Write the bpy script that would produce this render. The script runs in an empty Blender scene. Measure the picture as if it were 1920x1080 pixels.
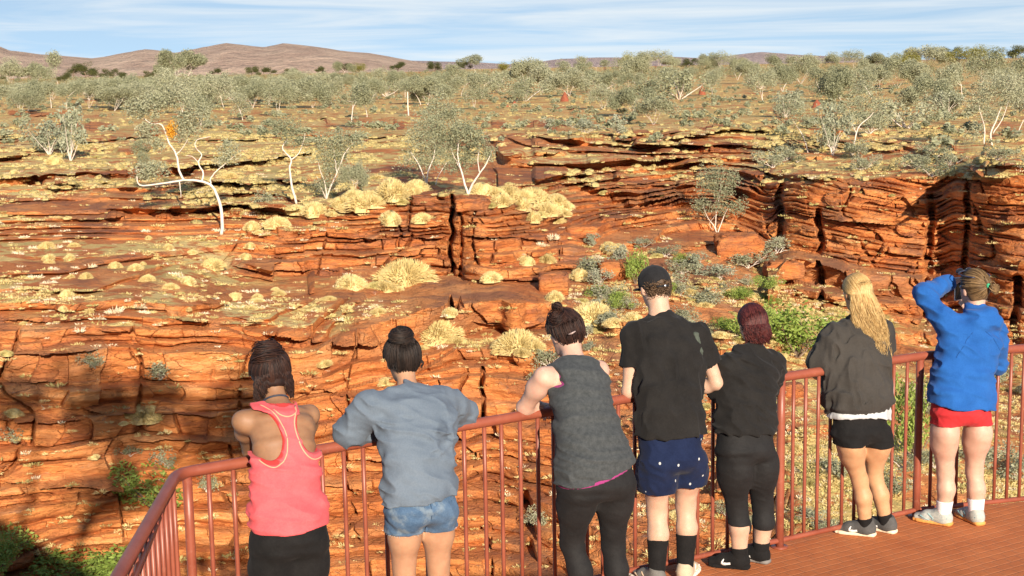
import bpy, math, random
import numpy as np
from mathutils import Matrix, Vector

# ---------------------------------------------------------------- camera, sky, sun, exposure
scene = bpy.context.scene
SUN_AZ, SUN_EL = 14.0, 19.5          # sun behind the viewer, a little to the right
FOC, CAM_H = 2667.0, 3.02
PITCH = math.atan(416 / FOC)
ROLL = math.radians(-1.0)
_R = np.array([1, 0, 0.])
_F = np.array([0, math.cos(PITCH), -math.sin(PITCH)])
_U = np.array([0, math.sin(PITCH), math.cos(PITCH)])
RC = math.cos(ROLL) * _R + math.sin(ROLL) * _U
UC = -math.sin(ROLL) * _R + math.cos(ROLL) * _U
cam_d = bpy.data.cameras.new('camera')
cam = bpy.data.objects.new('camera', cam_d)
scene.collection.objects.link(cam)
cam_d.sensor_width = 36
cam_d.lens = 36 * FOC / 1920
cam_d.clip_start = 0.1
cam_d.clip_end = 60000
m = Matrix(((RC[0], UC[0], -_F[0], 0), (RC[1], UC[1], -_F[1], 0), (RC[2], UC[2], -_F[2], CAM_H), (0, 0, 0, 1)))
cam.matrix_world = m
scene.camera = cam
scene.view_settings.view_transform = 'Standard'
scene.view_settings.look = 'None'
scene.view_settings.gamma = 1
scene.view_settings.exposure = 1.0

world = bpy.data.worlds.new('World')
scene.world = world
world.use_nodes = True
wn, wl = world.node_tree.nodes, world.node_tree.links
wn.clear()
w_out = wn.new('ShaderNodeOutputWorld')
w_bg = wn.new('ShaderNodeBackground')
w_bg.inputs['Strength'].default_value = 0.15
w_sky = wn.new('ShaderNodeTexSky')
w_sky.sky_type = 'NISHITA'
w_sky.sun_disc = False
w_sky.sun_elevation = math.radians(SUN_EL)
w_sky.sun_rotation = math.radians(180 - SUN_AZ)
w_sky.air_density = 1.0
w_sky.dust_density = 0.6
w_sky.ozone_density = 2.0
w_tc = wn.new('ShaderNodeTexCoord')
w_sep = wn.new('ShaderNodeSeparateXYZ')
wl.new(w_tc.outputs['Generated'], w_sep.inputs[0])
w_lift = wn.new('ShaderNodeMath'); w_lift.operation = 'MULTIPLY_ADD'
wl.new(w_sep.outputs['Z'], w_lift.inputs[0]); w_lift.inputs[1].default_value = 2.2; w_lift.inputs[2].default_value = 0.20
w_cmb = wn.new('ShaderNodeCombineXYZ')
wl.new(w_sep.outputs['X'], w_cmb.inputs[0]); wl.new(w_sep.outputs['Y'], w_cmb.inputs[1]); wl.new(w_lift.outputs[0], w_cmb.inputs[2])
wl.new(w_cmb.outputs[0], w_sky.inputs['Vector'])
# thin streaky high cloud: noise on the direction, squeezed vertically
w_map = wn.new('ShaderNodeMapping')
w_map.inputs['Scale'].default_value = (5, 5, 95)
w_map.inputs['Rotation'].default_value = (0.0, 0.03, 0)
wl.new(w_tc.outputs['Generated'], w_map.inputs[0])
w_noi = wn.new('ShaderNodeTexNoise')
w_noi.inputs['Scale'].default_value = 1.0; w_noi.inputs['Detail'].default_value = 6; w_noi.inputs['Roughness'].default_value = 0.55
w_noi.inputs['Distortion'].default_value = 0.6
wl.new(w_map.outputs[0], w_noi.inputs['Vector'])
w_rmp = wn.new('ShaderNodeValToRGB')
w_rmp.color_ramp.elements[0].position = 0.40; w_rmp.color_ramp.elements[0].color = (0, 0, 0, 1)
w_rmp.color_ramp.elements[1].position = 0.68; w_rmp.color_ramp.elements[1].color = (1, 1, 1, 1)
wl.new(w_noi.outputs['Fac'], w_rmp.inputs[0])
w_mix = wn.new('ShaderNodeMixRGB')
w_mix.inputs[2].default_value = (3.0, 3.15, 3.2, 1)
# thin grey veil low over the horizon, thinning out overhead
w_veil = wn.new('ShaderNodeMapRange'); w_veil.inputs[1].default_value = 0.05; w_veil.inputs[2].default_value = 0.45
w_veil.inputs[3].default_value = 0.72; w_veil.inputs[4].default_value = 0.0
wl.new(w_sep.outputs['Z'], w_veil.inputs[0])
w_vm = wn.new('ShaderNodeMixRGB'); w_vm.inputs[2].default_value = (1.35, 1.72, 1.95, 1)
wl.new(w_veil.outputs[0], w_vm.inputs[0]); wl.new(w_sky.outputs[0], w_vm.inputs[1])
w_fm = wn.new('ShaderNodeMath'); w_fm.operation = 'MULTIPLY'
wl.new(w_rmp.outputs[0], w_fm.inputs[0]); wl.new(w_veil.outputs[0], w_fm.inputs[1])
wl.new(w_fm.outputs[0], w_mix.inputs[0]); wl.new(w_vm.outputs[0], w_mix.inputs[1])
wl.new(w_mix.outputs[0], w_bg.inputs['Color']); wl.new(w_bg.outputs[0], w_out.inputs[0])

sun_d = bpy.data.lights.new('sun', 'SUN')
sun_d.energy = 4.5
sun_d.angle = math.radians(0.5)
sun_d.color = (1.0, 0.86, 0.69)
sun = bpy.data.objects.new('sun', sun_d)
scene.collection.objects.link(sun)
_a, _e = math.radians(SUN_AZ), math.radians(SUN_EL)
to_sun = Vector((math.sin(_a) * math.cos(_e), -math.cos(_a) * math.cos(_e), math.sin(_e)))
sun.rotation_euler = to_sun.to_track_quat('Z', 'Y').to_euler()
sun.location = (0, -20, 30)

rng = np.random.default_rng(7)
random.seed(7)
coll = scene.collection

# ---------------------------------------------------------------- helpers
def ray(px, py):
    px = np.asarray(px, float)[..., None]; py = np.asarray(py, float)[..., None]
    return _F + RC * ((px - 960) / FOC) + UC * ((540 - py) / FOC)

def on_z(px, py, z):
    d = ray(px, py); return np.array([0, 0, CAM_H]) + d * ((z - CAM_H) / d[..., 2])

def J(px, py, y):
    """world point on the line of sight (px,py) at forward distance y"""
    d = ray(px, py); return np.array([0, 0, CAM_H]) + d * (y / d[1])

def project(P):
    q = P - np.array([0, 0, CAM_H]); w = q @ _F
    return 960 + FOC * (q @ RC) / w, 540 - FOC * (q @ UC) / w, w

def hash01(*a):
    h = np.zeros(np.broadcast(*a).shape, np.uint32) + np.uint32(2166136261)
    for i, v in enumerate(a):
        h = (h ^ (np.asarray(v).astype(np.int64) & 0xffffffff).astype(np.uint32)) * np.uint32(16777619)
        h ^= h >> np.uint32(15); h = h * np.uint32(2246822519); h ^= h >> np.uint32(13)
    return (h & np.uint32(0xffffff)).astype(np.float64) / 16777215.0

def vnoise(x, y, z=0.0, seed=0):
    x, y, z = np.broadcast_arrays(np.asarray(x, float), np.asarray(y, float), np.asarray(z, float))
    xi, yi, zi = np.floor(x), np.floor(y), np.floor(z)
    fx, fy, fz = x - xi, y - yi, z - zi
    fx = fx * fx * (3 - 2 * fx); fy = fy * fy * (3 - 2 * fy); fz = fz * fz * (3 - 2 * fz)
    xi = xi.astype(np.int64); yi = yi.astype(np.int64); zi = zi.astype(np.int64)
    def h(a, b, c): return hash01(xi + a, yi + b, zi + c, np.full(1, seed))
    def lx(b, c): return h(0, b, c) * (1 - fx) + h(1, b, c) * fx
    def ly(c): return lx(0, c) * (1 - fy) + lx(1, c) * fy
    return (ly(0) * (1 - fz) + ly(1) * fz) * 2 - 1

def fbm(x, y, z=0.0, seed=0, octv=3, gain=0.5):
    s = 0; a = 1; t = 0
    for o in range(octv):
        s = s + a * vnoise(np.asarray(x) * 2 ** o + 17.3 * o, np.asarray(y) * 2 ** o - 9.1 * o, np.asarray(z) * 2 ** o + 3.7 * o, seed + o)
        t += a; a *= gain
    return s / t

def sstep(a, b, x):
    t = np.clip((x - a) / (b - a), 0, 1); return t * t * (3 - 2 * t)

def mesh_np(name, verts, faces, mat=None, smooth=True, parent=None, attrs=None):
    """faces: (N,4) or (N,3) int array"""
    me = bpy.data.meshes.new(name)
    verts = np.ascontiguousarray(verts, np.float32); faces = np.ascontiguousarray(faces, np.int32)
    n, k = faces.shape
    me.vertices.add(len(verts)); me.vertices.foreach_set('co', verts.ravel())
    me.loops.add(n * k); me.loops.foreach_set('vertex_index', faces.ravel())
    me.polygons.add(n); me.polygons.foreach_set('loop_start', np.arange(0, n * k, k, dtype=np.int32))
    me.polygons.foreach_set('loop_total', np.full(n, k, np.int32))
    if smooth: me.polygons.foreach_set('use_smooth', np.ones(n, bool))
    me.update(calc_edges=True)
    if attrs:
        for an, av in attrs.items():
            at = me.attributes.new(an, 'FLOAT', 'POINT'); at.data.foreach_set('value', np.ascontiguousarray(av, np.float32))
    if mat: me.materials.append(mat)
    o = bpy.data.objects.new(name, me); coll.objects.link(o)
    if parent: o.parent = parent
    return o

def tag(o, label=None, cat=None, group=None, kind=None):
    if label: o['label'] = label
    if cat: o['category'] = cat
    if group: o['group'] = group
    if kind: o['kind'] = kind
    return o

def empty(name, loc, label=None, cat=None, group=None, rz=0.0):
    o = bpy.data.objects.new(name, None); coll.objects.link(o)
    o.empty_display_size = 0.1
    o.location = loc; o.rotation_euler = (0, 0, rz)
    return tag(o, label, cat, group)

def tube_np(pts, rad, n=8, cap=True, flat=None):
    """swept tube -> verts, quads"""
    pts = np.asarray(pts, float); rad = np.broadcast_to(np.asarray(rad, float), (len(pts),))
    d = np.gradient(pts, axis=0); d /= np.linalg.norm(d, axis=1)[:, None] + 1e-12
    up = np.array([0, 0, 1.]) if abs(d[0][2]) < 0.9 else np.array([0, 1., 0])
    V = []
    a = np.linspace(0, 2 * math.pi, n, endpoint=False)
    nrm = np.cross(d[0], up); nrm /= np.linalg.norm(nrm)
    for i in range(len(pts)):
        nrm = nrm - d[i] * (nrm @ d[i]); nrm /= np.linalg.norm(nrm) + 1e-12
        b = np.cross(d[i], nrm)
        V.append(pts[i] + rad[i] * (np.cos(a)[:, None] * nrm + np.sin(a)[:, None] * b * (1 if flat is None else flat)))
    V = np.concatenate(V)
    Fc = []
    for i in range(len(pts) - 1):
        for j in range(n):
            Fc.append((i * n + j, i * n + (j + 1) % n, (i + 1) * n + (j + 1) % n, (i + 1) * n + j))
    if cap:
        for base, c in ((0, pts[0]), ((len(pts) - 1) * n, pts[-1])):
            k = len(V); V = np.vstack([V, c[None]])
            for j in range(0, n, 2):
                q = (base + j, base + (j + 1) % n, base + (j + 2) % n, k)
                Fc.append(q if base else q[::-1])
    return V, np.array(Fc, int)

def tubes_np(curves, radii, n=4):
    """many equal-length tubes at once. curves (M,K,3), radii (M,K)"""
    curves = np.asarray(curves); M, K, _ = curves.shape
    d = np.gradient(curves, axis=1); d /= np.linalg.norm(d, axis=2, keepdims=True) + 1e-9
    ref = np.where(np.abs(d[..., 2:3]) < 0.8, np.array([0, 0, 1.]), np.array([0, 1., 0]))
    n1 = np.cross(d, ref); n1 /= np.linalg.norm(n1, axis=2, keepdims=True) + 1e-9
    n2 = np.cross(d, n1)
    a = np.linspace(0, 2 * math.pi, n, endpoint=False)
    V = curves[:, :, None, :] + radii[:, :, None, None] * (np.cos(a)[:, None] * n1[:, :, None, :] + np.sin(a)[:, None] * n2[:, :, None, :])
    idx = np.arange(M * K * n).reshape(M, K, n)
    f = np.stack([idx[:, :-1], np.roll(idx, -1, 2)[:, :-1], np.roll(idx, -1, 2)[:, 1:], idx[:, 1:]], -1)
    return V.reshape(-1, 3), f.reshape(-1, 4)

def join_np(parts):
    V, Fc, o = [], [], 0
    for v, f in parts:
        V.append(v); Fc.append(np.asarray(f) + o); o += len(v)
    return np.concatenate(V), np.concatenate(Fc)

# ---- materials
def new_mat(name):
    mt = bpy.data.materials.new(name); mt.use_nodes = True
    nt = mt.node_tree; b = nt.nodes['Principled BSDF']
    return mt, nt, b

def N(nt, t, **kw):
    n = nt.nodes.new(t)
    for k, v in kw.items():
        if k in n.inputs.keys() if isinstance(k, str) else False: n.inputs[k].default_value = v
        else: setattr(n, k, v)
    return n

def noise_node(nt, scale, detail=4, rough=0.5, vec=None, mapscale=None, dist=0.0):
    tn = nt.nodes.new('ShaderNodeTexNoise')
    tn.inputs['Scale'].default_value = scale; tn.inputs['Detail'].default_value = detail
    tn.inputs['Roughness'].default_value = rough; tn.inputs['Distortion'].default_value = dist
    if vec is not None:
        if mapscale is not None:
            mp = nt.nodes.new('ShaderNodeMapping'); mp.inputs['Scale'].default_value = mapscale
            nt.links.new(vec, mp.inputs[0]); vec = mp.outputs[0]
        nt.links.new(vec, tn.inputs['Vector'])
    return tn.outputs['Fac']

def ramp(nt, fac, stops):
    r = nt.nodes.new('ShaderNodeValToRGB'); e = r.color_ramp.elements
    while len(e) < len(stops): e.new(0.5)
    for i, (p, c) in enumerate(stops):
        e[i].position = p; e[i].color = (*c, 1) if len(c) == 3 else c
    nt.links.new(fac, r.inputs[0]); return r.outputs[0]

def mixc(nt, fac, a, b, mode='MIX'):
    mx = nt.nodes.new('ShaderNodeMixRGB'); mx.blend_type = mode
    for i, v in enumerate((fac, a, b)):
        if hasattr(v, 'is_output'): nt.links.new(v, mx.inputs[i])
        else: mx.inputs[i].default_value = v if i == 0 else (*v, 1)
    return mx.outputs[0]

def mth(nt, op, a, b=None, c=None, clamp=False):
    n = nt.nodes.new('ShaderNodeMath'); n.operation = op; n.use_clamp = clamp
    for i, v in enumerate((a, b, c)):
        if v is None: continue
        if hasattr(v, 'is_output'): nt.links.new(v, n.inputs[i])
        else: n.inputs[i].default_value = v
    return n.outputs[0]

def smooth_rng(nt, v, lo, hi):
    n = nt.nodes.new('ShaderNodeMapRange'); n.interpolation_type = 'SMOOTHSTEP'
    nt.links.new(v, n.inputs[0]); n.inputs[1].default_value = lo; n.inputs[2].default_value = hi
    return n.outputs[0]

def bump(nt, h, strength, dist, b, prev=None):
    n = nt.nodes.new('ShaderNodeBump'); n.inputs['Strength'].default_value = strength; n.inputs['Distance'].default_value = dist
    nt.links.new(h, n.inputs['Height'])
    if prev is not None: nt.links.new(prev, n.inputs['Normal'])
    nt.links.new(n.outputs[0], b.inputs['Normal']); return n.outputs[0]

def simple_mat(name, c1, c2, scale=6.0, rough=0.8, bmp=0.0, bscale=60.0, bdist=0.01, coord='Object', mapscale=None, spec=0.3, metallic=0.0, detail=4):
    mt, nt, b = new_mat(name)
    tc = nt.nodes.new('ShaderNodeTexCoord'); v = tc.outputs[coord]
    f = noise_node(nt, scale, detail, 0.6, v, mapscale)
    nt.links.new(ramp(nt, f, [(0.3, c1), (0.7, c2)]), b.inputs['Base Color'])
    b.inputs['Roughness'].default_value = rough; b.inputs['Specular IOR Level'].default_value = spec
    b.inputs['Metallic'].default_value = metallic
    if bmp > 0: bump(nt, noise_node(nt, bscale, 3, 0.6, v, mapscale), bmp, bdist, b)
    return mt
# ---------------------------------------------------------------- terrain: far plain, terraces and gorge wall
def horizon(px): return 124 - 0.017455 * (px - 960)
TAB = {  # column -> (py, distance) control profile of the ground as surveyed from the lookout
 -600: [(300,135),(400,96),(470,86),(540,80),(700,80),(900,78),(1080,76),(1300,70)],
 0:    [(250,190),(300,145),(345,124),(400,107),(470,96),(540,82),(620,75),(700,73.5),(900,71.5),(1080,70),(1300,66)],
 130:  [(250,190),(300,145),(345,124),(400,107),(470,96),(545,80),(620,75),(700,73.5),(900,71.5),(1080,70.5),(1300,66)],
 250:  [(250,190),(300,145),(345,122),(400,106),(470,95),(540,82),(610,74.5),(700,73.2),(900,71.5),(1080,70.5),(1300,66)],
 350:  [(250,188),(300,144),(345,121),(400,105),(470,94),(530,86),(600,75.5),(700,73),(900,71.2),(1080,70),(1300,65)],
 450:  [(250,185),(300,143),(350,119),(425,101),(440,98.5),(520,91.5),(560,85),(610,76),(690,73.5),(900,71.2),(1080,69.5),(1300,64)],
 600:  [(250,180),(300,142),(350,118),(395,102),(440,96),(520,92.5),(560,84),(630,77),(690,75),(900,72),(1080,69.5),(1300,64)],
 700:  [(250,178),(330,118),(362,102),(372,98),(400,96.5),(500,93),(540,88),(600,81),(680,77),(760,75),(1080,69.5),(1300,63)],
 838:  [(250,175),(330,118),(355,103),(368,97),(480,95),(560,93),(600,84),(700,78),(900,73.5),(1080,69.5),(1300,62)],
 850:  [(250,175),(330,118),(355,103),(366,95),(470,93),(560,91.5),(600,84),(700,78),(900,73.5),(1080,69.5),(1300,62)],
 900:  [(250,170),(330,118),(355,103),(368,93),(470,90.5),(580,89),(620,84),(700,78),(900,75),(1080,69),(1300,60)],
 960:  [(250,160),(320,122),(350,106),(385,96),(430,94),(500,91),(590,88),(640,81),(760,76),(900,74),(1080,69),(1300,60)],
 1060: [(250,150),(300,132),(345,116),(400,106),(440,98),(520,93),(600,86),(700,78),(860,73),(1080,66),(1300,56)],
 1200: [(250,155),(280,140),(345,121),(352,119),(400,114),(440,109),(470,100),(560,88),(700,76),(900,69),(1080,63),(1300,54)],
 1350: [(240,168),(300,138),(345,127),(352,125),(400,118),(440,113),(460,106),(560,90),(700,75),(900,67),(1080,61),(1300,52)],
 1440: [(240,170),(300,138),(345,120),(370,118),(480,110),(540,98),(640,84),(800,71),(1080,60),(1300,52)],
 1478: [(240,170),(290,138),(345,112),(365,110),(480,106.5),(560,100),(640,88),(800,70),(1080,57),(1300,49)],
 1600: [(240,175),(290,135),(335,110),(352,108),(520,103.5),(575,99),(640,92),(720,80),(850,68),(1080,57),(1300,49)],
 1735: [(240,175),(290,130),(325,108),(350,107),(560,103),(640,99),(690,90),(800,76),(1080,58),(1300,50)],
 1765: [(240,175),(290,130),(330,112),(350,111),(560,108),(640,102),(690,92),(800,76),(1080,58),(1300,50)],
 1800: [(240,175),(280,130),(310,105),(340,104),(560,101),(640,98),(710,90),(850,73),(1080,58),(1300,50)],
 1826: [(240,175),(280,130),(310,107),(340,106.5),(560,103.5),(640,99),(710,90),(850,73),(1080,58),(1300,50)],
 1845: [(240,175),(280,130),(305,103),(330,102),(560,98.5),(650,96.5),(720,90),(850,74),(1080,59),(1300,50)],
 1920: [(240,170),(272,140),(300,104),(330,101),(560,97),(660,95),(740,88),(900,72),(1080,60),(1300,52)],
 2050: [(240,165),(272,140),(300,102),(330,99),(560,95),(700,92),(780,84),(900,74),(1080,60),(1300,52)],
 2600: [(300,110),(330,90),(560,86),(700,82),(900,72),(1080,60),(1300,52)],
}
def plain_z(D, px):
    return -6.2 - 1.6 * sstep(300, 1500, D)
rows_q = np.concatenate([np.arange(134.5, 250, 1.6), np.arange(250, 1100, 1.35), np.arange(1100, 1330, 6)])
cols = np.concatenate([np.arange(-560, -40, 9.0), np.arange(-40, 1965, 1.75), np.arange(1965, 2560, 9.0)])
ckeys = sorted(TAB)
tabD = np.zeros((len(ckeys), len(rows_q)))
for i, c in enumerate(ckeys):
    t = TAB[c]
    py = np.array([a for a, b in t]) + 0.017455 * (c - 960); dd = np.array([b for a, b in t], float)
    qpl = np.arange(132.0, py[0] - 25, 4.0)                     # the open plain above the first control row
    Dpl = (CAM_H + 6.4) * FOC / (qpl - 124)
    Q = np.concatenate([qpl, py]); DD = np.concatenate([1 / Dpl, 1 / dd])
    tabD[i] = 1 / np.interp(rows_q, Q, DD)
gx = np.searchsorted(ckeys, cols, 'right') - 1
gx = np.clip(gx, 0, len(ckeys) - 2)
ck = np.array(ckeys, float)
wx = np.clip((cols - ck[gx]) / (ck[gx + 1] - ck[gx]), 0, 1)
wx = 0.5 * wx + 0.5 * (wx * wx * (3 - 2 * wx))
Dg = tabD[gx] * (1 - wx[:, None]) + tabD[gx + 1] * wx[:, None]   # (cols, rows)
_sg = 26.0                                                        # soften the control columns into one continuous slope
_k = np.exp(-0.5 * ((cols[:, None] - cols[None]) / _sg) ** 2) * np.gradient(cols)[None]
Dg = (_k @ Dg) / _k.sum(1, keepdims=True)
PX = np.repeat(cols[:, None], len(rows_q), 1)
Q_ = np.repeat(rows_q[None], len(cols), 0)
PY = Q_ - 0.017455 * (PX - 960)
rr = ray(PX, PY)
hx = rr[..., 0] / rr[..., 1]                                       # horizontal direction, per unit of y
def pos(D): return hx * D, D
slope_z = rr[..., 2] / rr[..., 1]
Yg = Dg / np.sqrt(1 + hx ** 2) * 1.0
Zg = CAM_H + slope_z * Yg
Xg = hx * Yg
# clamp so z never climbs as rows go down
gentle_w = sstep(0.10, 0.45, np.abs(np.gradient(Zg, axis=1)) / (np.abs(np.gradient(Yg, axis=1)) + 1e-6))   # 0 flat .. 1 cliff
big = fbm(Xg / 22, Yg / 22, 0, 3, 3)
relief = sstep(1.0, 0.0, gentle_w)
far_fade = sstep(420, 180, Yg)
rc_ = sstep(1430, 1470, PX) * sstep(660, 620, PY)
Yg = Yg + 1.5 * (1 - .65 * rc_) * fbm(Xg / 7, Zg / 11, Yg / 40, 11, 3) * gentle_w * sstep(240, 330, Q_)
Xg = hx * Yg; Zg = CAM_H + slope_z * Yg
# --- strata coordinate
dip = 0.16 * sstep(1440, 1500, PX) * sstep(1800, 1740, PX) * (Xg - 25) + 0.02 * np.clip(Xg, -40, 40)
warp = (0.9 * fbm(Xg / 16, Yg / 26, 0, 21, 2) * (0.25 + 0.75 * gentle_w) + 0.45 * fbm(Xg / 5.0, Zg / 2.5, Yg / 30, 31, 2) * gentle_w + 0.16 * fbm(Xg / 1.8, Zg / .7, Yg / 12, 37, 2) * gentle_w)
slab = sstep(200, 320, PX) * sstep(700, 560, PX) * sstep(500, 560, PY) * sstep(760, 680, PY)
warp = warp + slab * 1.3 * vnoise(Xg / 5.0, Yg / 30, 0, 5)
warp = warp * (1 - .55 * rc_)
S = Zg + dip + warp
_ra = np.arange(len(rows_q))[None]
S = 0.5 * (np.minimum.accumulate(S, axis=1) + np.maximum.accumulate(S[:, ::-1], axis=1)[:, ::-1]) - 2e-4 * _ra
scree = sstep(1000, 1130, PX + 40 * vnoise(PY / 60, 3, 0, 9)) * np.where(PX < 1440, sstep(430, 490, PY), sstep(520, 600, PY - 0.12 * (PX - 1440)))
r2 = np.random.default_rng(5)
lay = np.concatenate([r2.choice([0.2, 0.28, 0.4, 0.55], 55, p=[.25, .3, .25, .2]), r2.choice([0.25, 0.4, 0.6, 0.9, 1.3, 1.8, 2.4], 90, p=[.15, .18, .2, .18, .13, .10, .06])])
edges = 8 - np.cumsum(lay)
edges = edges[::-1].copy(); ne = len(edges)
k = np.clip(np.searchsorted(edges, S) - 1, 0, ne - 2)
lo = edges[k]; th = edges[k + 1] - lo
f = np.clip((edges[k + 1] - S) / th, 0, 1)                          # 0 at layer top .. 1 bottom
tr = 0.55 - 0.37 * gentle_w
sD = edges[k + 1] - th * np.clip(f / tr, 0, 1)
sZ = edges[k + 1] - th * np.clip((f - tr) / (1 - tr), 0, 1)
Ynew = np.empty_like(Yg)
for i in range(len(cols)):
    o = np.argsort(S[i]); Ynew[i] = np.interp(sD[i], S[i][o], Yg[i][o])
Znew = Zg + (sZ - S)
A = sstep(-0.35, 0.25, fbm(Xg / 14, Yg / 10, Zg / 3, 41, 2) + 0.55 * gentle_w - 0.05) * (0.25 + 0.75 * far_fade)
A = np.maximum(A, .97 * sstep(900, 960, PX) * sstep(1480, 1430, PX) * sstep(248, 262, PY) * sstep(450, 430, PY))
A = np.maximum(A, .8 * sstep(760, 700, PX) * sstep(275, 300, PY) * sstep(460, 440, PY) * sstep(-.5, .0, vnoise(Xg / 12, Yg / 12, 0, 47)))
A = A * sstep(190, 235, Q_) * (1 - 0.8 * scree)
rise = sstep(tr, tr + 0.1, f)
Y1 = Yg + (Ynew - Yg) * A
Z1 = Zg + (Znew - Zg) * A
# blocks: vertical joints break each layer
wk = 1.2 + 4.5 * hash01(k, np.full(1, 71)) ** 1.5
offk = 50 * hash01(k, np.full(1, 72))
ua = (Xg + 0.25 * Yg + 0.9 * vnoise(Xg / 1.9, Zg / 1.1, 0, 8)) / wk + offk
jb = np.floor(ua); fu = ua - jb
Pb = hash01(k, jb, np.full(1, 73))
Pl = hash01(k, np.full(1, 74))
wall = gentle_w * sstep(215, 260, Q_) * (1 - 0.75 * scree)
kb = np.floor(S / 2.7 + .4 * vnoise(Xg / 9, 0, 0, 12)); ub = Xg / 5.5 + 7.7 * hash01(kb, np.full(1, 78)) + .25 * vnoise(Xg / 2, Zg / 2, 0, 13); jB = np.floor(ub); fB = ub - jB
PB = hash01(kb, jB, np.full(1, 79))
crackB = np.exp(-(np.minimum(fB, 1 - fB) * 5.5 / .10) ** 2) * (hash01(kb, jB, np.full(1, 80)) > .4)
prot = (1.25 * (Pb - 0.5) * (hash01(k, jb, np.full(1, 83)) > .35) + 0.9 * (Pl - 0.5) + 1.5 * (PB - .5)) * (0.35 + 0.65 * sstep(0.2, 0.6, th))
fr = np.clip((f - tr) / (1 - tr), 0, 1)
cmask = sstep(-0.15, 0.25, fbm(Xg / 3.5, Zg / .8, Yg / 30, 43, 2)); cmask2 = sstep(-0.1, 0.3, fbm(Xg / 1.5, Zg / 2.5, Yg / 30, 44, 2))
crackh = cmask * np.exp(-((1 - fr) * th / 0.10) ** 2) * (0.4 + 0.9 * hash01(k, np.floor(ua * 0.6), np.full(1, 75)))
crackv = cmask2 * np.exp(-(np.minimum(fu, 1 - fu) * wk / 0.07) ** 2) * (hash01(k, jb, np.full(1, 76)) > 0.45)
under = sstep(0.45, 1.0, fr) * hash01(k, np.full(1, 77)) * 0.7 * sstep(.3, .8, th)
out = prot * (0.04 + 0.96 * wall) - 0.75 * crackh * rise - 0.9 * crackB * wall - 0.55 * crackv * (0.3 + 0.7 * wall) - under
# small broken scarps: red risers across the gentle upper slopes
scz = np.zeros_like(Xg); scu = np.zeros_like(Xg); scg = np.zeros_like(Xg); Ydq = np.gradient(Y1, axis=1) / np.gradient(rows_q)[None]
r3 = np.random.default_rng(17)
sc_list = []
for i in range(14): x0 = r3.uniform(900, 1330); sc_list.append((x0, x0 + r3.uniform(90, 330), 258 + 190 * r3.random(), r3.uniform(.3, .7)))
for i in range(14): x0 = r3.uniform(-60, 520); sc_list.append((x0, x0 + r3.uniform(90, 330), 285 + 150 * r3.random(), r3.uniform(.25, .7)))
for i in range(12): x0 = r3.uniform(1450, 1850); sc_list.append((x0, x0 + r3.uniform(60, 200), 262 + 50 * r3.random(), r3.uniform(.2, .5)))
for i in range(12): x0 = r3.uniform(-60, 1500); sc_list.append((x0, x0 + r3.uniform(90, 300), 218 + 60 * r3.random(), r3.uniform(.3, .7)))
for i in range(14): x0 = r3.uniform(1050, 1700); sc_list.append((x0, x0 + r3.uniform(50, 150), 470 + 520 * r3.random(), r3.uniform(.4, 1.1)))
_PX, _PY = PX, PY
for x0, x1, yc, H in sc_list:
    i0, i1 = np.searchsorted(cols, x0), np.searchsorted(cols, x1)
    j0, j1 = np.searchsorted(rows_q, yc + 0.017455 * (x0 - 960) - 90), np.searchsorted(rows_q, yc + 0.017455 * (x1 - 960) + 30)
    if i1 - i0 < 2: continue
    PX, PY = _PX[i0:i1, j0:j1], _PY[i0:i1, j0:j1]
    w = sstep(x0, x0 + 14, PX) * sstep(x1, x1 - 14, PX) * (.45 + .55 * sstep(-.3, .2, vnoise(PX / 30, yc, 0, 33)))
    yy = yc + 5 * vnoise(PX / 45, yc, 0, 34) + 1.3 * np.floor(2.2 * vnoise(PX / 22, yc, 0, 35)) + .02 * (PX - x0) * (hash01(np.int64(yc)) - .5) * 6
    t = PY - yy; hr = H * FOC / np.clip(Yg[i0:i1, j0:j1], 60, 400)
    def mx(A_, v_): A_[i0:i1, j0:j1] = np.maximum(A_[i0:i1, j0:j1], v_)
    mx(scz, w * H * np.where(t < -hr, np.exp((t + hr) / (10 + 12 * H)), np.clip(-t / hr, 0, 1)))
    mx(scg, w * np.where(t < -hr, hr * np.exp(np.clip(t + hr, -200, 0) / 24), np.clip(-t, 0, None)))
    mx(scu, w * .45 * H * np.where((t >= -3) & (t < 4), 1 - np.abs(t) / 4, 0))
PX, PY = _PX, _PY
Y1 = Y1 + np.clip(Ydq, -2.5, 0) * scg * sstep(215, 262, Q_)
Zr = Z1 + scz; Yr = Y1; Xr = hx * Y1
# long vertical clefts
def cleft(x0, y0, y1, w, d, tilt=0.0):
    xx = x0 + tilt * (PY - y0) + 5 * vnoise(PY / 22, x0, 0, 3)
    return d * np.exp(-np.abs((PX - xx) / w) ** 4) * sstep(y0 - 8, y0 + 4, PY) * sstep(y1 + 12, y1 - 6, PY)
cl = cleft(846, 368, 562, 4, 2.6) + cleft(905, 690, 790, 3.5, 1.6) + cleft(1538, 395, 600, 6, 2.0) + cleft(1462, 340, 480, 7, 2.5) \
   + cleft(1745, 370, 620, 7, 1.5, -0.05) + cleft(1820, 330, 560, 6, 1.4, -0.06) + cleft(865, 385, 540, 3, 0.9) + cleft(748, 420, 470, 3, .8) \
   + cleft(985, 930, 1080, 10, 2.5, 0.1) + cleft(735, 560, 600, 3, .9) + cleft(1905, 520, 640, 8, 1.6)
out = out - cl
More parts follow.
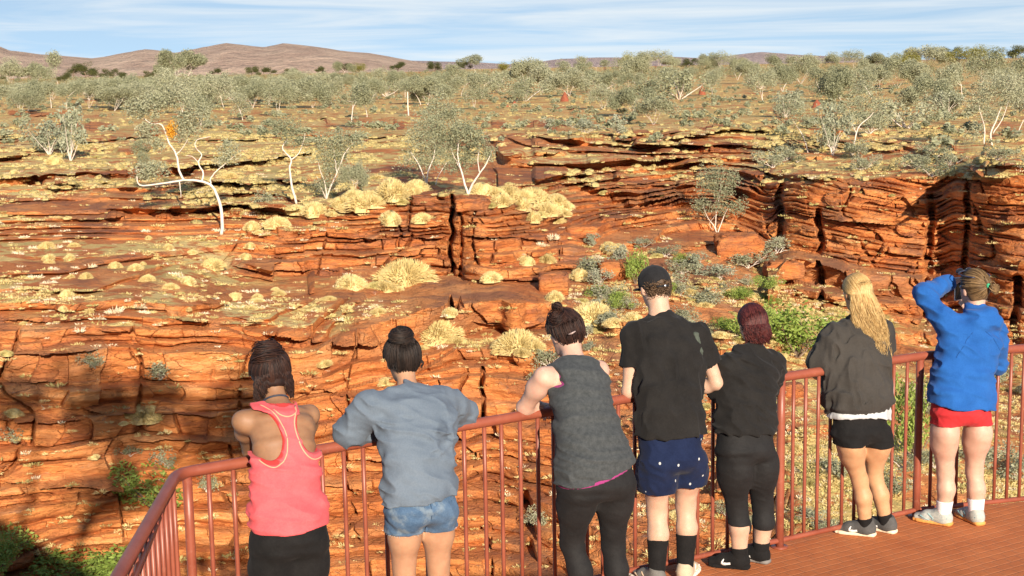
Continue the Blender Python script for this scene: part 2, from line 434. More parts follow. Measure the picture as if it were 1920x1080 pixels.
# overhang slabs and their shaded undersides
def over(x0, x1, yc, h, d, tilt=0.0):
    w = sstep(x0, x0 + 25, PX) * sstep(x1, x1 - 25, PX)
    yy = yc + tilt * (PX - x0) + 4 * vnoise(PX / 40, yc, 0, 6)
    t = (PY - yy) / h
    return w * d * (np.where((t > -1.6) & (t <= 0), 0.6 * (1 + t / 1.6), 0) - np.where((t > 0) & (t < 3), np.exp(-t * 1.1), 0))
out = out + over(255, 400, 588, 9, 1.5, 0.10) + over(490, 720, 628, 11, 1.9, 0.07) + over(0, 130, 532, 9, 1.2, 0.1) + over(120, 300, 542, 7, 1.0) \
   + over(0, 100, 600, 6, .9) + over(180, 260, 618, 6, .9, .1) + over(1010, 1240, 345, 7, 1.5) + over(60, 240, 410, 6, 1.0) + over(955, 1110, 288, 5, 1.0) \
   + over(1560, 1680, 410, 9, 1.3, 0.1) + over(1480, 1600, 400, 8, 1.2, .1) + over(1650, 1760, 470, 9, 1.2, .15) + over(0, 120, 715, 7, 1.) + over(360, 420, 552, 5, .9) \
   + over(-40, 190, 655, 8, 1.3, .03) + over(150, 420, 770, 7, 1.1, .05) + over(-40, 160, 790, 9, 1.4) + over(240, 520, 830, 7, 1.0, -.03) + over(560, 860, 735, 7, 1.0, .02) + over(640, 900, 860, 8, 1.1) + over(420, 700, 905, 8, 1.2) + over(0, 300, 905, 9, 1.4, .04) + over(880, 1040, 600, 6, .9, -.1) + over(870, 1030, 445, 5, .9, .03) + over(880, 1020, 520, 5, .8, .05) + over(430, 640, 500, 6, 1.0, .04) + over(640, 840, 447, 5, .8) + over(1850, 1960, 418, 7, 1.1) + over(250, 330, 690, 5, .6) + over(640, 720, 560, 5, .7, .1) + over(660, 830, 480, 5, .6)
rubble = scree * (0.85 * np.abs(fbm(Xg / 1.5, Yg / 1.8, Zg / 1.2, 53, 3)) + 0.9 * sstep(.35, .5, vnoise(Xg / 1.4, Yg / 1.6, 0, 57)) * vnoise(Xg / .6, Zg / .6, 0, 59))
rough1 = 0.42 * fbm(Xr / 2.4, Yr / 2.4, Zr / 1.1, 51, 4, .55) + 0.12 * fbm(Xr / 0.6, Yr / 0.7, Zr / 0.28, 61, 2)
chunk = 0.7 * (np.floor(3.0 * (0.5 + 0.5 * fbm(Xr / 2.2, Zr / 1.3, Yr / 9, 58, 2)) + .0 ) / 3.0 - .4)
out = out + rough1 * (0.10 + 0.90 * wall) + chunk * wall * (1 + 1.0 * rc_) + rubble
out = (out - scu) * sstep(215, 262, Q_) * np.clip(Yg / 90, .8, 1.0)
rad = Y1 - out
X1 = hx * rad
Z1 = Z1 + scz
Z1 = Z1 + 0.05 * fbm(Xg / 1.2, Yg / 1.2, 0, 81, 3) * far_fade
Pt = np.stack([X1, rad, Z1], -1)
nc, nr = Pt.shape[:2]
# far edge: carry the sheet to the horizon, near edge: down to the gorge floor
far1 = Pt[:, 0].copy(); sc = 26000 / far1[:, 1]
far1[:, 0] *= sc; far1[:, 1] *= sc; far1[:, 2] = -9
last = Pt[:, -1].copy()
floor1 = last.copy(); floor1[:, 2] = -36
floor2 = floor1 * np.array([0.35, 0.35, 1]); floor2[:, 2] = -37
Pt = np.concatenate([far1[:, None], Pt, floor1[:, None], floor2[:, None]], 1)
pad = lambda a, v=None: np.concatenate([a[:, :1], a, a[:, -1:], a[:, -1:]], 1)
nr2 = nr + 3
idx = np.arange(nc * nr2).reshape(nc, nr2)
quads = np.stack([idx[:-1, :-1], idx[:-1, 1:], idx[1:, 1:], idx[1:, :-1]], -1).reshape(-1, 4)
_vk = (1 - .5 * sstep(345, 400, PY)) * (1 - .6 * sstep(900, 960, PX) * sstep(1440, 1400, PX) * sstep(250, 265, PY))
tone = pad(hash01(k, jb, np.full(1, 91)) * 0.6 + 0.4 * Pl)
vegm = pad(_vk * np.clip((1 - gentle_w * 1.0 + (0.12 + .5 * sstep(700, 640, PY)) * scree) * sstep(-0.5, 0.3, fbm(Xg / 7, Yg / 7, 0, 95, 3) + 0.25 * sstep(330, 230, Q_)) * (1 - rise * A * .9) * (1 - sstep(.12, .35, np.abs(np.gradient(scz, axis=1)) * 3 )), 0, 1))
vegm = np.maximum(vegm, pad(.55 * sstep(1430, 1470, PX) * sstep(352, 330, PY) * sstep(-.45, .15, fbm(Xg / 4, Yg / 4, 0, 96, 3))))
cave = pad(np.clip(crackh * rise + crackv * .7 + under, 0, 1))
freshm = pad(slab * 0.6 + sstep(560, 640, PY) * sstep(1000, 900, PX) * 0.7)

def terrain_material():
    mt, nt, b = new_mat('red_rock_and_soil')
    g = nt.nodes.new('ShaderNodeNewGeometry'); P = g.outputs['Position']
    sep = nt.nodes.new('ShaderNodeSeparateXYZ'); nt.links.new(g.outputs['True Normal'], sep.inputs[0])
    def attr(n):
        a = nt.nodes.new('ShaderNodeAttribute'); a.attribute_name = n; return a.outputs['Fac']
    n1 = noise_node(nt, 1.0, 6, 0.62, P, (0.35, 0.35, 2.6), 0.4)
    n2 = noise_node(nt, 1.0, 5, 0.6, P, (0.9, 0.9, 0.9))
    n3 = noise_node(nt, 1.0, 7, 0.65, P, (0.22, 0.22, 0.3), 0.8)
    base = mth(nt, 'ADD', mth(nt, 'MULTIPLY', n1, 0.75), mth(nt, 'MULTIPLY', attr('tone'), 0.28))
    rock = ramp(nt, base, [(0.28, (0.30, 0.10, 0.045)), (0.42, (0.52, 0.170, 0.052)), (0.56, (0.68, 0.262, 0.082)), (0.76, (0.77, 0.38, 0.155))])
    # dark desert varnish in blotches, mostly on upward and weathered faces
    varn = smooth_rng(nt, mth(nt, 'ADD', n3, mth(nt, 'MULTIPLY', n2, 0.25)), 0.57, 0.74)
    upf = smooth_rng(nt, sep.outputs['Z'], 0.25, 0.85)
    vf = mth(nt, 'MULTIPLY', mth(nt, 'ADD', mth(nt, 'MULTIPLY', varn, 0.55), mth(nt, 'MULTIPLY', upf, 0.22), clamp=True),
             mth(nt, 'SUBTRACT', 1.0, mth(nt, 'MULTIPLY', attr('fresh'), 0.5)), clamp=True)
    rock = mixc(nt, vf, rock, (0.20, 0.095, 0.062))
    pale = smooth_rng(nt, noise_node(nt, 1.0, 6, 0.7, P, (1.6, 1.6, 5.0)), 0.63, 0.72)
    rock = mixc(nt, mth(nt, 'MULTIPLY', pale, 0.35), rock, (0.62, 0.42, 0.26))
    ga = smooth_rng(nt, noise_node(nt, 1.0, 6, 0.7, P, (0.8, 0.8, 1.3), 1.0), 0.60, 0.70)
    rock = mixc(nt, mth(nt, 'MULTIPLY', ga, 0.45), rock, (0.23, 0.17, 0.14))
    vo = nt.nodes.new('ShaderNodeTexVoronoi'); vo.feature = 'DISTANCE_TO_EDGE'; vo.inputs['Scale'].default_value = 1.0
    wp = nt.nodes.new('ShaderNodeVectorMath'); wp.operation = 'MULTIPLY_ADD'
    nz = nt.nodes.new('ShaderNodeTexNoise'); nz.inputs['Scale'].default_value = 0.7; nz.inputs['Detail'].default_value = 5; nt.links.new(P, nz.inputs['Vector'])
    nt.links.new(nz.outputs['Color'], wp.inputs[0]); wp.inputs[1].default_value = (1.6, 1.6, 0.5); nt.links.new(P, wp.inputs[2])
    vm = nt.nodes.new('ShaderNodeMapping'); vm.inputs['Scale'].default_value = (0.75, 0.75, 2.3); nt.links.new(wp.outputs[0], vm.inputs[0]); nt.links.new(vm.outputs[0], vo.inputs['Vector'])
    crk = smooth_rng(nt, vo.outputs['Distance'], 0.0, 0.055)
    # soil and dry grass on gentle ground
    soil = ramp(nt, noise_node(nt, 1.0, 5, 0.65, P, (0.5, 0.5, 0.5)), [(0.3, (0.40, 0.12, 0.04)), (0.7, (0.58, 0.24, 0.095))])
    gcol = ramp(nt, noise_node(nt, 1.0, 4, 0.6, P, (0.09, 0.16, 0.1)), [(0.28, (0.36, 0.28, 0.10)), (0.46, (0.55, 0.40, 0.15)), (0.70, (0.66, 0.50, 0.22))])
    gmask = smooth_rng(nt, mth(nt, 'ADD', noise_node(nt, 1.0, 7, 0.72, P, (0.45, 0.45, 0.45), 0.5), mth(nt, 'MULTIPLY', attr('veg'), 0.08)), 0.50, 0.57)
    ground = mixc(nt, gmask, soil, gcol)
    gr = smooth_rng(nt, attr('veg'), 0.12, 0.45)
    col = mixc(nt, gr, rock, ground)
    nt.links.new(col, b.inputs['Base Color'])
    b.inputs['Roughness'].default_value = 0.92; b.inputs['Specular IOR Level'].default_value = 0.12
    h1 = noise_node(nt, 1.0, 6, 0.7, P, (1.3, 1.3, 7.0), 0.5)
    h2 = noise_node(nt, 1.0, 5, 0.7, P, (3.0, 3.0, 4.0))
    p = bump(nt, h1, 0.9, 0.28, b)
    cm = smooth_rng(nt, noise_node(nt, 1.0, 3, 0.5, P, (0.12, 0.12, 0.25)), 0.50, 0.62)
    p = bump(nt, mth(nt, 'MAXIMUM', mth(nt, 'MAXIMUM', crk, gr), cm), 0.6, 0.18, b, p)
    bump(nt, h2, 0.7, 0.12, b, p)
    return mt
M_terrain = terrain_material()
ter = mesh_np('gorge_terrain', Pt.reshape(-1, 3), quads, M_terrain, True, None,
              {'tone': tone.ravel(), 'veg': vegm.ravel(), 'cave': cave.ravel(), 'fresh': freshm.ravel()})
ter.data.polygons.foreach_set('use_smooth', np.zeros(len(quads), bool))
tag(ter, 'terraced red rock gorge wall and grassy plain beyond the railing', None, None, 'structure')

# lookup: what ground point is seen at a pixel
_sp = Pt[:, 1:-2].reshape(-1, 3)
_sx, _sy, _sw = project(_sp)
CELL = 3.0
_bx = np.floor((_sx + 600) / CELL).astype(int); _by = np.floor((_sy + 100) / CELL).astype(int)
_W, _H = int(3200 / CELL), int(1500 / CELL)
_ok = (_bx >= 0) & (_bx < _W) & (_by >= 0) & (_by < _H)
_key = (_by * _W + _bx)[_ok]; _ids = np.nonzero(_ok)[0]
_o = np.argsort(_sw[_ids])[::-1]
zbuf = np.full(_W * _H, -1, int); zbuf[_key[_o]] = _ids[_o]
def ground(px, py):
    for r in range(0, 8):
        for dy in range(-r, r + 1):
            for dx in ((-r, r) if abs(dy) < r else range(-r, r + 1)):
                bx, by = int((px + 600) / CELL) + dx, int((py + 100) / CELL) + dy
                if 0 <= bx < _W and 0 <= by < _H and zbuf[by * _W + bx] >= 0: return _sp[zbuf[by * _W + bx]].copy()
    return on_z(px, py, -6.3)

# ---------------------------------------------------------------- far hills
def hills(name, prof, D, depth, col1, col2, seed, label):
    px0, px1 = prof[0][0], prof[-1][0]
    xs = np.arange(px0, px1, 3.0)
    top = np.interp(xs, [a for a, b in prof], [b for a, b in prof])
    hz = horizon(xs)
    H = (hz - top) / FOC * D + CAM_H + 8
    nrw = 34
    u = np.linspace(0, 1, nrw)
    X = np.zeros((len(xs), nrw)); Y = X.copy(); Z = X.copy()
    dirx = (xs - 960) / FOC
    for j, t in enumerate(u):
        prof_t = np.sin(math.pi * t) ** 0.8 if t < 0.5 else np.sin(math.pi * t)
        dd = D + depth * (t - 0.5)
        X[:, j] = dirx * dd; Y[:, j] = dd
        hh = H * prof_t
        hh = hh * (1 + 0.24 * (1 - prof_t) * fbm(X[:, j] / (depth * .12), Y[:, j] / (depth * .25), 0, seed, 4)) + H * 0.05 * fbm(X[:, j] / (depth * .05), Y[:, j] / (depth * .05), 0, seed + 9, 3) * prof_t
        Z[:, j] = -9 + hh
    idx = np.arange(X.size).reshape(X.shape)
    q = np.stack([idx[:-1, :-1], idx[1:, :-1], idx[1:, 1:], idx[:-1, 1:]], -1).reshape(-1, 4)
    mt, nt, b = new_mat(name)
    g = nt.nodes.new('ShaderNodeNewGeometry'); P = g.outputs['Position']
    s = 30.0 / D
    c = ramp(nt, noise_node(nt, s, 8, 0.7, P), [(0.38, col1), (0.60, col2)])
    sp = smooth_rng(nt, noise_node(nt, s * 10, 4, 0.7, P), 0.50, 0.64)
    c = mixc(nt, mth(nt, 'MULTIPLY', sp, 0.40), c, (0.24, 0.21, 0.16))
    nt.links.new(c, b.inputs['Base Color']); b.inputs['Roughness'].default_value = 1; b.inputs['Specular IOR Level'].default_value = 0
    bump(nt, noise_node(nt, s * 2, 8, 0.7, P), 1.0, D * 0.012, b)
    o = mesh_np(name, np.stack([X, Y, Z], -1).reshape(-1, 3), q, mt, True)
    return tag(o, label, None, None, 'structure')
hills('hills', [(-400,60),(-100,62),(0,80),(40,96),(110,103),(190,110),(215,107),(290,93),(345,99),(380,93),(440,83),(480,86),(510,89),(545,83),(600,88),(650,95),(705,100),(750,108),(800,117),(840,124)],
      4200, 1500, (0.50, 0.355, 0.275), (0.68, 0.51, 0.385), 3, 'rounded pinkish brown hills on the left horizon')
hills('low_hills', [(700,112),(850,115),(900,116),(960,120),(1010,117),(1060,110),(1130,108),(1200,108),(1260,106),(1330,110),(1385,102),(1430,98),(1500,103),(1580,107),(1640,112),(1800,114),(2100,112)],
      7000, 2000, (0.46, 0.36, 0.34), (0.58, 0.46, 0.42), 8, 'low mauve hills on the right horizon')
# ---------------------------------------------------------------- our side of the gorge
RAILZ = 1.105
POLY = np.array([(-1.643, 6.69), (.575, 8.05), (1.658, 8.59), (2.68, 9.155), (4.6, 9.65)])
SEG = np.r_[0, np.cumsum(np.linalg.norm(np.diff(POLY, axis=0), axis=1))]
def rail_at(s): return np.array([np.interp(s, SEG, POLY[:, 0]), np.interp(s, SEG, POLY[:, 1])])
def rail_y(x): return float(np.interp(x, POLY[:, 0], POLY[:, 1]))

def near_ground():
    xs = np.arange(-70, 60.1, 1.0); ys = np.arange(-70, 22.1, 0.75)
    X, Y = np.meshgrid(xs, ys, indexing='ij')
    edge = 7.2 + 0.35 * X.clip(-4, 6) + 1.4 * fbm(X / 6, 0, 0, 201, 3) - 0.02 * (X.clip(-70, -4) + 4) ** 2 * 0.1
    base = -0.35 + 1.75 * sstep(3.5, 0.2, Y) + 0.10 * np.clip(-Y, 0, 70) * 0.3
    # unseen rise added behind left of the lookout to shade the lower left wall
    base = base + 7.5 * np.exp(-(((X + 11) / 6.5) ** 2 + ((Y + 5) / 9) ** 2)) + 0.25 * fbm(X / 3, Y / 3, 0, 203, 4)
    base = np.where((np.abs(X) < 6) & (Y > 3), np.minimum(base, -0.35), base)
    d = Y - edge
    wall = -36 * sstep(-0.3, 5.5, d) - 0.8 * np.floor(np.clip(d, 0, 9) * 1.3) * 0.3
    Z = base + wall
    idx = np.arange(X.size).reshape(X.shape)
    q = np.stack([idx[:-1, :-1], idx[1:, :-1], idx[1:, 1:], idx[:-1, 1:]], -1).reshape(-1, 4)
    z0 = np.full(X.size, 0.)
    o = mesh_np('lookout_ground', np.stack([X, Y, Z], -1).reshape(-1, 3), q, M_terrain, True, None,
                {'tone': 0.5 + z0, 'veg': (0.6 * sstep(0.5, -1, d)).ravel(), 'cave': z0, 'fresh': z0})
    return tag(o, 'rocky ground of the lookout on the near side of the gorge', None, None, 'structure')
near_ground()

# ---- deck
def deck_material():
    mt, nt, b = new_mat('rust_red_deck_plate')
    tc = nt.nodes.new('ShaderNodeTexCoord'); v = tc.outputs['Object']
    mp = nt.nodes.new('ShaderNodeMapping'); mp.inputs['Rotation'].default_value = (0, 0, math.radians(-31)); nt.links.new(v, mp.inputs[0])
    br = nt.nodes.new('ShaderNodeTexBrick'); br.inputs['Scale'].default_value = 1.0
    br.inputs['Brick Width'].default_value = 0.105; br.inputs['Row Height'].default_value = 0.07
    br.inputs['Mortar Size'].default_value = 0.006; br.inputs['Mortar Smooth'].default_value = 0.6
    br.inputs['Color1'].default_value = (1, 1, 1, 1); br.inputs['Color2'].default_value = (1, 1, 1, 1); br.inputs['Mortar'].default_value = (0, 0, 0, 1)
    nt.links.new(mp.outputs[0], br.inputs['Vector'])
    n1 = noise_node(nt, 3.0, 6, 0.65, v); n2 = noise_node(nt, 40.0, 3, 0.6, v)
    c = ramp(nt, n1, [(0.3, (0.38, 0.115, 0.040)), (0.7, (0.52, 0.175, 0.062))])
    c = mixc(nt, mth(nt, 'MULTIPLY', br.outputs['Fac'], 0.20), c, (0.66, 0.34, 0.19))
    dust = smooth_rng(nt, noise_node(nt, 1.3, 6, 0.7, v), 0.55, 0.75)
    c = mixc(nt, mth(nt, 'MULTIPLY', dust, 0.35), c, (0.30, 0.085, 0.035))
    nt.links.new(c, b.inputs['Base Color']); b.inputs['Roughness'].default_value = 0.85; b.inputs['Specular IOR Level'].default_value = 0.2
    h = mth(nt, 'ADD', mth(nt, 'MULTIPLY', br.outputs['Fac'], -1.0), mth(nt, 'MULTIPLY', n2, 0.25))
    bump(nt, h, 0.8, 0.006, b)
    return mt
M_deck = deck_material()
def poly_prism(name, ring, z0, z1, mat, parent=None):
    n = len(ring); V = [(x, y, z0) for x, y in ring] + [(x, y, z1) for x, y in ring]
    F_ = [tuple(range(n))[::-1], tuple(range(n, 2 * n))] + [(i, (i + 1) % n, (i + 1) % n + n, i + n) for i in range(n)]
    me = bpy.data.meshes.new(name); me.from_pydata(V, [], F_); me.update(); me.materials.append(mat)
    o = bpy.data.objects.new(name, me); coll.objects.link(o)
    if parent: o.parent = parent
    return o
outw = 0.06
offs = [(-1.70, 6.70), (.52, 8.12), (1.64, 8.66), (2.68, 9.225), (4.6, 9.72)]
LEFT = [(-1.643, 6.69), (-1.54, 5.20), (-1.42, 3.6), (-1.38, 3.0)]
ring = [(-1.44, 2.9), (4.6, 2.9)] + offs[::-1]
deck = poly_prism('viewing_platform', ring, -0.12, 0.0, M_deck)
tag(deck, 'rust red metal platform floor with small raised pattern under the visitors', 'platform')
M_rail = simple_mat('rust_red_paint', (0.20, 0.048, 0.026), (0.28, 0.078, 0.044), 5.0, 0.42, 0.12, 180, 0.002, spec=0.5)
_nt = M_rail.node_tree; _b = _nt.nodes['Principled BSDF']
_tc = _nt.nodes.new('ShaderNodeTexCoord')
_f = smooth_rng(_nt, noise_node(_nt, 22, 5, 0.7, _tc.outputs['Object']), 0.56, 0.72)
_old = _b.inputs['Base Color'].links[0].from_socket
_nt.links.new(mixc(_nt, mth(_nt, 'MULTIPLY', _f, 0.35), _old, (0.36, 0.16, 0.11)), _b.inputs['Base Color'])
joist = poly_prism('edge_beam', [(-1.655, 6.655), (.57, 8.02), (1.655, 8.565), (2.685, 9.13), (4.6, 9.62), (4.6, 9.72)] + offs[::-1][1:] , -0.30, -0.1235, M_rail, deck)

def rounded_path(pts, r, n=6):
    pts = [np.array(p, float) for p in pts]; out = [pts[0]]
    for i in range(1, len(pts) - 1):
        a, b_, c = pts[i - 1], pts[i], pts[i + 1]
        u = (a - b_) / np.linalg.norm(a - b_); v = (c - b_) / np.linalg.norm(c - b_)
        for t in np.linspace(0, 1, n):
            p = (1 - t) ** 2 * (b_ + u * r) + 2 * t * (1 - t) * b_ + t * t * (b_ + v * r); out.append(p)
    out.append(pts[-1]); return np.array(out)

def railing():
    t = empty('metal_railing', (*POLY[1], 0), 'rust red tubular steel railing that the visitors lean on', 'railing')
    inv = Matrix.Translation(t.location).inverted()
    def add(name, VF, smooth=True):
        v, f_ = VF; o = mesh_np(name, v - np.array(t.location), f_, M_rail, smooth, t); return o
    lp = [(x, y, RAILZ - 0.012) for x, y in LEFT[::-1]]
    rp = [(x, y, RAILZ - 0.012) for x, y in POLY[1:]]
    path = rounded_path(lp[:-1] + [(POLY[0][0], POLY[0][1], RAILZ - .012)] + rp, 0.10, 8)
    add('handrail', tube_np(path, 0.029, 16))
    bot = rounded_path([(x, y, 0.045) for x, y in POLY], 0.05, 4)
    add('bottom_rail', tube_np(bot, 0.018, 8))
    bl = np.array([(x, y, 0.045) for x, y in LEFT[::-1]]); add('bottom_rail', tube_np(bl, 0.018, 8))
    sub = np.array([(LEFT[0][0] + .005, LEFT[0][1] - 0.30, RAILZ - .075), (LEFT[1][0] + .03, LEFT[1][1], RAILZ - .095), (LEFT[2][0] + .03, LEFT[2][1], RAILZ - .095)])
    add('lower_grip_bar', tube_np(sub, 0.016, 10))
    for s, r in ((0.05, .024), (3.808, .026), (4.972, .026)):
        x, y = rail_at(s)
        v1 = tube_np([(x, y, -0.02), (x, y, .3), (x, y, .8), (x, y, RAILZ - .02)], r, 14)
        v2 = tube_np([(x, y, 0.001), (x, y, .008)], r + .028, 14)
        p = add('post', v1); q = mesh_np('base_flange', v2[0] - np.array(t.location), v2[1], M_rail, False, p)
    for y in (5.75, 4.6):
        x = np.interp(y, [p[1] for p in LEFT[::-1]], [p[0] for p in LEFT[::-1]])
        if y == 4.6: add('post', tube_np([(x, y, -0.02), (x, y, .5), (x, y, RAILZ - .02)], .024, 14))
    ss = list(np.arange(0.163, 3.70, 0.1205)[:0]) + [.158, .285, .405, .525, .645, .763, .886, .997, 1.12, 1.24, 1.36, 1.48, 1.603, 1.732, 1.841, 1.963, 2.08, 2.184, 2.295, 2.41, 2.52, 2.635, 2.747, 2.86,
                                                      2.97, 3.08, 3.19, 3.30, 3.41, 3.515, 3.615, 3.712, 3.905, 4.003, 4.107, 4.208, 4.315, 4.42, 4.53, 4.635, 4.741, 4.858] + list(np.arange(5.072, 6.5, .0972))
    for s in ss:
        x, y = rail_at(s); add('baluster', tube_np([(x, y, .04), (x, y, .35), (x, y, .75), (x, y, RAILZ - .025)], 0.0118, 8))
    for y in np.arange(6.57, 3.7, -0.118):
        x = np.interp(y, [p[1] for p in LEFT[::-1]], [p[0] for p in LEFT[::-1]])
        add('baluster', tube_np([(x, y, .04), (x, y, .35), (x, y, .75), (x, y, RAILZ - .025)], 0.0118, 8))
    return t
railing()

# ---------------------------------------------------------------- vegetation
def leaf_material(name, c1, c2, c3, trans=0.27, sc=0.9):
    mt, nt, b = new_mat(name)
    a = nt.nodes.new('ShaderNodeAttribute'); a.attribute_name = 'hue'
    oi = nt.nodes.new('ShaderNodeObjectInfo')
    f = mth(nt, 'ADD', mth(nt, 'MULTIPLY', a.outputs['Fac'], 0.62), mth(nt, 'MULTIPLY', oi.outputs['Random'], 0.38))
    c = ramp(nt, f, [(0.05, c1), (0.5, c2), (0.95, c3)])
    nt.links.new(c, b.inputs['Base Color']); b.inputs['Roughness'].default_value = 0.6; b.inputs['Specular IOR Level'].default_value = 0.25
    tr = nt.nodes.new('ShaderNodeBsdfTranslucent'); nt.links.new(c, tr.inputs['Color'])
    mx = nt.nodes.new('ShaderNodeMixShader'); mx.inputs[0].default_value = trans
    out = nt.nodes['Material Output']
    nt.links.new(b.outputs[0], mx.inputs[1]); nt.links.new(tr.outputs[0], mx.inputs[2]); nt.links.new(mx.outputs[0], out.inputs[0])
    return mt
M_gum = leaf_material('grey_green_gum_leaf', (0.19, 0.205, 0.115), (0.33, 0.34, 0.21), (0.48, 0.475, 0.33))
M_mulga = leaf_material('dark_green_leaf', (0.05, 0.065, 0.022), (0.11, 0.12, 0.04), (0.20, 0.20, 0.07))
M_yell = leaf_material('yellow_green_leaf', (0.13, 0.14, 0.03), (0.25, 0.24, 0.055), (0.36, 0.33, 0.09))
M_blue = leaf_material('silvery_leaf', (0.22, 0.24, 0.155), (0.35, 0.365, 0.25), (0.49, 0.495, 0.36))
M_green = leaf_material('fresh_green_leaf', (0.12, 0.19, 0.03), (0.26, 0.35, 0.07), (0.42, 0.47, 0.14))
M_gold = leaf_material('orange_dead_leaf', (0.55, 0.24, 0.02), (0.70, 0.34, 0.03), (0.78, 0.45, 0.06))
M_straw = leaf_material('dry_spinifex_straw', (0.50, 0.38, 0.15), (0.68, 0.55, 0.25), (0.80, 0.70, 0.38), 0.15)
M_straw2 = leaf_material('green_spinifex_straw', (0.34, 0.30, 0.10), (0.53, 0.45, 0.18), (0.68, 0.57, 0.27), 0.15)
M_pale = leaf_material('bleached_dead_grass', (0.60, 0.50, 0.32), (0.76, 0.67, 0.47), (0.86, 0.80, 0.62), 0.1)
M_mound = leaf_material('olive_straw_mound', (0.24, 0.20, 0.08), (0.42, 0.34, 0.14), (0.60, 0.48, 0.22), 0.1)
def bark_material():
    mt, nt, b = new_mat('white_gum_bark')
    tc = nt.nodes.new('ShaderNodeTexCoord'); v = tc.outputs['Object']
    c = ramp(nt, noise_node(nt, 2.2, 5, 0.7, v), [(0.30, (0.34, 0.26, 0.20)), (0.42, (0.58, 0.50, 0.42)), (0.7, (0.70, 0.64, 0.56))])
    nt.links.new(c, b.inputs['Base Color']); b.inputs['Roughness'].default_value = 0.7; return mt
M_bark = bark_material()
M_dbark = simple_mat('grey_brown_bark', (0.13, 0.09, 0.06), (0.26, 0.19, 0.14), 5, 0.9)

def leaf_quads(cent, size, rs, flat=0.35, droop=0.0):
    """one small rhombic leaf spray per centre"""
    n = len(cent)
    d1 = rs.normal(size=(n, 3)); d1[:, 2] *= (1 - flat) ; d1[:, 2] -= droop
    d1 /= np.linalg.norm(d1, axis=1)[:, None]
    d2 = rs.normal(size=(n, 3)); d2 -= d1 * (d1 * d2).sum(1)[:, None]; d2 /= np.linalg.norm(d2, axis=1)[:, None]
    s = size * rs.uniform(0.6, 1.35, n)[:, None]
    V = np.stack([cent - d1 * s, cent + d2 * s * 0.42, cent + d1 * s, cent - d2 * s * 0.42], 1).reshape(-1, 3)
    F_ = np.arange(4 * n).reshape(n, 4)
    hue = np.repeat(rs.uniform(0, 1, n), 4)
    return V, F_, hue

def crown_points(tips, rs, per, rad, sq=0.75):
    P, Hs = [], []
    for t in tips:
        r = rad * rs.uniform(0.65, 1.3)
        n = int(per * rs.uniform(0.7, 1.3))
        d = rs.normal(size=(n, 3)); d /= np.linalg.norm(d, axis=1)[:, None]
        rr_ = r * rs.uniform(0.25, 1, n) ** 0.45
        lob = 1 + 0.35 * vnoise(d[:, 0] * 2.2 + t[0], d[:, 1] * 2.2 + t[1], d[:, 2] * 2.2 + t[2], 5)
        P.append(t + d * (rr_ * lob)[:, None] * np.array([1, 1, sq])); Hs.append(np.full(n, rs.uniform(0, 1)))
    return np.concatenate(P), np.concatenate(Hs)

def grow(rs, base, dirn, length, rad, depth, tubes, tips, wob=0.35, split=(2, 3), spread=0.6, up=0.25, wig=1.0):
    K = 6
    pts = [np.array(base, float)]; d = np.array(dirn, float)
    for i in range(K - 1):
        d = d + rs.normal(size=3) * wob * 0.35 * wig; d[2] += up * 0.15; d /= np.linalg.norm(d)
        pts.append(pts[-1] + d * length / (K - 1))
    rads = np.linspace(rad, rad * 0.62, K)
    tubes.append((np.array(pts), rads))
    if depth == 0:
        tips.append(pts[-1]); tips.append(pts[-3]); return
    for j in range(int(rs.integers(split[0], split[1] + 1))):
        nd = d + rs.normal(size=3) * spread; nd[2] = abs(nd[2]) * 0.7 + up; nd /= np.linalg.norm(nd)
        grow(rs, pts[-1] if j == 0 or rs.random() < .6 else pts[-2], nd, length * rs.uniform(0.55, 0.8), rad * 0.58, depth - 1, tubes, tips, wob, split, spread, up, wig)

def tree_meshes(seed, H=5.5, kind='gum', stems=1, depth=2, per=110, leaf=0.10, crad=0.75, spread=0.6, up=0.25, sq=.75, lean=0.0, extra=None, trunk_r=0.11, droop=0.25, first=0.36):
    rs = np.random.default_rng(seed); tubes, tips = [], []
    for s in range(stems):
        a = rs.uniform(0, 6.28); sp = 0.0 if stems == 1 else 0.45
        d = np.array([math.cos(a) * sp + lean, math.sin(a) * sp, 1.0]); d /= np.linalg.norm(d)
        grow(rs, (0, 0, -0.1), d, H * first, trunk_r / (stems ** 0.4), depth, tubes, tips, .35, (2, 3), spread, up)
    tips = np.array(tips)
    sc = H / max(1.0, (tips[:, 2].max() + crad * .6)); 
    tips = tips * sc; tubes = [(p * sc, r) for p, r in tubes]
    tv = join_np([tubes_np(p[None], r[None], 6) for p, r in tubes])
    P, h = crown_points(tips, rs, per, crad, sq)
    P = P[P[:, 2] > 0.25]; 
    V, F_, hue = leaf_quads(P, leaf, rs, droop=droop)
    hue = np.clip(0.55 * hue + 0.45 * np.repeat(0.5 + 0.5 * fbm(P[:, 0] / .6, P[:, 1] / .6, P[:, 2] / .6, seed, 2), 4), 0, 1)
    return tv, (V, F_, hue)

def mesh_only(name, V, F_, mat, attrs=None, smooth=False):
    o = mesh_np(name, V, F_, mat, smooth, None, attrs); me = o.data; bpy.data.objects.remove(o); return me

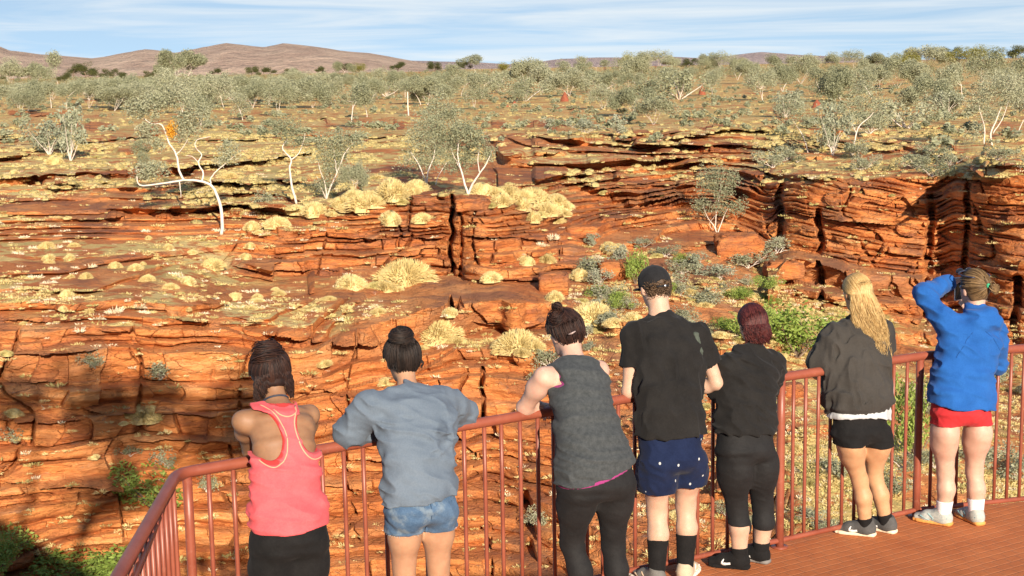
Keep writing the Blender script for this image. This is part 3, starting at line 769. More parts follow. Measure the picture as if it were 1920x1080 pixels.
class Kind:
    """a plant kind: the first instance owns the meshes, later ones are copies"""
    def __init__(s, name, cat, trunk, crown, mat, bark, crown_name='crown'):
        s.name, s.cat = name, cat
        s.tm = mesh_only('trunk', trunk[0], trunk[1], bark, None, True) if trunk is not None else None
        s.cm = mesh_only(crown_name, crown[0], crown[1], mat, {'hue': crown[2]})
        s.cn = crown_name; s.h = float(np.percentile(crown[0][:, 2], 98))
    def place(s, loc, rz, sc, label, group=None, dz=0.0):
        if s.tm is None:
            o = bpy.data.objects.new(s.name, s.cm); coll.objects.link(o)
            o.location = (loc[0], loc[1], loc[2] + dz); o.rotation_euler = (0, 0, rz); o.scale = sc if hasattr(sc, '__len__') else (sc,) * 3
            return tag(o, label, s.cat, group)
        o = empty(s.name, (loc[0], loc[1], loc[2] + dz), label, s.cat, group, rz)
        o.scale = sc if hasattr(sc, '__len__') else (sc,) * 3
        for n, me in (('trunk', s.tm), (s.cn, s.cm)):
            c = bpy.data.objects.new(n, me); coll.objects.link(c); c.parent = o
        return o

def tussock(seed, n=260, R=0.5, H=0.42, w=0.022, mound=True):
    rs = np.random.default_rng(seed)
    lob = lambda a_: 1 + .22 * np.sin(2 * a_ + seed) + .16 * np.sin(5 * a_ + 2.3 * seed)
    a = rs.uniform(0, 2 * math.pi, n); el = np.arcsin(rs.uniform(0.12, 1, n)) * 1.0
    qf = rs.uniform(0, 1, n) ** .6
    b0 = np.stack([np.cos(a), np.sin(a), 0 * a], 1) * (qf * R * 0.80 * lob(a))[:, None]
    if mound: b0[:, 2] = H * .72 * np.sqrt(np.clip(1 - qf ** 2, 0, 1)) * .9; el = np.clip(np.arccos(np.clip(qf, 0, 1)) + rs.normal(0, .35, n), .05, 1.5)
    L = rs.uniform(0.35, 0.8, n) * (R + H) * (0.27 if mound else .5)
    d = np.stack([np.cos(a) * np.cos(el), np.sin(a) * np.cos(el), np.sin(el)], 1)
    mid = b0 + d * (L * .6)[:, None]; tip = b0 + d * L[:, None] - np.array([0, 0, .14]) * (L * np.cos(el))[:, None]
    sd = np.cross(d, rs.normal(size=(n, 3))); sd /= np.linalg.norm(sd, axis=1)[:, None]; sd *= w * rs.uniform(.6, 1.4, n)[:, None]
    V = np.stack([b0 - sd, b0 + sd, mid + sd, mid - sd, tip + sd * .15, tip - sd * .15], 1).reshape(-1, 3)
    i = np.arange(n)[:, None] * 6
    F_ = np.concatenate([i + [0, 1, 2, 3], i + [3, 2, 4, 5]]); hue = np.repeat(rs.uniform(0, 1, n), 6)
    if mound:
        th_, ph = np.meshgrid(np.linspace(0, 2 * math.pi, 15), np.linspace(0, math.pi / 2, 6), indexing='ij')
        rr_ = 0.80 * lob(th_) * (1 + .2 * vnoise(np.cos(th_) * 2, np.sin(th_) * 2, ph * 2, seed))
        X = R * rr_ * np.cos(ph) * np.cos(th_); Y = R * rr_ * np.cos(ph) * np.sin(th_); Z = H * 0.86 * np.sin(ph) ** .8 * rr_ / .8 - .05
        ix = np.arange(X.size).reshape(X.shape)
        q = np.stack([ix[:-1, :-1], ix[1:, :-1], ix[1:, 1:], ix[:-1, 1:]], -1).reshape(-1, 4) + len(V)
        V = np.concatenate([V, np.stack([X, Y, Z], -1).reshape(-1, 3)]); F_ = np.concatenate([F_, q]); hue = np.concatenate([hue, np.full(X.size, .35)])
    return V, F_, hue

TUS = [Kind('spinifex_tussock', 'grass tussock', None, tussock(300 + i, 2600, .55, .50, .008), M_straw, None) for i in range(4)]
TUSG = [Kind('spinifex_tussock', 'grass tussock', None, tussock(320 + i, 2000, .5, .42, .008), M_straw2, None) for i in range(3)]
TUSP = [Kind('dead_grass_clump', 'grass clump', None, tussock(340 + i, 160, .42, .5, .020, False), M_pale, None) for i in range(3)]

def shrub_mesh(seed, R=0.7, H=0.9, n=900, leaf=0.07, nblob=9):
    rs = np.random.default_rng(seed); tubes = []
    tips = np.stack([rs.normal(0, R * .45, nblob), rs.normal(0, R * .45, nblob), rs.uniform(.3, .85, nblob) * H], 1)
    for t in tips:
        p = np.linspace(0, 1, 5)[:, None] * t[None] + rs.normal(0, .03, (5, 3)); p[0] = (0, 0, -.05); tubes.append((p, np.linspace(.022, .006, 5)))
    tv = join_np([tubes_np(p[None], r[None], 5) for p, r in tubes])
    P, h = crown_points(tips, rs, n / nblob, R * .42, .85); P = P[P[:, 2] > 0.02]
    V, F_, hue = leaf_quads(P, leaf, rs)
    return tv, (V, F_, np.clip(.5 * hue + .5 * np.repeat(.5 + .5 * fbm(P[:, 0] / .3, P[:, 1] / .3, P[:, 2] / .3, seed, 2), 4), 0, 1))
def kinds(name, cat, mat, bark, meshes): return [Kind(name, cat, t, c, mat, bark, 'foliage' if 'shrub' in name or 'bush' in name else 'crown') for t, c in meshes]
GUM = kinds('gum_tree', 'gum tree', M_gum, M_bark, [tree_meshes(400 + i, 5.0, 'gum', st, dp, 330 if dp < 3 else 170, .12, cr, sp, up, .95, 0, None, tr_) for i, (st, dp, cr, sp, up, tr_) in enumerate(
    [(1, 2, 1.15, .7, .1, .065), (2, 2, 1.0, .75, .1, .06), (1, 2, 1.3, .9, .0, .07), (3, 2, 1.1, .7, .1, .05), (1, 3, .9, .8, .05, .075), (3, 2, 1.05, .9, .0, .055), (2, 1, 1.4, .8, .1, .06), (4, 1, 1.2, .9, .1, .05)])])
MUL = kinds('mulga_tree', 'mulga tree', M_mulga, M_dbark, [tree_meshes(430 + i, 4.5, 'm', 2 + i % 2, 2, 190, .085, .75, .8, .25, .7, droop=0) for i in range(3)])
YEL = kinds('wattle_tree', 'wattle tree', M_yell, M_dbark, [tree_meshes(440 + i, 4.5, 'm', 3, 1, 340, .085, .95, .6, .3, .9, droop=0) for i in range(2)])
SIL = kinds('silver_shrub', 'silver shrub', M_blue, M_bark, [shrub_mesh(450 + i, 0.9, 1.5, 1300, .075, 10) for i in range(3)])
GRN = kinds('green_bush', 'bush', M_green, M_dbark, [shrub_mesh(460 + i, 0.9, 1.2, 2200, .055, 14) for i in range(3)])
GSH = kinds('grey_green_shrub', 'shrub', M_gum, M_bark, [shrub_mesh(470 + i, .8, 1.0, 1100, .06, 9) for i in range(3)])
rp = np.random.default_rng(99)

# --- the big white-limbed gum at the left, limbs traced as real 3-D limbs at its own distance
def limbs_from_px(limbs, Y, base_px, root, dy):
    parts, b = [], J(*base_px, Y)
    for li, (pts, r0, r1) in enumerate(limbs):
        P = np.array([J(px, py, Y + q) for px, py, q in pts]) - b
        n = 4 * (len(P) - 1) + 1
        t = np.linspace(0, len(P) - 1, n); k0 = np.minimum(t.astype(int), len(P) - 2); fr_ = (t - k0)[:, None]
        pm = lambda i: P[np.clip(i, 0, len(P) - 1)]
        p0, p1, p2, p3 = pm(k0 - 1), pm(k0), pm(k0 + 1), pm(k0 + 2)
        C = .5 * ((2 * p1) + (-p0 + p2) * fr_ + (2 * p0 - 5 * p1 + 4 * p2 - p3) * fr_ ** 2 + (-p0 + 3 * p1 - 3 * p2 + p3) * fr_ ** 3)
        C = C + np.random.default_rng(li).normal(0, .012, C.shape)
        parts.append(tube_np(C, np.linspace(r0, r1, n) * .78, 8))
    return join_np(parts)
def foliage_at(blobs, Y, base_px, per, leaf, mat, seed, name, parent):
    rs = np.random.default_rng(seed); b = J(*base_px, Y); P = []
    for px, py, q, wpx, hpx in blobs:
        c = J(px, py, Y + q) - b; s = (Y + q) / FOC; n = int(per * 3.4 * wpx * hpx / 2500)
        d = rs.normal(size=(n, 3)); d /= np.linalg.norm(d, axis=1)[:, None]; rr_ = rs.uniform(.2, 1, n) ** .5
        d = d * (rr_ * (1 + .4 * vnoise(d[:, 0] * 2.3 + px, d[:, 1] * 2.3, d[:, 2] * 2.3 + py, 4)))[:, None]
        sub = rs.integers(0, 9, n); cen = rs.normal(0, .35, (9, 3)); d = d * .72 + cen[sub] * .8
        P.append(c + d * np.array([wpx * s / 2, (wpx + hpx) * s / 4, hpx * s / 2]))
    P = np.concatenate(P); V, F_, hue = leaf_quads(P, leaf, rs, droop=.3)
    hue = np.clip(.5 * hue + .5 * np.repeat(.5 + .5 * fbm(P[:, 0] / .6, P[:, 1] / .6, P[:, 2] / .6, seed, 2), 4), 0, 1)
    return mesh_np(name, V, F_, mat, False, parent, {'hue': hue})
def hero_gum(base_px, limbs, blobs, label, per=260, leaf=.085, extra=None, dY=0.0, name='gum_tree', seed=1):
    g = ground(*base_px); Y = g[1] + dY
    t = empty(name, J(*base_px, Y), label, 'gum tree')
    v, f_ = limbs_from_px(limbs, Y, base_px, None, 0)
    mesh_np('trunk', v, f_, M_bark, True, t)
    foliage_at(blobs, Y, base_px, per, leaf, M_gum, seed, 'crown', t)
    if extra: foliage_at(extra, Y, base_px, 500, .07, M_gold, seed + 5, 'dead_foliage', t)
    return t
hero_gum((415, 438), [([(415, 440, 0), (417, 410, 0), (410, 375, 0), (398, 350, 0), (375, 340, -.1), (345, 338, -.3), (300, 345, -.5), (262, 347, -.7), (257, 330, -.8)], .16, .05),
                      ([(345, 338, -.3), (336, 320, 0), (331, 290, .3), (318, 270, .4), (304, 235, .5), (285, 232, .6), (270, 222, .7)], .11, .03),
                      ([(331, 290, .3), (342, 278, .2), (352, 262, 0)], .05, .02), ([(398, 352, 0), (394, 338, .2), (402, 325, .4), (425, 305, .6), (440, 292, .8)], .08, .02),
                      ([(378, 341, 0), (381, 325, .2), (372, 305, .3), (378, 290, .4), (366, 275, .4), (370, 262, .5), (395, 256, .7)], .08, .02), ([(372, 305, .3), (360, 293, .2), (348, 292, .1)], .04, .015),
                      ([(336, 338, -.3), (338, 355, -.6), (340, 370, -1)], .05, .02)],
         [(280, 195, .7, 70, 50), (255, 205, .9, 60, 55), (310, 190, 1., 70, 45), (275, 245, .8, 60, 50), (345, 235, 1., 50, 70), (365, 215, 1.3, 80, 70), (335, 175, 1.6, 70, 50),
          (290, 315, -.3, 70, 45), (270, 325, -.5, 50, 35), (430, 285, .8, 50, 45), (415, 300, .6, 35, 25), (300, 270, .5, 40, 30)],
         'white limbed gum with a crooked trunk and a sideways branch, orange foliage in its crown', 230, .085, [(325, 240, .2, 26, 34), (322, 250, .2, 14, 22)], seed=11)
hero_gum((556, 380), [([(556, 382, 0), (548, 350, 0), (543, 318, 0), (546, 300, 0), (534, 285, .1), (530, 275, .2), (540, 260, .3)], .12, .03), ([(546, 300, 0), (558, 290, .2), (566, 275, .4), (572, 250, .5)], .06, .02)],
         [(540, 245, .3, 62, 62), (525, 235, .2, 40, 35), (560, 262, .5, 35, 30)], 'slim white gum with a small round crown, first upright tree right of the crooked gum', 240, .08, seed=12)
hero_gum((612, 372), [([(612, 374, 0), (610, 345, 0), (602, 325, 0), (596, 300, .1)], .08, .02), ([(612, 374, 0), (620, 350, -.2), (632, 325, -.2), (645, 290, -.2), (665, 265, 0)], .09, .02), ([(612, 374, 0), (604, 355, .3), (594, 330, .4)], .05, .015),
                      ([(632, 325, -.2), (628, 300, .1), (625, 275, .3)], .05, .015)],
         [(612, 285, .3, 60, 60), (640, 260, 0, 70, 50), (665, 262, 0, 50, 40), (618, 320, .4, 55, 55), (606, 345, .3, 40, 35), (600, 262, .5, 40, 30), (640, 290, .5, 45, 40)],
         'bushy low gum with several thin white stems between the slim gum and the central clump', 260, .08, seed=13)
hero_gum((878, 364), [([(878, 366, 0), (872, 345, 0), (864, 318, 0), (858, 290, .1), (860, 262, .3)], .11, .03), ([(878, 366, 0), (886, 345, -.1), (900, 325, -.2), (915, 300, -.2), (922, 282, 0)], .11, .03), ([(900, 325, -.2), (896, 300, 0), (900, 275, .2)], .05, .02), ([(864, 318, 0), (852, 295, .4), (842, 270, .5)], .05, .02)],
         [(860, 245, .3, 80, 60), (840, 265, .6, 60, 55), (895, 262, .1, 60, 50), (915, 290, 0, 35, 40), (875, 290, .5, 55, 50), (850, 305, .8, 60, 50), (820, 240, .8, 50, 50)],
         'two stemmed white gum standing on the rock point beside the yellow grass', 250, .08, seed=14)
hero_gum((800, 348), [([(800, 350, 0), (793, 325, 0), (780, 300, .1), (770, 285, .2)], .08, .02), ([(800, 350, 0), (803, 320, 0), (815, 290, .2), (812, 255, .3)], .09, .02), ([(816, 352, 0), (822, 330, 0), (838, 305, .2)], .05, .02)],
         [(800, 235, .4, 80, 60), (820, 205, .6, 75, 60), (785, 260, .3, 60, 60), (815, 275, .6, 70, 60), (770, 300, .4, 50, 40), (800, 305, .7, 60, 50), (845, 215, .8, 50, 40), (820, 178, .8, 32, 36)],
         'broad grey green gum at the left of the central clump, its crown the tallest there', 250, .08, dY=1.5, seed=15)
hero_gum((1344, 440), [([(1344, 442, 0), (1340, 425, 0), (1328, 410, 0), (1318, 385, .1)], .07, .02), ([(1344, 442, 0), (1350, 425, 0), (1358, 405, 0), (1366, 385, .1)], .07, .02), ([(1342, 430, 0), (1343, 400, .2), (1350, 360, .3), (1352, 335, .4)], .06, .02), ([(1336, 430, 0), (1330, 420, -.3), (1340, 405, -.4)], .03, .015)],
         [(1345, 330, .3, 70, 50), (1325, 340, .4, 50, 45), (1375, 335, .4, 40, 40), (1355, 362, .2, 55, 40), (1380, 385, 0, 45, 40), (1315, 385, .1, 40, 40), (1350, 392, 0, 50, 35)],
         'pale gum growing from the foot of the rock step left of the right hand cliff', 260, .08, seed=16)
hero_gum((1860, 272), [([(1860, 274, 0), (1858, 250, 0), (1868, 225, 0), (1878, 200, .2)], .13, .04), ([(1845, 270, .4), (1846, 240, .4), (1838, 210, .5), (1834, 190, .6)], .10, .03), ([(1862, 250, 0), (1880, 222, .2), (1892, 185, .4)], .07, .02)],
         [(1850, 170, .4, 80, 60), (1880, 160, .5, 80, 60), (1835, 195, .6, 50, 50), (1895, 190, .4, 60, 50), (1860, 215, .5, 50, 40), (1835, 240, .7, 40, 50), (1905, 150, .8, 50, 40)],
         'tall white stemmed gum above the right hand cliff, the largest tree at the right edge', 240, .09, seed=17)
hero_gum((1600, 275), [([(1600, 277, 0), (1606, 250, 0), (1612, 235, .2), (1630, 220, .3), (1638, 210, .4)], .10, .03), ([(1606, 250, 0), (1596, 232, .2), (1580, 222, .3)], .05, .02)],
         [(1640, 195, .4, 70, 45), (1610, 190, .5, 70, 40), (1590, 210, .5, 45, 30), (1655, 225, .4, 50, 35), (1620, 160, .8, 60, 40)],
         'grey gum with a bent white trunk on the slope above the right hand cliff', 230, .085, seed=18)
hero_gum((1515, 285), [([(1515, 287, 0), (1508, 260, 0), (1495, 238, .1), (1485, 222, .2)], .08, .02)], [(1480, 215, .2, 60, 40), (1500, 200, .3, 50, 35), (1465, 195, .4, 40, 40), (1510, 225, .3, 45, 30)],
         'thin leaning gum left of the silver shrubs above the right hand cliff', 220, .08, seed=19)
hero_gum((766, 216), [([(766, 217, 0), (765, 200, 0), (764, 172, 0)], .20, .13)], [(765, 165, 0, 46, 22), (752, 158, 0, 36, 20), (780, 160, .5, 36, 22)], 'bright white bare trunked gum alone on the open plain near the centre', 330, .13, seed=20)

# --- plain trees: hand placed crowd of repeats (px, py of the foot, height in px, kind)
LAB = {'gum': ('pale grey green gum tree scattered on the open plain beyond the gorge', 'gum trees scattered on the plain'),
       'mul': ('dark green spreading tree in the wooded band along the horizon', 'dark green trees along the horizon'),
       'yel': ('yellow green bushy tree in the wooded band along the horizon', 'yellow green trees along the horizon'),
       'sil': ('silvery shrub on the grassy slopes beyond the gorge', 'silvery shrubs on the far slopes'),
       'grn': ('small light green bush on the slope beyond the railing', 'small green bushes on the scree'),
       'gsh': ('low grey green shrub on the ground beyond the gorge', 'grey green shrubs on the far ground')}
spots = []
def put(kind, px, py, hpx, label=None, wide=1.0):
    ks = dict(gum=GUM, mul=MUL, yel=YEL, sil=SIL, gsh=GSH, grn=GRN)[kind]
    k_ = ks[rp.integers(len(ks))]; g = ground(px, py)
    z = k_.h
    sc = hpx * g[1] / FOC / z
    l, gr_ = LAB.get(kind, (None, None))
    return k_.place(g, rp.uniform(0, 6.28), (sc * wide, sc * wide, sc), label or l, None if label else gr_)
for a in [('sil', 1560, 292, 92, 'large silver shrub, tallest of those above the right hand cliff', .55), ('sil', 1472, 218, 48, 'rounded silver shrub on the grassy slope left of the leaning thin gum', 1.2), ('sil', 1775, 216, 45, 'small silver tree shaped shrub left of the tall gum at the right edge', 1.),
          ('sil', 95, 290, 62, 'silver blue shrub beside a straw tussock near the left edge', 1.), ('sil', 130, 300, 100, 'taller silver gum sapling beside the blue shrub near the left edge', .5),
          ('gsh', 1700, 240, 52, 'round dark olive shrub on the slope right of the bent grey gum', 1.2), ('sil', 1095, 248, 26, 'wide flat silver shrub at the top of the red terraces', 2.), ('sil', 1160, 254, 36, 'upright silver shrub at the top of the red terraces', 1.),
          ('sil', 1028, 246, 24, 'smallest silver shrub at the left end of the red terraces', 1.2), ('gsh', 1630, 250, 38, 'grey green shrub behind the bent grey gum', 1.1), ('gsh', 486, 390, 30, 'small silvery shrub right of the crooked gum trunk', 1.3),
          ('gum', 252, 320, 60, 'short gum with a white stem left of the crooked gum', .8), ('gum', 660, 368, 62, 'thin small gum right of the bushy low gum', .55)]:
    put(*a[:4], label=a[4], wide=a[5])
for (px, py, h) in [(345, 215, 75), (420, 200, 62), (375, 235, 60), (300, 190, 60), (230, 205, 58), (110, 160, 60), (60, 175, 55), (165, 200, 50), (520, 215, 60), (455, 225, 50), (660, 240, 80), (690, 225, 50),
                    (330, 155, 60), (350, 150, 52), (600, 190, 48), (560, 170, 40), (890, 205, 42), (740, 180, 48), (705, 175, 46), (1130, 205, 45), (1190, 215, 52), (1225, 235, 55), (1250, 180, 52), (1285, 175, 44), (1335, 180, 46),
                    (1430, 190, 58), (1465, 170, 50), (1540, 180, 52), (1575, 190, 58), (1740, 215, 70), (1765, 190, 60), (1680, 165, 55), (1720, 165, 50), (1800, 190, 66), (1905, 255, 90), (1910, 180, 76), (1840, 160, 60),
                    (985, 160, 45), (1015, 175, 52), (1060, 160, 44), (1090, 158, 40), (1110, 170, 38), (1170, 150, 42), (1200, 152, 50), (1380, 150, 44), (1405, 155, 42), (1500, 155, 46), (1620, 155, 44), (815, 190, 46), (850, 165, 44), (40, 215, 46), (20, 160, 48), (640, 150, 34)]:
    put('gum', px, py, h, wide=rp.uniform(.75, 1.1))
n = 0
while n < 235:                                                      # the scattered woodland thickens toward the horizon and to the left
    q = 134 + 62 * rp.random() ** 1.25; px = rp.uniform(-60, 1980)
    dens = (1.0 if px < 700 else .55) if q > 152 else 1
    if q > 165 and px > 700: dens = .35
    if rp.random() > dens: continue
    py = q + horizon(px) - 124
    put('gum' if rp.random() < .82 else 'gsh', px, py, rp.uniform(5.0, 7.6) * FOC / (9.4 * FOC / (q - 124)) * (1 if q > 145 else .9), wide=rp.uniform(.8, 1.2)); n += 1
for px, q, h, kd in [(60, 140, 28, 'mul'), (25, 141, 24, 'mul'), (215, 142, 27, 'mul'), (150, 141, 36, 'mul'), (175, 140, 26, 'mul'), (605, 138, 20, 'mul'), (235, 144, 20, 'mul'), (895, 136, 34, 'gum'), (870, 136, 22, 'mul'), (745, 138, 24, 'mul'),
                     (820, 142, 28, 'mul'), (1190, 140, 38, 'yel'), (1170, 138, 28, 'yel'), (1388, 141, 24, 'yel'), (1700, 152, 40, 'yel'), (1690, 148, 32, 'yel'), (1800, 146, 42, 'yel'), (1830, 148, 46, 'yel'), (1860, 146, 40, 'yel'), (1780, 142, 36, 'mul'), (1910, 142, 40, 'mul'),
                     (1235, 134, 34, 'gum'), (1095, 139, 30, 'gum'), (1350, 140, 34, 'gum'), (335, 136, 44, 'gum'), (320, 138, 38, 'gum'), (680, 140, 26, 'yel'), (945, 141, 24, 'yel'), (650, 138, 26, 'mul'), (470, 138, 22, 'mul'), (500, 140, 22, 'mul'), (410, 139, 20, 'mul'),
                     (120, 148, 26, 'mul'), (290, 146, 24, 'mul'), (545, 142, 22, 'mul'), (1000, 139, 20, 'mul'), (1450, 140, 30, 'gum'), (1500, 141, 28, 'gum'), (1560, 141, 30, 'gum'), (1600, 142, 34, 'gum'), (1640, 140, 28, 'gum'), (1740, 142, 40, 'gum'), (1120, 140, 26, 'gum'), (1260, 140, 28, 'gum'), (1290, 141, 26, 'mul'), (1320, 139, 28, 'gum')]:
    put(kd, px, q + horizon(px) - 124, h, wide=rp.uniform(1.0, 1.4))

def far_wood():
    rs = np.random.default_rng(77); P = []
    n = 2500
    q = 129.5 + 27 * rs.random(n) ** 1.15; px = rs.uniform(-200, 2150, n)
    D = 9.4 * FOC / (q - 124); X = (px - 960) / FOC * D
    for x, d in zip(X, D):
        h = rs.uniform(3.2, 7.5) * (1 if d > 700 else .7); k_ = 70; v = rs.normal(size=(k_, 3)); v /= np.linalg.norm(v, axis=1)[:, None]
        v *= rs.uniform(.3, 1, k_)[:, None] ** .5
        P.append(np.array([x, d, -6.6 + h * .5]) + v * np.array([h * .62, h * .62, h * .5]) + 0.25 * rs.normal(size=3))
    P = np.concatenate(P); V, F_, hue = leaf_quads(P, .42, rs)
    hue = np.clip(.4 * hue + .6 * np.repeat(np.repeat(rs.random(n), 70), 4), 0, 1)
    o = mesh_np('distant_woodland', V, F_, M_fw, False, None, {'hue': hue})
    tag(o, 'olive grey woodland band along the horizon', 'woodland', None, 'stuff')
M_fw = leaf_material('distant_scrub_leaf', (0.10, 0.105, 0.045), (0.19, 0.19, 0.09), (0.30, 0.29, 0.17))
far_wood()

# unseen tall gums added left of the platform to shade the lower left wall
for i_, (x_, y_, h_, lb_) in enumerate([(-7.2, -1.0, 13.5, 'unseen gum added beside the platform to shade the left wall, left one'), (-4.6, -3.2, 14.5, 'unseen gum added beside the platform to shade the left wall, right one')]):
    tm_, cm_ = tree_meshes(480 + i_, h_, 'g', 1, 3, 150, .18, 1.9, .62, .15, .8, 0, None, .30, .25, .34)
    Kt = Kind('added_shade_gum', 'gum tree', tm_, cm_, M_gum, M_bark); Kt.place((x_, y_, 1.0), 0, 1.0, lb_)
# --- termite mounds
def termite(px, py, wpx, hpx, label, grp=None):
    g = ground(px, py); s = g[1] / FOC; rs = np.random.default_rng(int(px))
    th_, u = np.meshgrid(np.linspace(0, 2 * math.pi, 25), np.linspace(0, 1, 12), indexing='ij')
    r = wpx * s / 2 * (1 - u ** 1.6) * (1 + .25 * fbm(np.cos(th_) * 1.5, np.sin(th_) * 1.5, u * 3, int(px), 3))
    V = np.stack([r * np.cos(th_), r * np.sin(th_), hpx * s * u - .1], -1).reshape(-1, 3)
    ix = np.arange(th_.size).reshape(th_.shape); q = np.stack([ix[:-1, :-1], ix[1:, :-1], ix[1:, 1:], ix[:-1, 1:]], -1).reshape(-1, 4)
    o = mesh_np('termite_mound', V, q, M_term); o.location = g; tag(o, label, 'termite mound', grp)
M_term = simple_mat('red_termite_clay', (0.20, 0.060, 0.032), (0.30, 0.095, 0.05), 1.5, .95, .6, 4, .1)
termite(1531, 201, 22, 17, 'rust red conical termite mound standing alone on the right of the plain')
termite(1056, 188, 16, 19, 'tall red termite mound in the middle of the plain')
termite(1316, 176, 14, 18, 'red termite mound between two small gums right of centre')
termite(884, 158, 12, 10, 'small red termite mound at the edge of the far trees')
termite(948, 202, 8, 6, 'tiny red termite mound, left one of a pair on the open grass'); termite(965, 196, 8, 7, 'tiny red termite mound, right one of a pair on the open grass'); termite(1076, 207, 12, 6, 'low red termite mound just in front of the tall one')

# --- bushes and shrubs of the gorge wall
for a in [('grn', 296, 955, 92, 'leafy green bush on the shaded wall behind the railing corner', 1.1), ('grn', 180, 1092, 78, 'yellow green bush at the foot of the shaded wall, bottom left', 1.6), ('grn', 2, 1070, 95, 'green bush cut by the left edge at the bottom', .9),
          ('grn', 1495, 668, 100, 'large light green bush behind the red haired visitor', 1.1), ('grn', 1410, 640, 62, 'green bush just left of the large light green one', .9), ('grn', 1716, 860, 160, 'tall green bush seen through the railing between the two right hand visitors', .38),
          ('grn', 1192, 530, 62, 'small upright green bush left of the man in the cap', .5), ('grn', 1590, 640, 50, 'small green bush right of the large light green one', .9), ('gsh', 320, 880, 48, 'grey green twiggy shrub above the leafy bush on the left wall', .8),
          ('gsh', 300, 712, 42, 'olive grey shrub in the middle of the left wall', 1.4), ('gsh', 178, 690, 32, 'small round grey shrub on the left wall under a ledge', 1.), ('gsh', 385, 920, 34, 'dry shrub on the wall just left of the railing post', 1.), ('gsh', 30, 830, 34, 'grey shrub at the left edge on the shaded wall', 1.4), ('gsh', 245, 855, 22, 'low grey shrub in the shaded gully of the left wall', 1.2),
          ('gsh', 1865, 720, 60, 'grey green shrub behind the railing at the right edge', 1.), ('gsh', 1290, 640, 40, 'straw coloured shrub between the man and the red haired visitor', 1.2), ('gsh', 1905, 900, 60, 'dark shrub low behind the last balusters on the right', 1.)]:
    put(*a[:4], label=a[4], wide=a[5])

LAB['gs2'] = LAB['gsh']
for i in range(34):
    px = rp.uniform(1090, 1460); py = rp.uniform(455, 660)
    put('gsh' if i % 3 else 'sil', px, py, rp.uniform(16, 34), wide=rp.uniform(1.0, 1.8))
for i in range(26):
    px = rp.uniform(980, 1920); py = rp.uniform(680, 1000)
    put('gsh', px, py, rp.uniform(22, 46), wide=rp.uniform(.9, 1.6))
for i in range(16): put('gsh', rp.uniform(1450, 1920), rp.uniform(285, 345), rp.uniform(14, 30), wide=rp.uniform(1.0, 1.6))
for i in range(12): put('grn', rp.uniform(1120, 1460), rp.uniform(470, 650), rp.uniform(16, 28), label=None, wide=1.3)
# --- spinifex: the large ones by hand, the rest scattered
tlab = 'rounded straw coloured spinifex tussock on the red rock'
def tus(px, py, wpx, kset=None, label=None, grp='spinifex tussocks on the gorge rock', squash=.75, cat=None, lab=tlab):
    kset = kset or TUS; k_ = kset[rp.integers(len(kset))]; g = ground(px, py)
    s = wpx * g[1] / FOC / 1.15
    return k_.place(g, rp.uniform(0, 6.28), (s, s * .8, s * squash * 1.25), label or lab, None if label else grp, -.06 * s)
for a in [(760, 528, 118, 'widest straw tussock, on the ledge above the grey sweatshirt visitor'), (657, 538, 68, 'dome shaped straw tussock left of the widest one'), (818, 632, 108, 'broad straw tussock right of the hair bun of the grey sweatshirt visitor'),
          (972, 648, 98, 'straw tussock left of the grey tank top visitor'), (1110, 598, 92, 'large pale tussock between the tank top visitor and the man in the cap'), (690, 388, 84, 'yellow grass clump at the left end of the rock point'),
          (918, 524, 46, 'straw tussock on the face of the rock point, lower left'), (985, 496, 42, 'straw tussock on the rock point, middle of three in a row'), (1027, 492, 42, 'straw tussock on the rock point, right of three in a row'), (1087, 518, 50, 'tall straw tussock right of the rock point'),
          (272, 784, 78, 'spreading dry tussock on the left wall at the edge of the shade'), (104, 305, 42, 'pale straw tussock beside the silver blue shrub at the left'), (431, 334, 34, 'small round straw tussock behind the crooked gum')]:
    tus(*a[:3], label=a[3])
for a in [(716, 374, 56), (700, 384, 56), (670, 386, 50), (765, 362, 56), (925, 366, 50), (940, 380, 56), (980, 374, 56), (1015, 388, 50), (1055, 390, 46), (1000, 412, 48), (1040, 416, 40), (650, 392, 40), (735, 366, 90), (640, 384, 50), (955, 372, 70), (1000, 380, 80), (1042, 382, 56), (905, 362, 60), (665, 372, 50), (780, 356, 60), (1025, 400, 60), (975, 392, 60), (730, 416, 60), (790, 414, 44), (590, 398, 62), (555, 400, 44), (520, 424, 50), (475, 432, 44),
          (400, 500, 52), (352, 530, 40), (252, 508, 34), (320, 540, 30), (1140, 470, 50), (1160, 470, 40), (1200, 640, 44), (1150, 610, 40), (1040, 560, 50), (845, 590, 40), (1000, 655, 56), (940, 650, 50), (720, 720, 40), (840, 625, 50), (1075, 640, 40), (465, 318, 26), (1185, 600, 44)]:
    tus(*a[:3])
for cx_, cy_, w_ in [(760, 528, 118), (657, 538, 68), (818, 632, 108), (972, 648, 98), (1110, 598, 92), (735, 368, 90), (655, 384, 60), (955, 374, 80), (1010, 390, 80), (590, 398, 62), (1087, 518, 50), (272, 784, 78), (918, 524, 46)]:
    for j_ in range(4):
        tus(cx_ + rp.uniform(-.62, .62) * w_, cy_ + rp.uniform(-.04, .16) * w_, w_ * rp.uniform(.22, .48), kset=TUSG if j_ == 0 else TUS, lab=tlab if j_ else 'greenish spinifex tussock on the gorge slopes', grp='spinifex tussocks on the gorge rock' if j_ else 'green spinifex tussocks', squash=.62)
for i in range(46):
    u_ = rp.random(); tus(rp.uniform(0, 560), 430 + 200 * rp.random() ** 1.2, rp.uniform(16, 34), kset=TUSP if u_ < .5 else TUS, squash=.8, grp='bleached dead grass clumps on the rock' if u_ < .5 else 'spinifex tussocks on the gorge rock', lab='bleached dead grass clump on the red rock' if u_ < .5 else tlab)
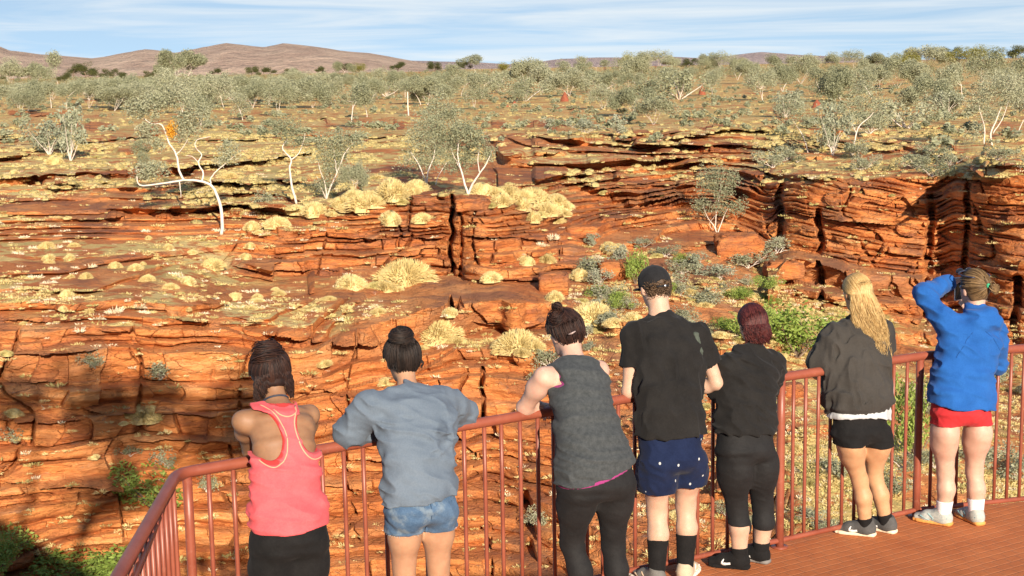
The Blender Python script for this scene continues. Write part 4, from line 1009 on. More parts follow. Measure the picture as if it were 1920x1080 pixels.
for a in [(35, 478, 28), (62, 466, 26), (46, 444, 22), (168, 500, 28), (250, 505, 24), (150, 618, 36), (215, 586, 50), (260, 575, 40), (185, 600, 40), (1012, 458, 34), (1035, 446, 40), (1240, 560, 30), (140, 500, 20), (340, 520, 26), (1885, 420, 36)]:
    tus(*a[:3], kset=TUSP, squash=.9, grp='bleached dead grass clumps on the rock', lab='bleached dead grass clump on the red rock')
# weights for scatter on the terrain grid
_vis = np.unique(zbuf[zbuf >= 0])
_vm = vegm[:, 1:-2].reshape(-1)[_vis]; _gx, _gy = _sx[_vis], _sy[_vis]
_in = (_gx > -20) & (_gx < 1940) & (_gy > 205) & (_gy < 1090)
_sc_ = scree.reshape(-1)[_vis]
_cl = sstep(.42, .62, 0.5 + 0.5 * fbm(_sp[_vis][:, 0] / 5, _sp[_vis][:, 1] / 5, _sp[_vis][:, 2] / 4, 400, 3))
_w = _in * (0.02 + _vm * (0.12 + _cl ** 2) + 0.25 * _sc_ * (.1 + _cl * _cl)) * sstep(205, 260, _gy)
_w /= _w.sum()
pick = rp.choice(_vis, 190, False, _w * 1.0)
_w2 = _in * _sc_ * sstep(720, 640, _gy) * (.2 + _cl); _w2 /= _w2.sum(); pick = np.concatenate([pick, rp.choice(_vis, 80, False, _w2)])
for i, v in enumerate(pick):
    g = _sp[v]; s = rp.uniform(.45, 1.0); u_ = rp.random()
    if u_ < .34: TUS[i % 4].place(g, rp.uniform(0, 6.28), (s, s, s * .75), tlab, 'spinifex tussocks on the gorge rock', -.05)
    elif u_ < .68: TUSG[i % 3].place(g, rp.uniform(0, 6.28), (s, s, s * .7), 'greenish spinifex tussock on the gorge slopes', 'green spinifex tussocks', -.05)
    else: TUSP[i % 3].place(g, rp.uniform(0, 6.28), (s * .8, s * .8, s * .8), 'bleached dead grass clump on the red rock', 'bleached dead grass clumps on the rock', -.05)
def scatter_stuff(name, label, n, mesh, mat, smin, smax, seed, wts):
    rs = np.random.default_rng(seed); p = rs.choice(_vis, n, True, wts); V0, F0, h0 = mesh
    a = rs.uniform(0, 6.28, n); s = rs.uniform(smin, smax, n); c_, s_ = np.cos(a), np.sin(a)
    B = _sp[p] + rs.normal(0, .25, (n, 3)) * np.array([1, 1, 0])
    V = np.stack([(V0[None, :, 0] * c_[:, None] - V0[None, :, 1] * s_[:, None]) * s[:, None] + B[:, 0:1],
                  (V0[None, :, 0] * s_[:, None] + V0[None, :, 1] * c_[:, None]) * s[:, None] + B[:, 1:2], V0[None, :, 2] * s[:, None] * .85 + B[:, 2:3] - .03], -1).reshape(-1, 3)
    F_ = (F0[None] + (np.arange(n) * len(V0))[:, None, None]).reshape(-1, 4)
    hue = np.clip(.5 * np.tile(h0, n) + .5 * np.repeat(rs.random(n), len(V0)), 0, 1)
    o = mesh_np(name, V, F_, mat, False, None, {'hue': hue}); tag(o, label, 'ground cover', None, 'stuff')
scatter_stuff('dry_grass', 'short dry straw grass covering the ledges and slopes', 5200, tussock(500, 46, .34, .34, .020, False), M_straw, .4, 1.1, 1, _w)
scatter_stuff('green_grass', 'olive green low grass covering the ledges and slopes', 2300, tussock(501, 44, .40, .24, .024, False), M_straw2, .4, 1.2, 2, _w)
scatter_stuff('bleached_grass', 'small bleached grass tufts between the rocks', 1500, tussock(502, 30, .26, .34, .020, False), M_pale, .4, 1.0, 3, _w)
_wp = (_gx > -20) & (_gx < 1940) & (_gy > 145); _wp = _wp * sstep(440, 200, _gy) * _vm * (.15 + _cl); _wp /= _wp.sum()
scatter_stuff('plain_grass', 'dry spinifex mounds dotting the open plain', 5200, tussock(503, 16, .45, .36, .05, True), M_mound, .4, 1.15, 4, _wp)

_sh = shrub_mesh(504, .8, 1.0, 110, .20, 4)[1]
_wq = (_gx > -20) & (_gx < 1940) & (_gy > 135); _wq = _wq * sstep(330, 150, _gy) ** 2 * (.2 + _vm); _wq /= _wq.sum()
scatter_stuff('low_scrub', 'low grey green scrub dotting the open plain', 1500, _sh, M_gum, .5, 1.6, 5, _wq)
# --- boulders
def boulder(px, py, wpx, hpx, label, seed, mat=None):
    g = ground(px, py); s = g[1] / FOC
    th_, ph = np.meshgrid(np.linspace(0, 2 * math.pi, 41), np.linspace(-math.pi / 2, math.pi / 2, 24), indexing='ij')
    d = np.stack([np.cos(ph) * np.cos(th_), np.cos(ph) * np.sin(th_), np.sin(ph)], -1)
    d_ = np.sign(d) * np.abs(d) ** .45
    r = 1 + .22 * fbm(d[..., 0] * 1.6, d[..., 1] * 1.6, d[..., 2] * 1.6, seed, 3) + .10 * np.floor(3 * fbm(d[..., 0] * 2.5, d[..., 1] * 2.5, d[..., 2] * 3.5, seed + 3, 2)) / 3 - .10 * np.exp(-((d_[..., 2] - .15 + .2 * vnoise(d[..., 0] * 2, d[..., 1] * 2, 0, seed)) / .05) ** 2) + .05 * fbm(d[..., 0] * 9, d[..., 1] * 9, d[..., 2] * 9, seed, 3)
    V = d_ * r[..., None] * np.array([wpx * s / 2, wpx * s / 2.4, hpx * s / 1.9])
    V = V + np.array([0, wpx * s * .15, hpx * s * .35])
    ix = np.arange(th_.size).reshape(th_.shape); q = np.stack([ix[:-1, :-1], ix[1:, :-1], ix[1:, 1:], ix[:-1, 1:]], -1).reshape(-1, 4)
    o = mesh_np('boulder', V.reshape(-1, 3), q, M_terrain, False, None, {'tone': np.full(th_.size, .3), 'veg': np.zeros(th_.size), 'cave': np.zeros(th_.size), 'fresh': np.zeros(th_.size)})
    o.location = g; tag(o, label, 'boulder')
boulder(1385, 490, 90, 58, 'large dark brown boulder at the foot of the pale gum', 601)
boulder(1040, 545, 60, 42, 'rounded red boulder between tussocks right of the rock point', 602)
boulder(800, 385, 52, 18, 'flat topped red block on the rock point left of the cleft', 603)
boulder(885, 392, 66, 24, 'flat topped red block on the rock point right of the cleft', 604)
boulder(1160, 520, 86, 36, 'split orange rock slab left of the man in the cap', 605)
boulder(1090, 440, 60, 22, 'tilted orange rock slab above the scree', 606)
boulder(250, 640, 60, 22, 'smooth brown slab on the left wall', 607)
boulder(1570, 720, 60, 34, 'red boulder behind the blonde visitor', 608)
boulder(1490, 740, 44, 26, 'red boulder behind the railing post', 609)
boulder(1470, 520, 70, 34, 'brown boulder below the left end of the right hand cliff', 610)
# ---------------------------------------------------------------- people: smooth implicit bodies polygonised to one continuous mesh
def unit(v): v = np.asarray(v, float); return v / (np.linalg.norm(v) + 1e-12)

class Vol:
    def __init__(s, lo, hi, h):
        s.lo = np.asarray(lo, float); s.h = h
        s.n = np.maximum(np.ceil((np.asarray(hi) - s.lo) / h).astype(int) + 1, 4)
        s.F = np.full(s.n, 0.5, np.float32)
        s.ax = [s.lo[i] + h * np.arange(s.n[i]) for i in range(3)]
    def box(s, a, b, m):
        sl = []
        for i in range(3):
            i0 = int(max(0, math.floor((min(a[i], b[i]) - m - s.lo[i]) / s.h))); i1 = int(min(s.n[i], math.ceil((max(a[i], b[i]) + m - s.lo[i]) / s.h) + 1))
            sl.append(slice(i0, max(i1, i0)))
        return tuple(sl)
    def grid(s, sl): return s.ax[0][sl[0]][:, None, None], s.ax[1][sl[1]][None, :, None], s.ax[2][sl[2]][None, None, :]
    def union(s, sl, d, k):
        A = s.F[sl]
        if A.size == 0: return
        hh = np.clip((k - np.abs(A - d)), 0, None) / k
        s.F[sl] = np.minimum(A, d) - hh * hh * k * .25
    def sub(s, sl, d, k=.004):
        A = s.F[sl]
        if A.size == 0: return
        d = -d; hh = np.clip((k - np.abs(A - d)), 0, None) / k
        s.F[sl] = np.maximum(A, d) + hh * hh * k * .25
    def cone(s, a, b, ra, rb, k=.03, sub=False):
        a = np.asarray(a, float); b = np.asarray(b, float); m = max(ra, rb) + k + .03
        sl = s.box(a, b, m); X, Y, Z = s.grid(sl); ab = b - a; L2 = ab @ ab + 1e-12
        t = np.clip(((X - a[0]) * ab[0] + (Y - a[1]) * ab[1] + (Z - a[2]) * ab[2]) / L2, 0, 1)
        d = np.sqrt((X - a[0] - t * ab[0]) ** 2 + (Y - a[1] - t * ab[1]) ** 2 + (Z - a[2] - t * ab[2]) ** 2) - (ra + (rb - ra) * t)
        (s.sub if sub else s.union)(sl, d, k)
    def ell(s, c, r, axes=None, k=.02, sub=False):
        c = np.asarray(c, float); r = np.asarray(r, float); M = np.eye(3) if axes is None else np.asarray(axes)
        sl = s.box(c, c, r.max() + k + .03); X, Y, Z = s.grid(sl); X = X - c[0]; Y = Y - c[1]; Z = Z - c[2]
        q = [(X * M[i][0] + Y * M[i][1] + Z * M[i][2]) for i in range(3)]
        k0 = np.sqrt(sum((q[i] / r[i]) ** 2 for i in range(3))); k1 = np.sqrt(sum((q[i] / r[i] ** 2) ** 2 for i in range(3))) + 1e-9
        d = k0 * (k0 - 1) / k1
        (s.sub if sub else s.union)(sl, d, k)
    def loft(s, secs, k=.03, cap=.5, ex=2.3):
        """secs: (centre, half width, half depth, right vector) ; superelliptic sections"""
        for (c0, w0, d0, r0), (c1, w1, d1, r1) in zip(secs[:-1], secs[1:]):
            m = max(w0, w1) + .08; sl = s.box(c0, c1, m); X, Y, Z = s.grid(sl)
            ax = c1 - c0; L = np.linalg.norm(ax); ax = ax / L
            r = unit(r0 + r1); r = unit(r - ax * (r @ ax)); n = np.cross(ax, r)
            dx, dy, dz = X - c0[0], Y - c0[1], Z - c0[2]
            ta = dx * ax[0] + dy * ax[1] + dz * ax[2]; t = np.clip(ta / L, 0, 1); e = ta - t * L
            a = dx * r[0] + dy * r[1] + dz * r[2]; b = dx * n[0] + dy * n[1] + dz * n[2]
            w = w0 + (w1 - w0) * t; d = d0 + (d1 - d0) * t; mm = np.minimum(w, d)
            q = ((np.abs(a) / w) ** ex + (np.abs(b) / d) ** ex + (np.abs(e) / (mm * cap)) ** ex) ** (1 / ex)
            s.union(sl, ((q - 1) * mm).astype(np.float32), k)
    def full(s): return (slice(None),) * 3
    def cut(s, d, k=.003):
        """keep where d<0"""
        A = s.F; hh = np.clip((k - np.abs(A - d)), 0, None) / k; s.F = (np.maximum(A, d) + hh * hh * k * .25).astype(np.float32)
    def plane(s, p, n, k=.003):
        """keep the side n points away from"""
        X, Y, Z = s.grid(s.full()); s.cut((X - p[0]) * n[0] + (Y - p[1]) * n[1] + (Z - p[2]) * n[2], k)
    def disp(s, fn, band=.035):
        m = np.abs(s.F) < band; i = np.nonzero(m)
        s.F[m] += fn(s.ax[0][i[0]], s.ax[1][i[1]], s.ax[2][i[2]])
    def mesh(s):
        F = s.F.copy()
        for a in range(3):
            sl = [slice(None)] * 3; sl[a] = 0; F[tuple(sl)] = np.maximum(F[tuple(sl)], .01); sl[a] = -1; F[tuple(sl)] = np.maximum(F[tuple(sl)], .01)
        ins = F < 0; nx, ny, nz = F.shape
        cnt = np.zeros((nx - 1, ny - 1, nz - 1), np.int8)
        for dx in (0, 1):
            for dy in (0, 1):
                for dz in (0, 1): cnt += ins[dx:nx - 1 + dx, dy:ny - 1 + dy, dz:nz - 1 + dz]
        act = (cnt > 0) & (cnt < 8); ci = np.nonzero(act); N_ = len(ci[0])
        acc = np.zeros((N_, 3)); num = np.zeros(N_)
        cor = [(a, b, c) for a in (0, 1) for b in (0, 1) for c in (0, 1)]
        val = {o: F[ci[0] + o[0], ci[1] + o[1], ci[2] + o[2]] for o in cor}
        for o in cor:
            for a in range(3):
                if o[a] == 0:
                    p = list(o); p[a] = 1; p = tuple(p); v0, v1 = val[o], val[p]; cr = (v0 < 0) != (v1 < 0)
                    t = np.where(cr, v0 / np.where(cr, v0 - v1, 1), 0)
                    pt = np.tile(np.array(o, float), (N_, 1)); pt[:, a] = t
                    acc += pt * cr[:, None]; num += cr
        V = (np.stack(ci, 1) + acc / num[:, None]) * s.h + s.lo
        idx = np.full(act.shape, -1, np.int64); idx[ci] = np.arange(N_)
        Q = []
        for a in range(3):
            b, c = (a + 1) % 3, (a + 2) % 3
            sl0 = [slice(None)] * 3; sl1 = [slice(None)] * 3; sl0[a] = slice(0, -1); sl1[a] = slice(1, None)
            A0, A1 = ins[tuple(sl0)], ins[tuple(sl1)]; e = np.array(np.nonzero(A0 != A1)).T
            ok = (e[:, b] > 0) & (e[:, c] > 0) & (e[:, b] < F.shape[b] - 1) & (e[:, c] < F.shape[c] - 1); e = e[ok]
            o1 = np.zeros(3, int); o1[b] = 1; o2 = np.zeros(3, int); o2[c] = 1
            g = lambda q: idx[q[:, 0], q[:, 1], q[:, 2]]
            q = np.stack([g(e - o1 - o2), g(e - o2), g(e), g(e - o1)], 1)
            fl = A0[tuple(e.T)]
            q[~fl] = q[~fl][:, ::-1]; Q.append(q)
        Q = np.concatenate(Q); Q = Q[(Q >= 0).all(1)]
        return V, Q

def cloth_mat(name, c1, c2, rough=.9, scale=9, bs=420, bstr=.25, sheen=.3, mapscale=None, fold=0.0):
    mt, nt, b = new_mat(name)
    tc = nt.nodes.new('ShaderNodeTexCoord'); v = tc.outputs['Object']
    f = noise_node(nt, scale, 5, .6, v, mapscale)
    f2 = noise_node(nt, 130, 2, .6, v)
    nt.links.new(ramp(nt, mth(nt, 'ADD', mth(nt, 'MULTIPLY', f, .65), mth(nt, 'MULTIPLY', f2, .35)), [(0.35, c1), (0.65, c2)]), b.inputs['Base Color'])
    b.inputs['Roughness'].default_value = rough; b.inputs['Specular IOR Level'].default_value = .15
    b.inputs['Sheen Weight'].default_value = sheen * .15; b.inputs['Sheen Roughness'].default_value = .5
    p = bump(nt, noise_node(nt, 30, 4, .6, v, (1, 1, .6)), .35, .006, b)
    bump(nt, noise_node(nt, bs, 2, .5, v), bstr, .001, b, p)
    return mt, nt, b
def skin_mat(name, c, c2):
    mt, nt, b = new_mat(name)
    tc = nt.nodes.new('ShaderNodeTexCoord'); v = tc.outputs['Object']
    f = noise_node(nt, 14, 5, .65, v); nt.links.new(ramp(nt, f, [(.3, c2), (.65, c)]), b.inputs['Base Color'])
    b.inputs['Roughness'].default_value = .55; b.inputs['Specular IOR Level'].default_value = .35
    b.inputs['Subsurface Weight'].default_value = .12; b.inputs['Subsurface Radius'].default_value = (.012, .004, .002); b.inputs['Subsurface Scale'].default_value = 1
    bump(nt, noise_node(nt, 90, 3, .6, v), .15, .002, b)
    return mt
SK_TAN = skin_mat('tan_brown_skin', (.27, .145, .078), (.21, .105, .055))
SK_OLV = skin_mat('olive_tan_skin', (.42, .24, .145), (.35, .185, .11))
SK_FAIR = skin_mat('fair_skin', (.52, .34, .245), (.46, .28, .20))
SK_PINK = skin_mat('pale_pinkish_skin', (.54, .35, .265), (.47, .27, .205))
SK_GOLD = skin_mat('golden_tan_skin', (.50, .29, .16), (.43, .235, .125))
def hair_mat(name, c1, c2, c3, rough=.55):
    mt, nt, b = new_mat(name)
    a = nt.nodes.new('ShaderNodeAttribute'); a.attribute_name = 'hue'
    nt.links.new(ramp(nt, a.outputs['Fac'], [(.05, c1), (.5, c2), (.95, c3)]), b.inputs['Base Color'])
    b.inputs['Roughness'].default_value = rough; b.inputs['Specular IOR Level'].default_value = .28
    return mt
H_DARK = hair_mat('near_black_brown_hair', (.008, .006, .006), (.016, .011, .009), (.035, .022, .017))
H_BRN = hair_mat('dark_reddish_brown_hair', (.010, .006, .006), (.024, .011, .009), (.055, .024, .016))
H_RED = hair_mat('burgundy_red_hair', (.022, .006, .008), (.06, .012, .013), (.12, .028, .024))
H_BLD = hair_mat('golden_blonde_hair', (.26, .15, .05), (.46, .30, .115), (.64, .46, .21), .5)
H_MOUSE = hair_mat('light_brown_hair', (.05, .03, .013), (.12, .072, .032), (.24, .155, .075), .5)
H_CAPB = hair_mat('brown_curly_hair', (.03, .018, .01), (.075, .042, .022), (.16, .10, .055), .55)

EYE_W = simple_mat('eye_white', (.55, .53, .50), (.62, .60, .57), 40, .2, spec=.6); EYE_I = simple_mat('brown_iris', (.02, .012, .008), (.05, .03, .02), 200, .15, spec=.7)
BROW = simple_mat('dark_brow_hair', (.02, .013, .01), (.05, .03, .02), 300, .7); LIPS = simple_mat('lip_skin', (.36, .13, .11), (.42, .17, .14), 60, .45)
def head_frame(p):
    f = unit(p['look']); r = unit(np.cross(f, (0, 0, 1)) + np.array([0, 0, 1]) * p.get('roll', 0)); u = np.cross(r, f); return r, f, u

def add_hand(S, wr, hd, pn, side, curl=.5, sc=1.0):
    """palm, four fingers of different lengths and a thumb; hd = direction of the hand, pn = palm normal"""
    hd = unit(hd); pn = unit(pn - hd * (np.dot(pn, hd))); sd = np.cross(hd, pn) * side
    pc = wr + hd * .045 * sc
    S.ell(pc, (.040 * sc, .046 * sc, .015 * sc), (sd, hd, pn), k=.012)
    S.cone(wr, pc, .024 * sc, .022 * sc, k=.02)
    for i, (off, L) in enumerate(((-.028, .070), (-.010, .082), (.009, .076), (.026, .060))):
        b = wr + hd * (.082 - abs(off) * .25) * sc + sd * off * sc; d = hd; r = .0088 * sc
        for j, fr in enumerate((.45, .32, .23)):
            a = curl * (.5 + .5 * j); d2 = unit(d * math.cos(a) + pn * math.sin(a)); e = b + d2 * L * fr * sc
            S.cone(b, e, r, r * .93, k=.005); b = e; d = d2; r *= .93
    t0 = wr + hd * .025 * sc - sd * .028 * sc; t1 = t0 + (hd * .5 - sd * .7 + pn * .35) * .036 * sc; t2 = t1 + (hd * .85 - sd * .15 + pn * .4) * .030 * sc
    S.cone(t0, t1, .013 * sc, .011 * sc, k=.01); S.cone(t1, t2, .0105 * sc, .009 * sc, k=.006)

def add_head(S, p):
    r, f, u = head_frame(p); c = p['head']; s = p.get('hs', 1.0)
    A = (r, f, u)
    S.ell(c + u * .025 * s - f * .008 * s, (.074 * s, .093 * s, .090 * s), A, k=.02)
    S.ell(c + u * -.035 * s + f * .022 * s, (.060 * s, .068 * s, .075 * s), A, k=.03)
    S.ell(c + u * -.088 * s + f * .050 * s, (.034 * s, .034 * s, .024 * s), A, k=.03)
    S.cone(c + f * .088 * s + u * .002, c + f * .108 * s - u * .028 * s, .008 * s, .013 * s, k=.012)
    for sg in (-1, 1):
        S.ell(c + r * sg * .031 * s + f * .090 * s + u * .004 * s, (.019 * s, .014 * s, .012 * s), A, k=.01, sub=True)
        S.ell(c + r * sg * .031 * s + f * .078 * s + u * .004 * s, (.012 * s,) * 3, A, k=.004)
        S.ell(c + r * sg * .077 * s - f * .004 * s - u * .012 * s, (.011 * s, .018 * s, .031 * s), A, k=.008)
    S.ell(c + f * .088 * s - u * .058 * s, (.023 * s, .011 * s, .009 * s), A, k=.008)
    nb = p['neckb']; S.cone(nb, c - u * .06 * s - f * .03 * s, p.get('nr', .056) * 1.08, p.get('nr', .056), k=.04)

def low_row(rows, t=.18, sh=.95):
    a, b = rows[0], rows[1]; q = [b[i] + (a[i] - b[i]) * t for i in range(5)]; c = (q[0] + q[1]) / 2; w = (q[1] - q[0]) / 2 * sh
    return [(c - w, c + w, q[2], q[3], q[4] * .9)] + list(rows[1:])
def secs_of(p, off=0.0, i0=0, i1=None, rows=None, flare=0.0):
    out = []
    rows = rows or p['secs'][i0:i1]
    for (l, r, py, Y, d) in rows:
        c = J((l + r) / 2, py, Y); W = (r - l) / 2 * Y / FOC; phi = p['yaw']
        w = math.sqrt(max(W * W - (d * math.sin(phi)) ** 2, .003)) / math.cos(phi)
        out.append((c, w + off - .017, d + off - .011, p['r']))
    return out

def add_body(S, p, off=0.0, parts=('torso', 'arms', 'legs', 'head'), armcut=1.0, legr=1.0):
    m = p.get('mass', 1.0); k = .035
    if 'torso' in parts:
        S.loft(secs_of(p, off), k=.018)
        b = p['f'] * -1
        if p.get('butt', 1):
            for sd in ('L', 'R'):
                c = p['hip' + sd] + np.array([0, 0, .0]) - p['f'] * .050
                S.ell(c, (.078 * m + off, .072 * m + off, .090 * m + off), (p['r'], p['f'], (0, 0, 1)), k=.04)
        S.cone(p['secs_top'], p['neckb'], .06 + off, .055 + off, k=.05)
        for sd in ('L', 'R'):
            S.cone(p['secs_top'] * .6 + p['sh' + sd] * .4, p['sh' + sd], .042 + off, .043 * m + off, k=.05)
    if 'arms' in parts:
        am = p.get('arm', 1.0)
        for sd in ('L', 'R'):
            a, e, w = p['sh' + sd], p['el' + sd], p['wr' + sd]
            S.cone(a, e, .046 * am + off, .036 * am + off, k=.04)
            S.ell(a * .65 + e * .35 , (.044 * am + off,) * 3, None, k=.05)
            md = e * .65 + w * .35
            S.cone(e, md, .037 * am + off, .040 * am + off, k=.02); S.cone(md, w, .039 * am + off, .026 * am + off, k=.02)
    if 'legs' in parts:
        for sd in ('L', 'R'):
            h, kn, an = p['hip' + sd], p['kn' + sd], p['an' + sd]; lm = p.get('leg', 1.0)
            S.cone(h, kn, .083 * m * lm + off, .054 * lm + off, k=.035)
            S.ell(h * .72 + kn * .28 - p['f'] * .01, (.076 * m * lm + off,) * 3, None, k=.06)
            mid = kn * .68 + an * .32 - p['f'] * .018
            S.cone(kn, mid, .050 * lm + off, .054 * lm + off, k=.03); S.cone(mid, an, .054 * lm + off, .034 * lm + off, k=.03)
            S.cone(kn, an, .045 * lm + off, .032 * lm + off, k=.02)
    if 'head' in parts: add_head(S, p)

def bounds(pts, m):
    P = np.array(pts); return P.min(0) - m, P.max(0) + m

def finish(name, S, mat, parent, attrs=None, smooth=True):
    V, Q = S.mesh()
    base = np.array(parent.location)
    # one gentle relaxation pass keeps the surface organic
    nb = np.zeros_like(V); ct = np.zeros(len(V))
    for a, b in ((0, 1), (1, 2), (2, 3), (3, 0)):
        np.add.at(nb, Q[:, a], V[Q[:, b]]); np.add.at(ct, Q[:, a], 1)
        np.add.at(nb, Q[:, b], V[Q[:, a]]); np.add.at(ct, Q[:, b], 1)
    V = .5 * V + .5 * nb / np.maximum(ct, 1)[:, None]
    return mesh_np(name, V - base, Q, mat, smooth, parent, attrs(V) if attrs else None)

def person(label, d, skin):
    p = dict(d); yaw = math.radians(d['yawd']); p['yaw'] = yaw
    p['secs'] = low_row(p['secs'])
    p['f'] = np.array([-math.sin(yaw), math.cos(yaw), 0]); p['r'] = np.array([math.cos(yaw), math.sin(yaw), 0])
    for kk in ('head', 'neckb', 'shL', 'shR', 'elL', 'elR', 'wrL', 'wrR', 'hipL', 'hipR', 'knL', 'knR', 'anL', 'anR'): p[kk] = J(*d[kk])
    p['secs_top'] = secs_of(p)[-1][0]
    mid = (p['anL'] + p['anR']) / 2
    root = empty('person', (mid[0], mid[1], 0.0), label, 'person')
    p['root'] = root
    allp = [p[kk] for kk in ('shL', 'shR', 'elL', 'elR', 'wrL', 'wrR', 'anL', 'anR', 'head', 'hipL', 'hipR')]
    lo, hi = bounds(allp, .17); lo[2] = .01
    S = Vol(lo, hi, p.get('res', .0068))
    add_body(S, p)
    for sd, sg in (('L', -1), ('R', 1)):
        w, e = p['wr' + sd], p['el' + sd]
        add_hand(S, w, p.get('hd' + sd, unit(w - e)), p.get('pn' + sd, np.array([0, 0, -1.])), sg, p.get('curl', .45))
        an = p['an' + sd]; fd = unit(p['toe' + sd]); fl = np.array([an[0], an[1], 0.045])
        S.cone(an, fl + fd * .04, .028, .022, k=.02); S.cone(fl - fd * .02, fl + fd * .12, .022, .018, k=.02)
    if 'bodyfx' in p: p['bodyfx'](S, p)
    S.disp(lambda x, y, z: .0015 * vnoise(x * 25, y * 25, z * 25, 3))
    body = finish('body', S, skin, root)
    r_, f_, u_ = head_frame(p); c = p['head']; s_ = p.get('hs', 1.0); base = np.array(root.location)
    for sg in (-1, 1):
        ec = c + r_ * sg * .031 * s_ + f_ * .079 * s_ + u_ * .004 * s_
        E = Vol(ec - .02, ec + .02, .0025); E.ell(ec, (.0125 * s_,) * 3, (r_, f_, u_), k=.002); e = finish('eye', E, EYE_W, root)
        E = Vol(ec - .02, ec + .02, .0022); E.ell(ec + f_ * .0085, (.0058, .0050, .0058), (r_, f_, u_), k=.002); i_ = finish('iris', E, EYE_I, root); i_.parent = e
        pts = [c + r_ * sg * (.014 + .034 * t) * s_ + f_ * (.096 - .016 * t * t) * s_ + u_ * (.024 + .006 * math.sin(t * 2.6)) * s_ for t in np.linspace(0, 1, 7)]
        v, q = tube_np(pts, [.0015, .003, .0034, .0032, .0028, .002, .001], 6); mesh_np('eyebrow', v - base, q, BROW, True, root)
    lc = c + f_ * .094 * s_ - u_ * .058 * s_
    E = Vol(lc - .04, lc + .04, .003); E.ell(lc + u_ * .004, (.022 * s_, .008, .0045), (r_, f_, u_), k=.003); E.ell(lc - u_ * .004, (.020 * s_, .0085, .0055), (r_, f_, u_), k=.003); finish('lips', E, LIPS, root)
    return p, root

def garment(name, p, mat, build, lo, hi, res=.0065, fold=None, child_of=None, smooth=True):
    hi = np.array(hi) + np.array([0, 0, .2 if name in ('trousers', 'denim_shorts', 'leggings', 'shorts', 'cropped_leggings', 'black_shorts', 'red_shorts') else 0])
    S = Vol(lo, hi, res); build(S)
    if fold: S.disp(fold)
    return finish(name, S, mat, child_of or p['root'], None, smooth)

def folds(amp, sx, sz, seed, diag=0.0, p=None, ridge=True):
    r, f = p['r'], p['f']
    def fn(x, y, z):
        a = x * r[0] + y * r[1]; b = x * f[0] + y * f[1]
        zz = z + diag * a; w = .5 * vnoise(a * 6, b * 6, z * 6, seed + 7)
        n = vnoise(a / sx + w, b / sx, zz / sz + w, seed); n2 = vnoise(a / sx * 2.3, b / sx * 2.3, zz / sz * 2.1 + 5, seed + 1)
        v = (1 - 2 * np.abs(n) ** .75) if ridge else n
        return (-amp * v - amp * .4 * n2 - amp * .9).astype(np.float32)
    return fn

# ---- hair
def scalp(p, d, lift=.012):
    r, f, u = head_frame(p); s = p.get('hs', 1.0)
    return p['head'] + u * .022 * s - f * .006 * s + (r * d[..., 0:1] * (.076 * s + lift) + f * d[..., 1:2] * (.094 * s + lift) + u * d[..., 2:3] * (.093 * s + lift))
def strand_mesh(name, C, R, mat, parent, rs, n=4, huebase=None):
    V, Q = tubes_np(C, R, n)
    M, K = C.shape[:2]; hue = rs.random(M) if huebase is None else huebase
    hue = np.clip(np.repeat(hue[:, None] + .12 * rs.normal(size=(M, K)), n, axis=1).reshape(-1), 0, 1)
    return mesh_np(name, V - np.array(parent.location), Q, mat, True, parent, {'hue': hue})
def hair_region(rs, n, ymax=.35, zmin=-.55):
    """unit directions (right, forward, up) of the hair bearing scalp"""
    out = []
    while len(out) < n:
        d = unit(rs.normal(size=3))
        if d[1] < ymax + .55 * max(d[2], 0) and d[2] > (zmin if d[1] > -.3 else -.97) and not (d[1] > -.1 and d[2] < -.15): out.append(d)
    return np.array(out)
def slerp(a, b, t):
    w = np.arccos(np.clip((a * b).sum(-1, keepdims=True), -.999, .999)); s = np.sin(w)
    return (np.sin((1 - t) * w) * a + np.sin(t * w) * b) / s
def hair_cap(p, mat, lift=.010, extra=None, name='hair', zcut=-.06, hue=.3):
    r, f, u = head_frame(p); s = p.get('hs', 1.0); c = p['head']
    pts = [c]
    if extra: pts += [e[0] for e in extra]
    lo, hi = bounds(pts, .17); S = Vol(lo, hi, .006)
    S.ell(c + u * .022 * s - f * .008 * s, (.076 * s + lift, .092 * s + lift, .092 * s + lift), (r, f, u), k=.01)
    S.ell(c - u * .04 * s - f * .045 * s, (.054 * s + lift, .028 * s + lift, .055 * s + lift), (r, f, u), k=.03)
    X, Y, Z = S.grid(S.full()); q = lambda v: (X - c[0]) * v[0] + (Y - c[1]) * v[1] + (Z - c[2]) * v[2]
    S.cut(q(f) - .055 - .5 * np.clip(q(u), -.1, .04), .01)
    S.cut(-(q(u) - zcut) + np.clip(q(f) + .04, 0, 1) * 1.2, .02)
    if extra:
        for e in extra: S.ell(e[0], e[1], (r, f, u), k=.012)
    ax, ay, az = r, f, u
    S.disp(lambda x, y, z: (.0035 * vnoise((x * r[0] + y * r[1] + z * r[2]) * 60, (x * f[0] + y * f[1]) * 14, z * 12, 2)).astype(np.float32))
    return finish(name, S, mat, p['root'], lambda V: {'hue': np.clip(hue + .25 * vnoise(V[:, 0] * 90, V[:, 1] * 30, V[:, 2] * 20, 4), 0, 1)})
def updo_strands(p, mat, parent, bun_dir, n, seed, rad=.0028, lift=.014, K=9):
    rs = np.random.default_rng(seed); d = hair_region(rs, n); b = unit(np.array(bun_dir)); b = np.tile(b, (n, 1))
    C = np.stack([scalp(p, slerp(d, b, t), lift + .004 * math.sin(t * 3.1)) for t in np.linspace(0, 1, K)], 1)
    C = C + rs.normal(0, .0015, (n, 1, 3)) + .002 * np.stack([vnoise(C[..., 0] * 40, C[..., 1] * 40, C[..., 2] * 40, i) for i in range(3)], -1)
    return strand_mesh('hair_strands', C, np.tile(np.linspace(rad, rad * .7, K), (n, 1)), mat, parent, rs)
